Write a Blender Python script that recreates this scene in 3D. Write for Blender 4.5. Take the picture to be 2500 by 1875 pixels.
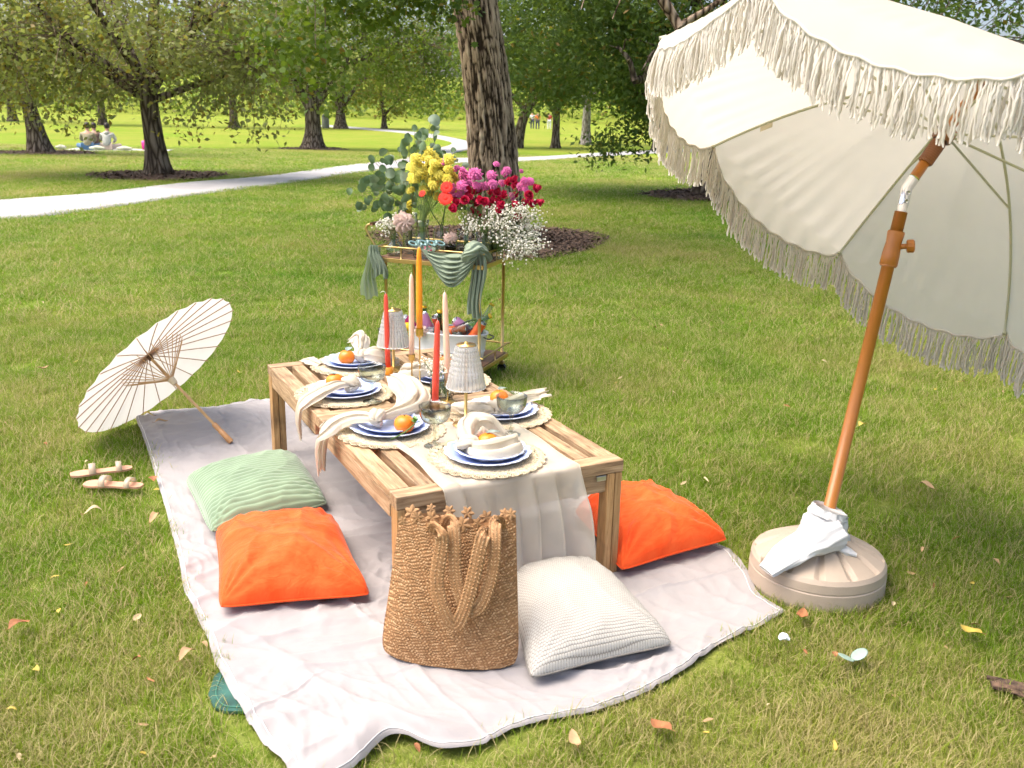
import bpy, bmesh, math, random
import numpy as np
from mathutils import Vector, Matrix

for _o in list(bpy.data.objects):
    bpy.data.objects.remove(_o, do_unlink=True)
sc = bpy.context.scene
COL = sc.collection
R = math.radians

# ------------------------------------------------------------------ camera
CAM_H, CAM_F, CAM_PITCH, CAM_ROLL = 1.4823, 960.28, 0.28095, 0.02154
cam_data = bpy.data.cameras.new("camera")
cam = bpy.data.objects.new("camera", cam_data)
COL.objects.link(cam)
_cp, _sp = math.cos(CAM_PITCH), math.sin(CAM_PITCH)
_cr, _sr = math.cos(CAM_ROLL), math.sin(CAM_ROLL)
_fw = Vector((0, _cp, -_sp)); _up = Vector((0, _sp, _cp)); _rt = Vector((1, 0, 0))
_r2 = _rt * _cr + _up * _sr; _u2 = -_rt * _sr + _up * _cr
cam.matrix_world = Matrix(((_r2.x, _u2.x, -_fw.x, 0), (_r2.y, _u2.y, -_fw.y, 0),
                           (_r2.z, _u2.z, -_fw.z, CAM_H), (0, 0, 0, 1)))
cam_data.sensor_width = 36.0
cam_data.lens = 36.0 * CAM_F / 1024.0
cam_data.clip_start = 0.05
cam_data.clip_end = 2000
cam_data.dof.use_dof = True
cam_data.dof.focus_distance = 4.0
cam_data.dof.aperture_fstop = 7.0
sc.camera = cam

# ------------------------------------------------------------------ sky, sun, exposure
SUN_EL, SUN_AZ = R(65), math.atan2(-0.98, -0.10)      # hazy sun from the left, through thin leaves
w = bpy.data.worlds.new("World"); sc.world = w; w.use_nodes = True
nt = w.node_tree; nt.nodes.clear()
_bg = nt.nodes.new("ShaderNodeBackground"); _wo = nt.nodes.new("ShaderNodeOutputWorld")
_sky = nt.nodes.new("ShaderNodeTexSky"); _sky.sky_type = 'NISHITA'; _sky.sun_disc = False
_sky.sun_elevation = SUN_EL; _sky.sun_rotation = SUN_AZ
_sky.air_density = 0.7; _sky.dust_density = 5.0; _sky.ozone_density = 0.2
_bg.inputs[1].default_value = 0.15
nt.links.new(_sky.outputs[0], _bg.inputs[0]); nt.links.new(_bg.outputs[0], _wo.inputs[0])
sun_d = bpy.data.lights.new("sun", 'SUN'); sun = bpy.data.objects.new("sun", sun_d); COL.objects.link(sun)
sun_d.energy = 1.5; sun_d.angle = R(60.0); sun_d.color = (1.0, 0.945, 0.85)
_sd = Vector((math.sin(SUN_AZ) * math.cos(SUN_EL), math.cos(SUN_AZ) * math.cos(SUN_EL), math.sin(SUN_EL)))
sun.rotation_euler = (-_sd).to_track_quat('-Z', 'Y').to_euler()
sun.location = _sd * 60
sc.view_settings.view_transform = 'Standard'; sc.view_settings.look = 'None'
sc.view_settings.gamma = 1.0; sc.view_settings.use_curve_mapping = False
sc.view_settings.exposure = 1.38
sc.cycles.max_bounces = 7; sc.cycles.transparent_max_bounces = 24
sc.cycles.transmission_bounces = 5; sc.cycles.diffuse_bounces = 3; sc.cycles.glossy_bounces = 3
sc.cycles.adaptive_threshold = 0.03
sc.cycles.caustics_reflective = False; sc.cycles.caustics_refractive = False

# ------------------------------------------------------------------ helpers
rng = np.random.default_rng(11)
random.seed(11)

def pnoise(P, seed=0):
    """vectorised 3-D gradient noise, about -0.7..0.7"""
    P = np.asarray(P, float); i = np.floor(P).astype(np.int64); f = P - i
    u = f * f * f * (f * (f * 6 - 15) + 10)
    out = 0.0
    for dx in (0, 1):
        for dy in (0, 1):
            for dz in (0, 1):
                h = (i[:, 0] + dx) * 374761393 + (i[:, 1] + dy) * 668265263 + (i[:, 2] + dz) * 2147483647 + seed * 144665
                h = (h ^ (h >> 13)) * 1274126177; h = h ^ (h >> 16)
                a = (h & 1023) / 1023.0 * 2 * np.pi; b = ((h >> 10) & 1023) / 1023.0 * 2 - 1
                s = np.sqrt(1 - b * b)
                d = s * np.cos(a) * (f[:, 0] - dx) + s * np.sin(a) * (f[:, 1] - dy) + b * (f[:, 2] - dz)
                out = out + d * np.where(dx, u[:, 0], 1 - u[:, 0]) * np.where(dy, u[:, 1], 1 - u[:, 1]) * np.where(dz, u[:, 2], 1 - u[:, 2])
    return out

def fbm(P, seed=0, octv=3):
    P = np.asarray(P, float); s = 0; a = 1.0
    for k in range(octv):
        s = s + a * pnoise(P * 2 ** k, seed + k); a *= 0.5
    return s

def N3(x, y, z=0.0):
    x = np.asarray(x, float); return np.stack([x, np.broadcast_to(y, x.shape), np.broadcast_to(z, x.shape)], -1)

def gz(y):
    t = np.clip((np.asarray(y, float) - 16) / 40., 0, 1)
    far = np.clip((np.asarray(y, float) - 130) / 120., 0, 1)
    return -0.7 * t * t * (3 - 2 * t) + 9 * far * far

def tag(o, label=None, cat=None, group=None, kind=None):
    if label: o["label"] = label
    if cat: o["category"] = cat
    if group: o["group"] = group
    if kind: o["kind"] = kind
    return o

def thing(name, label, cat, loc=(0, 0, 0), rz=0.0, group=None, rot=None):
    o = bpy.data.objects.new(name, None); COL.objects.link(o)
    o.empty_display_size = 0.05
    o.location = loc; o.rotation_euler = rot if rot is not None else (0, 0, rz)
    return tag(o, label, cat, group)

def mdata(name, V, F, mat=None, smooth=True, cols=None, uvs=None, mats=None, midx=None):
    V = np.asarray(V, float).reshape(-1, 3)
    me = bpy.data.meshes.new(name)
    if isinstance(F, np.ndarray):
        n, k = F.shape
        me.vertices.add(len(V)); me.vertices.foreach_set("co", V.ravel())
        me.loops.add(n * k); me.loops.foreach_set("vertex_index", F.ravel().astype(np.int32))
        me.polygons.add(n); me.polygons.foreach_set("loop_start", np.arange(0, n * k, k, dtype=np.int32))
        me.update(calc_edges=True)
    else:
        me.from_pydata(V.tolist(), [], [list(map(int, f)) for f in F])
    if smooth: me.polygons.foreach_set("use_smooth", [True] * len(me.polygons))
    if cols is not None:
        at = me.color_attributes.new("col", 'FLOAT_COLOR', 'POINT')
        c4 = np.ones((len(V), 4)); c4[:, :3] = cols; at.data.foreach_set("color", c4.ravel())
    if uvs is not None:
        uvl = me.uv_layers.new(name="UVMap"); li = np.zeros(len(me.loops), np.int32)
        me.loops.foreach_get("vertex_index", li); uvl.data.foreach_set("uv", np.asarray(uvs)[li].ravel())
    for m in (mats or ([mat] if mat else [])): me.materials.append(m)
    if midx is not None: me.polygons.foreach_set("material_index", list(map(int, midx)))
    me.validate(); me.update()
    return me

def link(name, me, parent=None, loc=None, rot=None, scale=None):
    o = bpy.data.objects.new(name, me); COL.objects.link(o)
    if parent is not None: o.parent = parent
    if loc is not None: o.location = loc
    if rot is not None: o.rotation_euler = rot
    if scale is not None: o.scale = scale
    return o

def obj(name, V, F, mat, parent=None, smooth=True, world=False, **k):
    V = np.asarray(V, float).reshape(-1, 3)
    if world and parent is not None: V = V - np.array(parent.location)
    return link(name, mdata(name, V, F, mat, smooth, **k), parent)

class MB:
    """collects vertices and faces of one piece"""
    def __init__(s): s.V = []; s.F = []; s.n = 0
    def add(s, V, F):
        V = np.asarray(V, float).reshape(-1, 3); s.V.append(V)
        s.F.extend([[i + s.n for i in f] for f in F]); s.n += len(V); return s
    def get(s): return np.concatenate(s.V), s.F

def grid_faces(nu, nv, wu=False, wv=False):
    a = np.arange(nu if wu else nu - 1); b = np.arange(nv if wv else nv - 1)
    A, B = np.meshgrid(a, b, indexing='ij'); A = A.ravel(); B = B.ravel()
    A2 = (A + 1) % nu; B2 = (B + 1) % nv
    return np.stack([A * nv + B, A2 * nv + B, A2 * nv + B2, A * nv + B2], 1)

def frames(P):
    P = np.asarray(P, float); T = np.gradient(P, axis=0); T /= np.linalg.norm(T, axis=1)[:, None] + 1e-12
    ref = np.array([0, 0, 1.0]) if abs(T[0][2]) < 0.9 else np.array([1.0, 0, 0])
    A = []; a = np.cross(T[0], ref); a /= np.linalg.norm(a)
    for t in T:
        a = a - t * (a @ t); a /= np.linalg.norm(a) + 1e-12; A.append(a)
    A = np.array(A); B = np.cross(T, A); return T, A, B

def tube(P, r, n=8, cap=True, flat=1.0):
    P = np.asarray(P, float); m = len(P); r = np.broadcast_to(np.asarray(r, float), (m,))
    T, A, B = frames(P); th = np.linspace(0, 2 * np.pi, n, endpoint=False)
    V = P[:, None] + r[:, None, None] * (np.cos(th)[None, :, None] * A[:, None] + flat * np.sin(th)[None, :, None] * B[:, None])
    F = grid_faces(m, n, wv=True).tolist()
    V = V.reshape(-1, 3)
    if cap: F += [list(range(n))[::-1], [(m - 1) * n + i for i in range(n)]]
    return V, F

def smoothpath(P, n=24):
    P = np.asarray(P, float); k = len(P)
    if k < 3: return P[0] + (P[-1] - P[0]) * np.linspace(0, 1, n)[:, None]
    E = np.vstack([2 * P[0] - P[1], P, 2 * P[-1] - P[-2]])
    t = np.linspace(0, k - 1 - 1e-9, n); i = t.astype(int); f = (t - i)[:, None]
    a, b, c, d = E[i], E[i + 1], E[i + 2], E[i + 3]
    return 0.5 * (2 * b + (c - a) * f + (2 * a - 5 * b + 4 * c - d) * f ** 2 + (3 * b - a - 3 * c + d) * f ** 3)

def lathe(prof, n=32, cx=0, cy=0, mod=None, close=False):
    prof = np.asarray(prof, float); m = len(prof); th = np.linspace(0, 2 * np.pi, n, endpoint=False)
    rr = prof[:, 0][:, None] * np.ones(n)[None]
    if mod is not None: rr = rr * mod(th, prof)
    V = np.stack([cx + rr * np.cos(th), cy + rr * np.sin(th), np.broadcast_to(prof[:, 1][:, None], rr.shape)], -1).reshape(-1, 3)
    F = grid_faces(m, n, wv=True)[:, ::-1].tolist()
    if close: F += [list(range(n)), [(m - 1) * n + i for i in range(n)][::-1]]
    return V, F

def bevbox(x0, x1, y0, y1, z0, z1, b=0.004, jit=0.0):
    bm = bmesh.new(); bmesh.ops.create_cube(bm, size=1.0)
    for v in bm.verts:
        v.co = Vector(((x0 + x1) / 2 + v.co.x * (x1 - x0), (y0 + y1) / 2 + v.co.y * (y1 - y0), (z0 + z1) / 2 + v.co.z * (z1 - z0)))
    if b > 0: bmesh.ops.bevel(bm, geom=list(bm.edges), offset=b, segments=2, affect='EDGES', profile=0.5)
    V = [v.co[:] for v in bm.verts]; bm.verts.index_update(); F = [[v.index for v in f.verts] for f in bm.faces]; bm.free()
    return np.array(V), F

def ball(c, r, nu=10, nv=8, sq=(1, 1, 1)):
    prof = [(max(1e-4, math.sin(math.pi * i / nv)) * r, -math.cos(math.pi * i / nv) * r) for i in range(nv + 1)]
    V, F = lathe(prof, nu); V = V * np.array(sq) + np.array(c); return V, F

def rotm(ax, a):
    return np.array(Matrix.Rotation(a, 3, Vector(ax)))

def align(d, up=(0, 0, 1)):
    """matrix whose z column is d"""
    z = np.asarray(d, float); z = z / np.linalg.norm(z)
    x = np.cross(np.asarray(up, float), z)
    if np.linalg.norm(x) < 1e-6: x = np.array([1.0, 0, 0])
    x /= np.linalg.norm(x); y = np.cross(z, x); return np.stack([x, y, z], 1)

# ------------------------------------------------------------------ materials
def newmat(name):
    m = bpy.data.materials.new(name); m.use_nodes = True; t = m.node_tree
    return m, t, t.nodes["Principled BSDF"], t.nodes["Material Output"]
def nd(t, typ, **k):
    n = t.nodes.new(typ)
    for a, b in k.items(): setattr(n, a, b)
    return n
def setin(n, **k):
    for a, b in k.items(): n.inputs[a.replace('_', ' ')].default_value = b
def ramp(t, stops):
    n = nd(t, "ShaderNodeValToRGB"); e = n.color_ramp.elements
    while len(e) > 1: e.remove(e[-1])
    e[0].position = stops[0][0]; e[0].color = (*stops[0][1], 1)
    for p, c in stops[1:]:
        x = e.new(p); x.color = (*c, 1)
    return n
def noise(t, vec, scale, detail=4, rough=0.55, dist=0.0):
    n = nd(t, "ShaderNodeTexNoise"); n.inputs['Scale'].default_value = scale; n.inputs['Detail'].default_value = detail
    n.inputs['Roughness'].default_value = rough; n.inputs['Distortion'].default_value = dist
    if vec is not None: t.links.new(vec, n.inputs['Vector'])
    return n
def mixc(t, fac, a, b, mode='MIX'):
    n = nd(t, "ShaderNodeMix", data_type='RGBA', blend_type=mode)
    for s, v in ((n.inputs[0], fac), (n.inputs[6], a), (n.inputs[7], b)):
        if hasattr(v, 'is_linked'): t.links.new(v, s)
        elif isinstance(v, tuple): s.default_value = (*v, 1)
        else: s.default_value = v
    return n.outputs[2]
def math_(t, op, a, b=0.0):
    n = nd(t, "ShaderNodeMath", operation=op)
    for s, v in ((n.inputs[0], a), (n.inputs[1], b)):
        if hasattr(v, 'is_linked'): t.links.new(v, s)
        else: s.default_value = v
    return n.outputs[0]
def bump(t, h, strength=0.3, dist=0.01):
    n = nd(t, "ShaderNodeBump"); n.inputs['Strength'].default_value = strength; n.inputs['Distance'].default_value = dist
    t.links.new(h, n.inputs['Height']); return n.outputs[0]
def coord(t, which='Object', scale=None):
    n = nd(t, "ShaderNodeTexCoord").outputs[which]
    if scale is not None:
        m = nd(t, "ShaderNodeMapping"); m.inputs['Scale'].default_value = scale; t.links.new(n, m.inputs[0]); return m.outputs[0]
    return n

def plain(name, c, rough=0.5, metal=0.0, var=0.12, vscale=20, bmp=0.0, bscale=200, spec=0.5, sheen=0.0, sss=0.0):
    m, t, p, o = newmat(name)
    v = coord(t); n = noise(t, v, vscale)
    dk = tuple(x * (1 - var) for x in c); lt = tuple(min(1, x * (1 + var)) for x in c)
    r = ramp(t, [(0.3, dk), (0.7, lt)]); t.links.new(n.outputs[0], r.inputs[0]); t.links.new(r.outputs[0], p.inputs['Base Color'])
    setin(p, Roughness=rough, Metallic=metal); p.inputs['Specular IOR Level'].default_value = spec
    if sheen: p.inputs['Sheen Weight'].default_value = sheen; p.inputs['Sheen Roughness'].default_value = 0.4
    if sss: p.inputs['Subsurface Weight'].default_value = sss; p.inputs['Subsurface Radius'].default_value = (0.02, 0.01, 0.006)
    if bmp:
        n2 = noise(t, v, bscale, 3); t.links.new(bump(t, n2.outputs[0], bmp, 0.004), p.inputs['Normal'])
    return m

def cloth(name, c, trans=0.0, alpha=1.0, var=0.06, weave=900, bmp=0.25, rough=0.9, sheen=0.2, wr=0.0):
    """woven cloth; trans = share of light let through, alpha < 1 for open gauze"""
    m, t, p, o = newmat(name)
    v = coord(t); n = noise(t, v, 6, 3); dk = tuple(x * (1 - var) for x in c); lt = tuple(min(1, x * (1 + var * .6)) for x in c)
    r = ramp(t, [(0.35, dk), (0.7, lt)]); t.links.new(n.outputs[0], r.inputs[0]); t.links.new(r.outputs[0], p.inputs['Base Color'])
    setin(p, Roughness=rough); p.inputs['Specular IOR Level'].default_value = 0.15
    p.inputs['Sheen Weight'].default_value = sheen
    n2 = noise(t, v, weave, 2)
    h = n2.outputs[0]
    nrm = bump(t, h, bmp, 0.0015)
    if wr:
        n3 = noise(t, v, 14, 4, 0.6, 0.6); b2 = nd(t, "ShaderNodeBump"); b2.inputs['Strength'].default_value = wr; b2.inputs['Distance'].default_value = 0.02
        t.links.new(n3.outputs[0], b2.inputs['Height']); t.links.new(nrm, b2.inputs['Normal']); nrm = b2.outputs[0]
    t.links.new(nrm, p.inputs['Normal'])
    sh = p.outputs[0]
    if trans:
        tr = nd(t, "ShaderNodeBsdfTranslucent"); t.links.new(r.outputs[0], tr.inputs[0])
        mx = nd(t, "ShaderNodeMixShader"); mx.inputs[0].default_value = trans
        t.links.new(sh, mx.inputs[1]); t.links.new(tr.outputs[0], mx.inputs[2]); sh = mx.outputs[0]
    if alpha < 1:
        tp = nd(t, "ShaderNodeBsdfTransparent"); mx = nd(t, "ShaderNodeMixShader"); mx.inputs[0].default_value = alpha
        t.links.new(tp.outputs[0], mx.inputs[1]); t.links.new(sh, mx.inputs[2]); sh = mx.outputs[0]
    t.links.new(sh, o.inputs[0]); return m

def leafmat(name, dark, light, trans=0.4, rough=0.5):
    m, t, p, o = newmat(name)
    a = nd(t, "ShaderNodeVertexColor", layer_name="col")
    sep = nd(t, "ShaderNodeSeparateColor"); t.links.new(a.outputs[0], sep.inputs[0])
    c = mixc(t, sep.outputs[0], dark, light)
    c = mixc(t, sep.outputs[1], c, (0.30, 0.17, 0.035))         # turning leaves
    t.links.new(c, p.inputs['Base Color']); setin(p, Roughness=rough); p.inputs['Specular IOR Level'].default_value = 0.35
    tr = nd(t, "ShaderNodeBsdfTranslucent"); c2 = mixc(t, 0.5, c, (0.25, 0.33, 0.02)); t.links.new(c2, tr.inputs[0])
    mx = nd(t, "ShaderNodeMixShader"); mx.inputs[0].default_value = trans
    t.links.new(p.outputs[0], mx.inputs[1]); t.links.new(tr.outputs[0], mx.inputs[2]); t.links.new(mx.outputs[0], o.inputs[0])
    return m

def thinglass(name, tint=(0.97, 0.99, 0.98), refl=1.0, rough=0.02, milk=0.0, edge=0.35, milkc=(0.9, 0.9, 0.9)):
    m, t, p, o = newmat(name); t.nodes.remove(p)
    tp = nd(t, "ShaderNodeBsdfTransparent"); tp.inputs[0].default_value = (*tint, 1)
    gl = nd(t, "ShaderNodeBsdfGlossy"); gl.inputs['Roughness'].default_value = rough
    lw = nd(t, "ShaderNodeLayerWeight"); lw.inputs[0].default_value = 0.5
    f = math_(t, 'MULTIPLY', math_(t, 'POWER', lw.outputs['Facing'], 2.4), 0.6 * refl); f = math_(t, 'ADD', f, 0.035 * refl)
    ec = tuple(x * 0.34 for x in tint); rk = ramp(t, [(0.0, tint), (0.55, tuple(x * .93 for x in tint)), (0.92, ec)]); t.links.new(lw.outputs['Facing'], rk.inputs[0]); t.links.new(rk.outputs[0], tp.inputs[0])
    base = tp.outputs[0]
    if milk:
        di = nd(t, "ShaderNodeBsdfTranslucent"); di.inputs[0].default_value = (*milkc, 1)
        d2 = nd(t, "ShaderNodeBsdfDiffuse"); d2.inputs[0].default_value = (*milkc, 1)
        m2 = nd(t, "ShaderNodeMixShader"); m2.inputs[0].default_value = 0.5
        t.links.new(di.outputs[0], m2.inputs[1]); t.links.new(d2.outputs[0], m2.inputs[2])
        m1 = nd(t, "ShaderNodeMixShader"); m1.inputs[0].default_value = milk
        t.links.new(base, m1.inputs[1]); t.links.new(m2.outputs[0], m1.inputs[2]); base = m1.outputs[0]
    mx = nd(t, "ShaderNodeMixShader"); t.links.new(f, mx.inputs[0]); t.links.new(base, mx.inputs[1]); t.links.new(gl.outputs[0], mx.inputs[2])
    t.links.new(mx.outputs[0], o.inputs[0]); return m

def woodmat(name, c1, c2, c3, scale=(2.0, 24, 24), rough=0.55, blotch=0.0, blotch_c=(0.05, 0.025, 0.012), bmp=0.15):
    m, t, p, o = newmat(name)
    oi = nd(t, "ShaderNodeObjectInfo"); tc = nd(t, "ShaderNodeTexCoord"); add = nd(t, "ShaderNodeVectorMath", operation='ADD')
    cx = nd(t, "ShaderNodeCombineXYZ"); r10 = math_(t, 'MULTIPLY', oi.outputs['Random'], 37.0)
    for i in range(3): t.links.new(r10, cx.inputs[i])
    t.links.new(tc.outputs['Object'], add.inputs[0]); t.links.new(cx.outputs[0], add.inputs[1])
    mp = nd(t, "ShaderNodeMapping"); mp.inputs['Scale'].default_value = scale; t.links.new(add.outputs[0], mp.inputs[0])
    n = noise(t, mp.outputs[0], 3.0, 6, 0.6, 0.8)
    r = ramp(t, [(0.28, c1), (0.5, c2), (0.72, c3)]); t.links.new(n.outputs[0], r.inputs[0])
    n2 = noise(t, add.outputs[0], 5.0, 4, 0.6)
    hsv = nd(t, "ShaderNodeHueSaturation"); t.links.new(r.outputs[0], hsv.inputs['Color'])
    v = math_(t, 'ADD', math_(t, 'MULTIPLY', oi.outputs['Random'], 0.30), 0.85); t.links.new(v, hsv.inputs['Value'])
    c = hsv.outputs[0]
    if blotch:
        rr = ramp(t, [(0.5 + 0.22 * (1 - blotch), (0, 0, 0)), (0.86, (1, 1, 1))]); t.links.new(n2.outputs[0], rr.inputs[0])
        c = mixc(t, rr.outputs[0], c, blotch_c)
    t.links.new(c, p.inputs['Base Color']); setin(p, Roughness=rough)
    t.links.new(bump(t, n.outputs[0], bmp, 0.004), p.inputs['Normal'])
    return m

def grasscol(t):
    """colour of the lawn at a place: lush, mown and dry patches (in world space); returns (lush colour, dry share)"""
    g = nd(t, "ShaderNodeNewGeometry").outputs['Position']
    n1 = noise(t, g, 0.55, 3, 0.5); n2 = noise(t, g, 2.6, 3, 0.6); n3 = noise(t, g, 0.13, 2, 0.5)
    a = math_(t, 'ADD', math_(t, 'MULTIPLY', n1.outputs[0], 0.42), math_(t, 'MULTIPLY', n2.outputs[0], 0.24))
    a = math_(t, 'ADD', a, math_(t, 'MULTIPLY', n3.outputs[0], 0.34))
    sy = nd(t, "ShaderNodeSeparateXYZ"); t.links.new(g, sy.inputs[0]); my = nd(t, "ShaderNodeMapRange"); my.inputs[1].default_value = 1.8; my.inputs[2].default_value = 5.0; my.inputs[3].default_value = 0.10; my.inputs[4].default_value = 0.0; t.links.new(sy.outputs[1], my.inputs[0])
    mf = nd(t, "ShaderNodeMapRange"); mf.inputs[1].default_value = 22; mf.inputs[2].default_value = 60; mf.inputs[3].default_value = 0.0; mf.inputs[4].default_value = 0.12; t.links.new(sy.outputs[1], mf.inputs[0]); a = math_(t, 'ADD', a, mf.outputs[0])      # and drier on the open field
    a = math_(t, 'ADD', a, my.outputs[0])      # the turf is more worn round the picnic
    r = ramp(t, [(0.36, (0, 0, 0)), (0.66, (1, 1, 1))]); t.links.new(a, r.inputs[0])
    lush = ramp(t, [(0.0, (0.100, 0.225, 0.008)), (0.5, (0.175, 0.290, 0.012)), (1.0, (0.280, 0.310, 0.040))]); t.links.new(r.outputs[0], lush.inputs[0])
    return lush.outputs[0], r.outputs[0], g

def make_ground_mat():
    m, t, p, o = newmat("lawn soil and turf")
    c, dry, g = grasscol(t)
    n = noise(t, g, 38, 4, 0.7); r = ramp(t, [(0.38, (0, 0, 0)), (0.66, (1, 1, 1))]); t.links.new(n.outputs[0], r.inputs[0])
    straw = mixc(t, r.outputs[0], (0.085, 0.070, 0.028), (0.30, 0.26, 0.11))
    sp = nd(t, "ShaderNodeSeparateXYZ"); t.links.new(g, sp.inputs[0])
    mr = nd(t, "ShaderNodeMapRange"); mr.inputs[1].default_value = 3; mr.inputs[2].default_value = 24; mr.inputs[3].default_value = 0.75; mr.inputs[4].default_value = 0.10
    t.links.new(sp.outputs[1], mr.inputs[0])
    f = math_(t, 'MULTIPLY', mr.outputs[0], math_(t, 'ADD', math_(t, 'MULTIPLY', dry, 0.6), 0.4))
    c2 = mixc(t, f, c, straw)
    n4 = noise(t, g, 9, 4, 0.7); c3 = mixc(t, math_(t, 'MULTIPLY', n4.outputs[0], 0.5), c2, (0.085, 0.12, 0.014))
    t.links.new(c3, p.inputs['Base Color']); setin(p, Roughness=0.95); p.inputs['Specular IOR Level'].default_value = 0.1
    t.links.new(bump(t, n.outputs[0], 0.6, 0.03), p.inputs['Normal']); return m

def make_blade_mat():
    m, t, p, o = newmat("grass blades")
    c, dry, g = grasscol(t)
    a = nd(t, "ShaderNodeAttribute", attribute_name="tone")
    f = math_(t, 'ADD', a.outputs['Fac'], math_(t, 'MULTIPLY', math_(t, 'SUBTRACT', dry, 0.40), 0.60))
    rr = ramp(t, [(0.46, (0, 0, 0)), (0.74, (1, 1, 1))]); t.links.new(f, rr.inputs[0])
    v = nd(t, "ShaderNodeAttribute", attribute_name="val")
    c1 = mixc(t, 1.0, c, v.outputs['Color'], 'MULTIPLY')
    c2 = mixc(t, rr.outputs[0], c1, (0.47, 0.40, 0.18))
    t.links.new(c2, p.inputs['Base Color']); setin(p, Roughness=0.55); p.inputs['Specular IOR Level'].default_value = 0.3
    tr = nd(t, "ShaderNodeBsdfTranslucent"); t.links.new(c2, tr.inputs[0])
    mx = nd(t, "ShaderNodeMixShader"); mx.inputs[0].default_value = 0.45
    t.links.new(p.outputs[0], mx.inputs[1]); t.links.new(tr.outputs[0], mx.inputs[2]); t.links.new(mx.outputs[0], o.inputs[0]); return m

def barkmat(name, c1, c2, c3, sc_=(9, 9, 1.6), bs=0.9, bd=0.03):
    m, t, p, o = newmat(name)
    v = coord(t, 'Object', sc_)
    n = noise(t, v, 1.6, 6, 0.65, 0.9)
    vo = nd(t, "ShaderNodeTexVoronoi", feature='DISTANCE_TO_EDGE'); vo.inputs['Scale'].default_value = 1.5
    wv = mixc(t, 0.12, v, n.outputs[1]); t.links.new(wv, vo.inputs['Vector'])
    h = math_(t, 'MULTIPLY', math_(t, 'MINIMUM', math_(t, 'MULTIPLY', vo.outputs['Distance'], 4.0), 1.0), math_(t, 'ADD', n.outputs[0], 0.35))
    r = ramp(t, [(0.08, c1), (0.45, c2), (0.9, c3)]); t.links.new(h, r.inputs[0])
    t.links.new(r.outputs[0], p.inputs['Base Color']); setin(p, Roughness=0.95); p.inputs['Specular IOR Level'].default_value = 0.1
    t.links.new(bump(t, h, bs, bd), p.inputs['Normal']); return m
# ------------------------------------------------------------------ ground
M_GROUND = make_ground_mat(); M_BLADE = make_blade_mat()
xs = np.concatenate([np.linspace(-260, -12, 22), np.linspace(-10, 10, 21), np.linspace(12, 260, 22)])
ys = np.concatenate([np.linspace(-20, 14, 24), np.linspace(15, 70, 56), np.linspace(72, 420, 60)])
gx, gy = np.meshgrid(xs, ys, indexing='ij')
ground = obj("ground", np.stack([gx, gy, gz(gy)], -1).reshape(-1, 3), grid_faces(len(xs), len(ys)), M_GROUND)
tag(ground, "wide green park lawn with dry patches under the trees", kind="structure")

# paths: pale concrete strips following the lawn
def concrete():
    m, t, p, o = newmat("pale concrete"); g = nd(t, "ShaderNodeNewGeometry").outputs['Position']
    n = noise(t, g, 1.2, 4, 0.6); n2 = noise(t, g, 90, 2, 0.6)
    r = ramp(t, [(0.30, (0.31, 0.30, 0.295)), (0.7, (0.42, 0.41, 0.41))]); t.links.new(n.outputs[0], r.inputs[0])
    c = mixc(t, 0.25, r.outputs[0], n2.outputs[1], 'OVERLAY'); t.links.new(r.outputs[0], p.inputs['Base Color']); setin(p, Roughness=0.9)
    t.links.new(bump(t, n2.outputs[0], 0.2, 0.004), p.inputs['Normal']); return m
M_CONC = concrete()
def strip(name, L, Rr, lift, label):
    L = smoothpath(np.array([(x, y, 0) for x, y in L]), 60); Rr = smoothpath(np.array([(x, y, 0) for x, y in Rr]), 60)
    rows = []
    for k in np.linspace(0, 1, 7):
        P = L * (1 - k) + Rr * k; P[:, 2] = gz(P[:, 1]) + lift; rows.append(P)
    lo_l = L.copy(); lo_l[:, 2] = gz(L[:, 1]) - 0.05; lo_r = Rr.copy(); lo_r[:, 2] = gz(Rr[:, 1]) - 0.05
    rows = [lo_l] + rows + [lo_r]
    V = np.stack(rows, 0).reshape(-1, 3)
    o = obj(name, V, grid_faces(len(rows), 60), M_CONC, smooth=False); return tag(o, label, kind="structure")
PATH_N = [(-9.2, 7.6), (-6.38, 11.94), (-5.81, 13.3), (-5.27, 15.48), (-4.44, 18.18), (-3.48, 23.37), (-2.11, 28.64), (0.06, 32.36), (3.74, 43.5), (8.84, 53.44), (22, 70)]
PATH_F = [(-10.9, 9.6), (-7.62, 14.34), (-6.83, 15.69), (-6.17, 18.18), (-5.14, 21.09), (-4.23, 28.43), (-3.0, 34.2), (0.06, 38.6), (4.49, 50.5), (9.62, 57.8), (23, 76)]
strip("path", PATH_F, PATH_N, 0.012, "pale concrete footpath curving across the lawn towards the back")
strip("path", [(-3.75, 30.5), (-4.17, 47.64), (-3.84, 57.7), (-4.74, 64.46), (-7.42, 72.99), (-10.35, 81.3), (-20, 97)],
      [(-2.0, 30.5), (-2.75, 44.43), (-2.07, 57.29), (-3.19, 63.63), (-6.06, 75.17), (-9.82, 84.94), (-19, 101)], 0.024, "pale concrete path branching off towards the distant trees")

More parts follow.
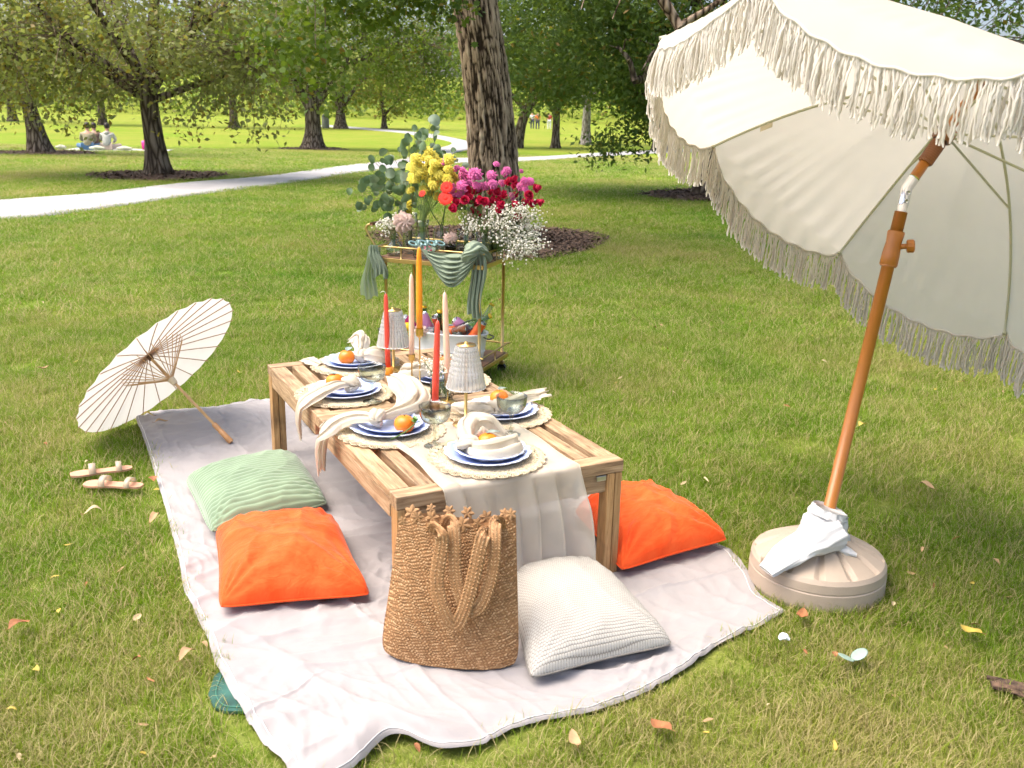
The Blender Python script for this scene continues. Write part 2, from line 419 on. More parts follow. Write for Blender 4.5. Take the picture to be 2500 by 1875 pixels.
# ------------------------------------------------------------------ blanket outline (used by the blanket and to keep blades off it)
BL_LEFT = [(-1.80, 4.36), (-1.50, 3.76), (-1.137, 2.99), (-0.999, 2.673), (-0.875, 2.46), (-0.779, 2.274), (-0.666, 2.093), (-0.60, 1.99), (-0.50, 1.86), (-0.44, 1.76)]
BL_NEAR = [(-0.44, 1.76), (-0.34, 1.87), (-0.269, 1.98), (-0.14, 1.931), (-0.054, 1.959), (0.012, 2.023), (0.104, 2.072), (0.223, 2.114), (0.35, 2.189), (0.432, 2.255), (0.523, 2.347), (0.623, 2.458), (0.753, 2.553), (0.857, 2.648)]
BL_RIGHT = [(-0.25, 4.92), (0.05, 4.28), (0.30, 3.72), (0.58, 3.32), (0.765, 3.08), (0.80, 2.92), (0.80, 2.76), (0.857, 2.648)]
BL_FAR = [(-1.80, 4.36), (-1.72, 4.44), (-1.545, 4.52), (-1.363, 4.61), (-1.303, 4.69), (-1.10, 4.70), (-0.7, 4.80), (-0.25, 4.92)]
BLPOLY = np.array(BL_LEFT + BL_NEAR[1:] + BL_RIGHT[::-1][1:] + BL_FAR[::-1][1:-1])
def inpoly(P, poly):
    x, y = P[:, 0], P[:, 1]; c = np.zeros(len(P), bool); n = len(poly); j = n - 1
    for i in range(n):
        xi, yi = poly[i]; xj, yj = poly[j]
        c ^= ((yi > y) != (yj > y)) & (x < (xj - xi) * (y - yi) / (yj - yi + 1e-12) + xi); j = i
    return c
_ctr = BLPOLY.mean(0); BLIN = _ctr + (BLPOLY - _ctr) * 1.036
PATHPOLY = np.array(PATH_N + PATH_F[::-1])
UMB_BASE = (1.035, 2.90)
MULCH = [(-0.28, 11.0, 1.32), (-7.25, 19.74, 1.3), (-14.7, 30.3, 1.7), (-9.4, 45.6, 1.6), (3.56, 17.66, 1.25)]

# ------------------------------------------------------------------ grass (blade tufts set out over the lawn)
def make_grass():
    Vt, Ft, tid, tone, val = [], [], [], [], []; nv = 0
    K = 8
    for k in range(1, K + 1):
        dryk = (0.22, 0.3, 0.2, 0.42, 0.25, 0.55, 0.3, 0.35)[k - 1]; nb = 60
        for b in range(nb):
            a = random.uniform(0, 2 * math.pi); rr = 0.075 * math.sqrt(random.random())
            x, y = rr * math.cos(a), rr * math.sin(a); isd = random.random() < dryk * 0.75
            L = random.uniform(0.024, 0.052) if not isd else random.uniform(0.03, 0.07)
            w_ = random.uniform(0.0008, 0.0016); lean = random.uniform(0.15, 1.0) if not isd else random.uniform(0.8, 1.45)
            d = random.uniform(0, 2 * math.pi) if k % 2 else random.gauss(0.6, 1.0)
            dx, dy = math.cos(d), math.sin(d); px, py = -dy * w_, dx * w_
            pts = []; ang = lean * 0.35; p = np.array([x, y, -0.004])
            for s in range(4):
                pts.append(p.copy()); st = L / 3
                p = p + st * np.array([dx * math.sin(ang), dy * math.sin(ang), math.cos(ang)]); ang = min(1.62, ang + lean * 0.45)
            tn = random.uniform(0.62, 1.0) if isd else random.uniform(0.0, 0.5); vv = random.uniform(0.75, 1.35)
            for s in range(3):
                ww = 1 - 0.28 * s
                Vt += [pts[s] + np.array([px, py, 0]) * ww, pts[s] - np.array([px, py, 0]) * ww]
            Vt.append(pts[3]); i = nv
            Ft += [[i, i + 1, i + 3, i + 2], [i + 2, i + 3, i + 5, i + 4], [i + 4, i + 5, i + 6]]
            tid += [k] * 7; tone += [tn] * 7; val += [vv] * 7; nv += 7
    pts = []
    def scatter(y0, y1, dens, s0, s1, zs):
        A = (y1 - y0) * (y1 * 0.62 * 2 + 1.0); n = int(A * dens)
        P = np.stack([rng.uniform(-(y1 * .62 + .5), y1 * .62 + .5, n), rng.uniform(y0, y1, n)], 1)
        P = P[np.abs(P[:, 0]) < P[:, 1] * 0.60 + 0.35]
        keep = ~inpoly(P, BLIN) & ~inpoly(P, PATHPOLY) & (np.hypot(P[:, 0] - UMB_BASE[0], P[:, 1] - UMB_BASE[1]) > 0.20) & (np.hypot(P[:, 0] + .73, P[:, 1] - 2.15) > 0.10)
        for mx_, my_, mr_ in MULCH:
            d = np.hypot(P[:, 0] - mx_, (P[:, 1] - my_)); keep &= d > mr_ * (0.90 + 0.22 * pnoise(N3(P[:, 0] * 2, P[:, 1] * 2), 5))
        bare = fbm(N3(P[:, 0] * 1.3, P[:, 1] * 1.3), 9, 2)
        keep &= (bare > -0.36) | (rng.random(len(P)) < 0.35)
        P = P[keep]; n = len(P); s = rng.uniform(s0, s1, n) * (1 + 0.45 * pnoise(N3(P[:, 0] * 3, P[:, 1] * 3), 3))
        pts.append(np.concatenate([P, s[:, None], (s * zs)[:, None]], 1))
    scatter(1.2, 3.2, 620, 0.85, 1.25, 1.0)
    scatter(3.2, 6.5, 420, 0.95, 1.4, 0.9)
    scatter(6.5, 12, 150, 1.5, 2.3, 0.6)
    scatter(12, 22, 50, 2.2, 3.4, 0.42)
    scatter(22, 42, 13, 3.5, 5.0, 0.32)
    P = np.concatenate(pts); n = len(P)
    me = bpy.data.meshes.new("grass")
    V = np.concatenate([np.array(Vt), np.stack([P[:, 0], P[:, 1], gz(P[:, 1])], 1)])
    me.from_pydata(V.tolist(), [], Ft)
    def at(nm, typ, arr):
        a = me.attributes.new(nm, typ, 'POINT'); a.data.foreach_set("value", arr)
    z = np.zeros(n)
    at("tid", 'INT', np.concatenate([np.array(tid), z]).astype(np.int32)); at("tone", 'FLOAT', np.concatenate([tone, z]).astype(np.float32))
    at("val", 'FLOAT', np.concatenate([val, z]).astype(np.float32))
    z0 = np.zeros(len(Vt))
    at("pick", 'INT', np.concatenate([z0, rng.integers(0, K, n)]).astype(np.int32))
    at("rz", 'FLOAT', np.concatenate([z0, rng.uniform(0, 6.283, n)]).astype(np.float32))
    at("sxy", 'FLOAT', np.concatenate([z0, P[:, 2]]).astype(np.float32)); at("sz", 'FLOAT', np.concatenate([z0, P[:, 3]]).astype(np.float32))
    me.materials.append(M_BLADE); me.update()
    o = link("grass", me)
    g = bpy.data.node_groups.new("grass tufts", 'GeometryNodeTree')
    g.interface.new_socket("Geometry", in_out='INPUT', socket_type='NodeSocketGeometry'); g.interface.new_socket("Geometry", in_out='OUTPUT', socket_type='NodeSocketGeometry')
    gi = g.nodes.new("NodeGroupInput"); go = g.nodes.new("NodeGroupOutput")
    def attr(nm, typ):
        a = g.nodes.new("GeometryNodeInputNamedAttribute"); a.data_type = typ; a.inputs[0].default_value = nm; return a.outputs[0]
    def sel(k):
        c = g.nodes.new("FunctionNodeCompare"); c.data_type = 'INT'; c.operation = 'EQUAL'; c.inputs[3].default_value = k
        g.links.new(attr("tid", 'INT'), c.inputs[2]); s = g.nodes.new("GeometryNodeSeparateGeometry"); s.domain = 'POINT'
        g.links.new(gi.outputs[0], s.inputs[0]); g.links.new(c.outputs[0], s.inputs[1]); return s.outputs[0]
    jn = g.nodes.new("GeometryNodeJoinGeometry")
    for k in range(1, K + 1):
        ti = g.nodes.new("GeometryNodeGeometryToInstance"); g.links.new(sel(k), ti.inputs[0]); g.links.new(ti.outputs[0], jn.inputs[0])
    ip = g.nodes.new("GeometryNodeInstanceOnPoints"); g.links.new(sel(0), ip.inputs['Points']); g.links.new(jn.outputs[0], ip.inputs['Instance'])
    ip.inputs['Pick Instance'].default_value = True; g.links.new(attr("pick", 'INT'), ip.inputs['Instance Index'])
    cx = g.nodes.new("ShaderNodeCombineXYZ"); g.links.new(attr("rz", 'FLOAT'), cx.inputs[2]); g.links.new(cx.outputs[0], ip.inputs['Rotation'])
    cs = g.nodes.new("ShaderNodeCombineXYZ"); a = attr("sxy", 'FLOAT'); g.links.new(a, cs.inputs[0]); g.links.new(a, cs.inputs[1]); g.links.new(attr("sz", 'FLOAT'), cs.inputs[2])
    g.links.new(cs.outputs[0], ip.inputs['Scale']); g.links.new(ip.outputs[0], go.inputs[0])
    md = o.modifiers.new("tufts", 'NODES'); md.node_group = g
    return tag(o, "fine green and straw-coloured grass blades covering the lawn", "grass", kind="stuff")
make_grass()

# ------------------------------------------------------------------ mulch beds
M_MULCH = plain("bark mulch", (0.105, 0.064, 0.040), 0.95, var=0.7, vscale=45, bmp=0.9, bscale=70)
def mulch(x, y, r, n, label):
    V = []; F = []; k = 0
    nr, na = 8, 40
    for i in range(nr + 1):
        for j in range(na):
            a = 2 * math.pi * j / na; rr = r * i / nr * (1 + 0.10 * math.sin(3 * a + x) + 0.06 * math.sin(7 * a + y)); h = 0.05 * (1 - (i / nr) ** 2) - (0.012 if i == nr else 0)
            V.append((rr * math.cos(a), rr * math.sin(a), h + 0.006))
    F = grid_faces(nr + 1, na, wv=True).tolist(); k = len(V)
    for _ in range(n):
        a = random.uniform(0, 6.283); q = math.sqrt(random.random()); rr = r * q * (1 + 0.10 * math.sin(3 * a + x)) * 1.04
        L = random.uniform(0.02, 0.05) * (1 if n > 900 else 1.7); W = L * random.uniform(0.2, 0.45); th = random.uniform(0, 6.283); el = random.uniform(-.5, .5)
        c = np.array([rr * math.cos(a), rr * math.sin(a), 0.05 * (1 - q * q) + random.uniform(0.008, 0.03)])
        d = np.array([math.cos(th) * math.cos(el), math.sin(th) * math.cos(el), math.sin(el)]); s = np.array([-math.sin(th), math.cos(th), random.uniform(-.4, .4)]); u = np.array([0, 0, W * .35])
        V += [c - d * L - s * W, c + d * L - s * W * .6, c + d * L + s * W * .7, c - d * L + s * W, c + u]; F += [[k, k + 1, k + 4], [k + 1, k + 2, k + 4], [k + 2, k + 3, k + 4], [k + 3, k, k + 4]]; k += 5
    o = obj("mulch_bed", np.array(V), F, M_MULCH, smooth=False); o.location = (x, y, float(gz(y)) + 0.004)
    tag(o, label, kind="structure")
mulch(*MULCH[0], 4200, "brown wood chip mulch ring around the big trunk behind the cart")
mulch(*MULCH[1], 900, "brown mulch ring at the foot of the split trunk")
mulch(*MULCH[2], 500, "brown mulch around the leaning trunk by the seated people")
mulch(*MULCH[3], 400, "thin brown mulch ring under the forked tree")
mulch(*MULCH[4], 900, "brown mulch patch beyond the umbrella fringe")

# ------------------------------------------------------------------ trees
M_BARK_NEAR = barkmat("ridged bark", (0.030, 0.020, 0.013), (0.185, 0.130, 0.085), (0.36, 0.275, 0.195), (13, 13, 2.6), 0.6, 0.02)
M_BARK = barkmat("grey brown bark", (0.05, 0.037, 0.027), (0.15, 0.115, 0.085), (0.26, 0.21, 0.165), (7, 7, 1.2))
M_BARK_PALE = barkmat("pale bark", (0.16, 0.14, 0.12), (0.34, 0.31, 0.28), (0.45, 0.42, 0.39), (6, 6, 1.2))
M_TWIG = plain("twig bark", (0.20, 0.145, 0.09), 0.9, var=0.4, vscale=8)
L_OLIVE = leafmat("olive maple leaves", (0.16, 0.185, 0.06), (0.40, 0.40, 0.16), 0.55)
L_DEEP = leafmat("deep green leaves", (0.08, 0.135, 0.024), (0.22, 0.30, 0.06), 0.52)
L_BRIGHT = leafmat("bright backlit leaves", (0.05, 0.10, 0.012), (0.14, 0.22, 0.025), 0.42)
L_BLUE = leafmat("cool green leaves", (0.05, 0.105, 0.026), (0.17, 0.26, 0.075), 0.48)
L_YELL = leafmat("yellowing leaves", (0.17, 0.18, 0.03), (0.42, 0.37, 0.08), 0.5)

def leaves_mesh(C, per, spread, size, turn=0.12, asp=0.62, droop=0.25, shape='quad', flat=0.75):
    """leaf faces scattered round cluster centres C"""
    C = np.asarray(C, float); n = len(C); m = n * per
    ci = np.repeat(np.arange(n), per)
    off = rng.normal(0, 1, (m, 3)) * spread; off[:, 2] *= flat
    P = C[ci] + off; P[:, 2] -= droop * np.abs(rng.normal(0, 1, m)) * spread
    s = size * rng.uniform(0.55, 1.25, m)
    a = rng.uniform(0, 2 * np.pi, m); el = rng.normal(-0.35, 0.55, m)
    d = np.stack([np.cos(a) * np.cos(el), np.sin(a) * np.cos(el), np.sin(el)], 1)
    up = rng.normal(0, 0.75, (m, 3)); up[:, 2] += 0.75
    sd = np.cross(d, up); sd /= np.linalg.norm(sd, axis=1)[:, None] + 1e-9
    nn = np.cross(sd, d)
    S = s[:, None]
    tone_c = np.clip(0.5 + 0.9 * pnoise(C * 0.9, 21) + rng.normal(0, 0.15, n), 0, 1)[ci]
    tone = np.clip(tone_c * 0.75 + rng.uniform(0, 0.35, m), 0, 1)
    tc = np.clip((pnoise(C * 0.55, 33) + 0.12) * 2.2, 0, 1)[ci]
    tr = (rng.random(m) < turn * (0.25 + 2.0 * tc)) * rng.uniform(0.35, 1.0, m)
    if shape == 'quad':
        V = np.stack([P, P + d * S * 0.48 + sd * S * asp * 0.5 + nn * S * 0.10, P + d * S, P + d * S * 0.48 - sd * S * asp * 0.5 + nn * S * 0.10], 1); k = 4
        F = np.arange(m * 4).reshape(m, 4)
    else:   # lobed maple leaf, seven outer points and a base
        O = [(0, 0, 0), (.18, .46, .03), (.45, .30, .0), (.60, .52, .04), (.72, .20, 0), (1, 0, -.04), (.72, -.20, 0), (.60, -.52, .04), (.45, -.30, 0), (.18, -.46, .03)]
        k = len(O)
        V = np.stack([P + d * S * o[0] + sd * S * o[1] * asp * 1.5 + nn * S * o[2] for o in O], 1)
        F = np.arange(m * k).reshape(m, k)
    cols = np.repeat(np.stack([tone, tr, rng.random(m)], 1), k, 0)
    return V.reshape(-1, 3), F, cols

def limb(p0, p1, r0, r1, bend=0.15, n=9):
    p0 = np.asarray(p0, float); p1 = np.asarray(p1, float); L = np.linalg.norm(p1 - p0)
    mid = (p0 + p1) / 2 + rng.normal(0, 1, 3) * L * bend * 0.5 + np.array([0, 0, L * bend * 0.5])
    P = smoothpath([p0, mid, p1], n); return P, np.linspace(r0, r1, n)

def trunk_mesh(P, r, n=24, flare=0.5, seed=1, ridge=0.06, seam=None):
    P = np.asarray(P, float); m = len(P); T, A, B = frames(P); th = np.linspace(0, 2 * np.pi, n, endpoint=False)
    h = np.linalg.norm(P - P[0], axis=1); rr = np.asarray(r)[:, None] * np.ones(n)
    fl = np.exp(-h / (0.9 * r[0] + 0.12))[:, None]
    rr = rr * (1 + flare * fl * (0.7 + 0.5 * np.cos(5 * th + seed)[None] ** 2))
    Q = np.stack([np.cos(th)[None] * 1.6 + 0 * h[:, None], np.sin(th)[None] * 1.6 + 0 * h[:, None], h[:, None] * 0.5 + 0 * th[None]], -1).reshape(-1, 3)
    rr = rr * (1 + ridge * 2 * fbm(Q * 2.0, seed, 3).reshape(m, n))
    if seam is not None:
        dth = np.angle(np.exp(1j * (th - seam))); rr = rr * (1 - 0.32 * np.exp(-(dth / 0.13) ** 2))[None]
    V = P[:, None] + rr[..., None] * (np.cos(th)[None, :, None] * A[:, None] + np.sin(th)[None, :, None] * B[:, None])
    return V.reshape(-1, 3), grid_faces(m, n, wv=True).tolist()

def blob_points(n, c, rad, lower=None, shell=0.6):
    out = []
    while len(out) < n:
        d = rng.normal(0, 1, 3); d /= np.linalg.norm(d)
        q = rng.uniform(0.72, 1.03) if rng.random() < shell else rng.random() ** 0.5 * 0.8
        p = np.array(c) + d * np.array(rad) * q
        if lower is None or p[2] > lower(p): out.append(p)
    return np.array(out)

def tree(name, label, base, trunkP, trunkR, limbs, crowns, lm, leaf=0.1, per=26, spread=0.22, bark=None, extra=(), turn=0.12, shape='quad', seam=None, group=None, flare=0.5, twig=True, sub=3, asp=0.62):
    bx, by = base; bz = float(gz(by)) - 0.03
    t = thing(name, label, "tree", (bx, by, bz), group=group)
    bark = bark or M_BARK
    mb = MB(); P = smoothpath(trunkP, 22); h = np.linspace(0, 1, 22); rr = np.interp(h, np.linspace(0, 1, len(trunkR)), trunkR)
    V, F = trunk_mesh(P, rr, 28, flare, int(abs(bx) * 7) + 1, seam=seam); mb.add(V, F)
    nodes = [P[-1]]
    lims = []
    for (a, b, r0, r1) in limbs:
        LP, LR = limb(a, b, r0, r1); lims.append((LP, LR)); mb.add(*tube(LP, LR, 10)); nodes += list(LP[3:])
        for _ in range(sub):
            i = int(rng.integers(3, 8)); L = np.linalg.norm(LP[-1] - LP[0]); d = LP[i] - LP[i - 1]; d = d / np.linalg.norm(d) + rng.normal(0, .6, 3); d[2] = abs(d[2]) * .5
            e = LP[i] + d / np.linalg.norm(d) * L * rng.uniform(.3, .55); SP, SR = limb(LP[i], e, LR[i] * .6, 0.008, .25, 7)
            mb.add(*tube(SP, SR, 6)); nodes += list(SP[2:])
    V, F = mb.get(); obj("trunk", V, F, bark, t)
    nodes = np.array(nodes)
    C = [blob_points(n, c, rad, low) for (n, c, rad, low) in crowns]
    if len(extra): C.append(np.array(extra, float))
    C = np.concatenate(C)
    if twig:
        tb = MB()
        for c in C:
            j = np.argmin(np.linalg.norm(nodes - c, axis=1) + 0.6 * np.maximum(0, nodes[:, 2] - c[2])); a = nodes[j]; L = np.linalg.norm(c - a)
            if L > 2.2: a = c + (a - c) / L * 1.8
            tb.add(*tube(smoothpath([a, (a + c) / 2 + np.array([0, 0, .1 * L]) + rng.normal(0, .06, 3) * L, c, c + np.array([*(rng.normal(0, .12, 2)), -.25])], 6), [0.014, .011, .009, .006, .004, .002], 3, cap=False))
        V, F = tb.get(); tag(obj("twigs", V, F, M_TWIG, t), kind="stuff")
    V, F, cols = leaves_mesh(C, per, spread, leaf, turn, asp, shape=shape)
    tag(obj("crown", V, F, lm, t, smooth=False, cols=cols), kind="stuff")
    return t

def view_low(by, bx=0.0, pad=0.35, slope=0.128):
    """keeps an overhead crown above the sight lines (local heights)"""
    return lambda p: CAM_H + pad + max(0.0, slope * (p[1] + by))

# big ash behind the cart: bark ridges are real relief on the trunk
def big_ash():
    bx, by = -0.28, 11.0
    t = thing("ash_tree", "thick ridged grey-brown trunk leaning left behind the flower cart", "tree", (bx, by, -0.03))
    P = smoothpath([(0.10, 0, 0), (0.04, 0, 0.6), (-0.02, 0, 1.3), (-0.12, 0, 2.1), (-0.30, 0.05, 3.1), (-0.45, 0.1, 4.2)], 420)
    n = 150; th = np.linspace(0, 2 * np.pi, n, endpoint=False); m = len(P); T, A, B = frames(P)
    h = P[:, 2]; rr = np.interp(h, [0, .3, .8, 1.4, 2.2, 3, 4.2], [.44, .345, .295, .27, .255, .25, .22])[:, None] * np.ones(n)
    tw = th[None] + 0.05 * h[:, None]
    ux = np.cos(tw) * 3.4; uy = np.sin(tw) * 3.4; uz = h[:, None] * 2.2 + 0 * th[None]
    Q = np.stack([ux, uy, uz], -1).reshape(-1, 3)
    Qw = Q + 0.35 * np.stack([pnoise(Q * 1.7, 4), pnoise(Q * 1.7, 5), 0 * Q[:, 0]], 1)
    r1 = 1 - np.abs(pnoise(Qw * np.array([2.2, 2.2, .55]), 7)) * 3.2
    r2 = 1 - np.abs(pnoise(Qw * np.array([3.6, 3.6, 1.2]), 8)) * 3.0
    cut = np.clip(1 - np.abs(pnoise(Qw * np.array([1.2, 1.2, 2.6]), 9)) * 7, 0, 1)
    furrow = np.clip(np.maximum(r1, r2 * .8), 0, 1).reshape(m, n)
    rr = rr - 0.026 * furrow ** 1.5 - 0.008 * cut.reshape(m, n) + 0.012 * fbm(Q * .35, 12, 2).reshape(m, n)
    dth = np.angle(np.exp(1j * (th[None] - 0.55))); scar = np.exp(-(dth / .16) ** 2) * np.clip((h[:, None] - 1.55) / .2, 0, 1)
    rr = rr - 0.05 * scar
    V = P[:, None] + rr[..., None] * (np.cos(th)[None, :, None] * A[:, None] + np.sin(th)[None, :, None] * B[:, None])
    tone = np.clip(1 - 1.15 * furrow - .35 * cut.reshape(m, n) + 0.25 * fbm(Q * 2, 13, 2).reshape(m, n), 0, 1) * (1 - .5 * scar)
    m_, tt, p, o = newmat("ash bark"); a = nd(tt, "ShaderNodeVertexColor", layer_name="col"); sp = nd(tt, "ShaderNodeSeparateColor"); tt.links.new(a.outputs[0], sp.inputs[0])
    r = ramp(tt, [(0.0, (0.030, 0.020, 0.013)), (0.28, (0.31, 0.225, 0.15)), (1.0, (0.58, 0.46, 0.33))]); tt.links.new(sp.outputs[0], r.inputs[0])
    nn = noise(tt, coord(tt, 'Object', (30, 30, 8)), 2.0, 5, .7); c = mixc(tt, 0.45, r.outputs[0], nn.outputs[0], 'OVERLAY')
    tt.links.new(c, p.inputs['Base Color']); setin(p, Roughness=.95); p.inputs['Specular IOR Level'].default_value = .1
    tt.links.new(bump(tt, nn.outputs[0], .5, .01), p.inputs['Normal'])
    obj("trunk", V.reshape(-1, 3), grid_faces(m, n, wv=True), m_, t, cols=np.repeat(tone.reshape(-1, 1), 3, 1))
    mb = MB(); nodes = []
    top = P[-1]
    for e, r0 in [((-4.5, -1.5, 7.2), .15), ((4.2, -2.0, 7.0), .15), ((.5, 4.2, 7.6), .14), ((-1.5, -5.0, 6.6), .13), ((0, 0, 9.8), .15), ((-4.8, 3.2, 7.4), .12), ((4.4, 3.0, 7.2), .12), ((3.0, -4.6, 6.2), .11)]:
        LP, LR = limb(top - np.array([0, 0, rng.uniform(.1, .9)]), e, r0, .03, .1, 10); mb.add(*tube(LP, LR, 10)); nodes += list(LP[3:])
    V, F = mb.get(); obj("limbs", V, F, M_BARK_NEAR, t); nodes = np.array(nodes)
    low = view_low(by)
    C = np.concatenate([blob_points(260, (0, 1.5, 7.6), (6.6, 6.2, 3.0), low, .45), blob_points(40, (1.5, -1, 6.6), (4, 4.2, 2.0), low, .3)])
    V, F, cols = leaves_mesh(C, 24, .36, .20, .05); tag(obj("crown", V, F, L_BRIGHT, t, smooth=False, cols=cols), kind="stuff")
    # sprays that hang down into view, on drooping twigs
    H = []
    tb = MB()
    for (x, z, y, k) in [(-2.85, 2.2, -1.3, 7), (-2.55, 2.38, -1.0, 8), (-2.35, 2.05, -1.5, 8), (-2.05, 2.5, -1.2, 8), (-1.75, 2.55, -.8, 8), (-1.45, 2.65, -1.2, 7), (-1.15, 2.75, -.9, 7), (-.95, 2.6, -1.1, 6), (-2.7, 2.75, -1.9, 7), (-2.1, 2.85, -1.5, 8), (-1.6, 2.9, -1.7, 8), (-1.0, 2.95, -1.4, 6), (-2.25, 1.85, -1.45, 4)]:
        x = x * .82 + .30
        for _ in range(k):
            H.append((x + rng.normal(0, .12), y + rng.normal(0, .14), z - rng.uniform(-.05, .16)))
        a = np.array([x * .8, y * .6, 4.3 + rng.random()]); c = np.array([x, y, z - .05])
        tb.add(*tube(smoothpath([a, (a + c) / 2 + np.array([-.15, 0, .2]), c], 9), np.linspace(.022, .004, 9), 5))
    V, F = tb.get(); obj("hanging_twigs", V, F, M_TWIG, t)
    V, F, cols = leaves_mesh(H, 40, .16, .058, .06, .8, droop=.5, shape='maple'); tag(obj("hanging_spray", V, F, L_BRIGHT, t, smooth=False, cols=cols), kind="stuff")
    # bare forked branch reaching over the umbrella
    mb = MB()
    mb.add(*tube(smoothpath([(.35, -.6, 4.4), (.75, -2.6, 3.6), (1.10, -3.70, 2.75), (1.24, -3.75, 2.34), (1.41, -3.75, 2.08)], 18), np.linspace(.075, .034, 18), 10))
    mb.add(*tube(smoothpath([(1.41, -3.75, 2.085), (1.60, -3.73, 2.20), (1.84, -3.7, 2.34), (2.5, -3.5, 2.6)], 12), np.linspace(.027, .012, 12), 8))
    for a, b, c in [((1.15, -3.7, 2.75), (1.02, -3.75, 2.35), (.93, -3.8, 2.12)), ((1.45, -3.72, 2.5), (1.52, -3.72, 2.33), (1.58, -3.72, 2.2)), ((.95, -3.5, 2.9), (.80, -3.6, 2.45), (.72, -3.6, 2.2)), ((1.40, -3.74, 2.1), (1.38, -3.75, 2.03), (1.33, -3.8, 1.98)), ((1.7, -3.7, 2.27), (1.78, -3.7, 2.2), (1.9, -3.7, 2.19)), ((1.85, -3.7, 2.34), (1.92, -3.7, 2.5), (1.95, -3.7, 2.7))]:
        mb.add(*tube(smoothpath([a, b, c], 8), np.linspace(.010, .004, 8), 5))
    V, F = mb.get(); obj("bare_branch", V, F, M_BARK_NEAR, t)
big_ash()

# maple with a split trunk, left of the path
lowB = lambda z0: (lambda p: p[2] > 0 and z0 + 0.35 * pnoise(np.array([[p[0] * .8, p[1] * .8, 0]]), 2)[0])
tree("maple_tree", "olive-leaved maple with a split grey trunk beside the path", (-7.25, 19.74),
     [(0.05, 0, 0), (0, 0, .7), (-.04, 0, 1.3), (-.06, 0, 1.9)], [.22, .18, .172, .16],
     [((-.1, 0, 1.7), (-2.2, -.5, 3.6), .12, .02), ((0, 0, 1.8), (2.1, -.4, 3.5), .12, .02), ((-.05, 0, 1.8), (-.6, -1.8, 3.8), .11, .02), ((0, 0, 1.8), (.2, .3, 5.6), .13, .02), ((0, 0, 1.6), (1.2, 1.8, 3.8), .1, .02), ((0, 0, 1.6), (-1.4, 1.8, 3.9), .1, .02), ((-.1, 0, 1.5), (-2.6, .3, 2.4), .08, .015), ((0, 0, 1.5), (2.4, .1, 2.3), .08, .015)],
     [(330, (0, 0, 3.0), (3.8, 2.6, 1.9), lambda p: 1.55 + .3 * math.sin(p[0] * 2.3)), (60, (-.4, 0, 4.8), (3.2, 2.6, 2.0), None), (150, (-2.3, -.8, 2.6), (1.9, 1.4, 1.2), lambda p: 1.5), (140, (2.1, -.6, 2.55), (1.9, 1.4, 1.2), lambda p: 1.5)],
     L_OLIVE, .115, 30, .22, turn=.20, seam=4.35,
     extra=[(-2.1 + .35 * i + rng.normal(0, .1), -1 + rng.normal(0, .5), 1.45 + rng.normal(0, .12)) for i in range(4)] + [(-1.3, -1.2, 1.25), (-1.1, -1.2, 1.1), (-1.5, -1.1, 1.35), (-.8, -1.1, 1.3), (.9, -1.0, 1.2), (1.0, -1.0, 1.0), (1.2, -.9, 1.3), (1.9, -.8, 1.25), (2.1, -.8, 1.05), (2.2, -.7, .95), (2.4, -.8, 1.2), (2.7, -.6, 1.3), (.7, -.9, 1.45), (1.5, -.9, 1.5), (-.4, -1.1, 1.5), (-2.6, -.9, 1.2), (-2.8, -.9, 1.1)])
tree("maple_tree", "maple with pale yellowing leaves and a leaning trunk by the seated people", (-14.7, 30.29),
     [(0.05, 0, 0), (-.05, 0, .8), (-.18, 0, 1.6), (-.3, 0, 2.4)], [.30, .235, .20, .17],
     [((-.2, 0, 2.0), (-2.5, -.5, 4.2), .13, .02), ((-.25, 0, 2.2), (2.2, -.5, 4.2), .13, .02), ((-.25, 0, 2.2), (.4, .5, 6.2), .13, .02), ((-.25, 0, 2.2), (-.8, -2, 4.2), .12, .02), ((-.2, 0, 1.9), (2.4, .2, 2.6), .08, .02)],
     [(380, (0, 0, 3.4), (4.3, 2.8, 2.3), lambda p: 1.6), (70, (0, 0, 5.4), (3.3, 2.6, 2.3), None)],
     L_YELL, .12, 26, .26, turn=.22, extra=[(.1, -1.2, 1.6), (.2, -1.2, 1.4), (.35, -1.2, 1.7), (1.4, -1, 1.25), (1.2, -1, 1.4), (1.7, -1, 1.6), (2.4, -1, 1.6), (2.6, -1, 1.9), (-1.3, -1, 1.5), (-1.5, -1, 1.4)])
tree("maple_tree", "dark green tree with a forked trunk in the sunny lawn", (-9.4, 45.57),
     [(0, 0, 0), (.02, 0, .9), (0, 0, 1.7), (-.02, 0, 2.3)], [.44, .34, .33, .30],
     [((-.15, 0, 2.0), (-2.2, 0, 4.6), .24, .05), ((.1, 0, 2.0), (2.4, -.2, 5.0), .27, .05), ((0, 0, 2.2), (.2, .4, 6.8), .22, .04), ((0, 0, 2.1), (-.9, -1.5, 5.2), .16, .03), ((1.2, 0, 3.6), (4.8, -.4, 5.2), .13, .03), ((-.3, 0, 2.4), (-3.8, .5, 4.0), .12, .03)],
     [(430, (1.6, 0, 5.0), (6.0, 3.8, 3.0), lambda p: 3.1), (160, (-2.6, 0, 4.3), (3.0, 3, 2.2), lambda p: 2.3), (200, (5.2, -.5, 4.0), (2.5, 2.6, 2.0), lambda p: 1.9), (200, (.5, 0, 7.4), (4.2, 3.5, 2.2), None)],
     L_DEEP, .16, 30, .34, turn=.06)
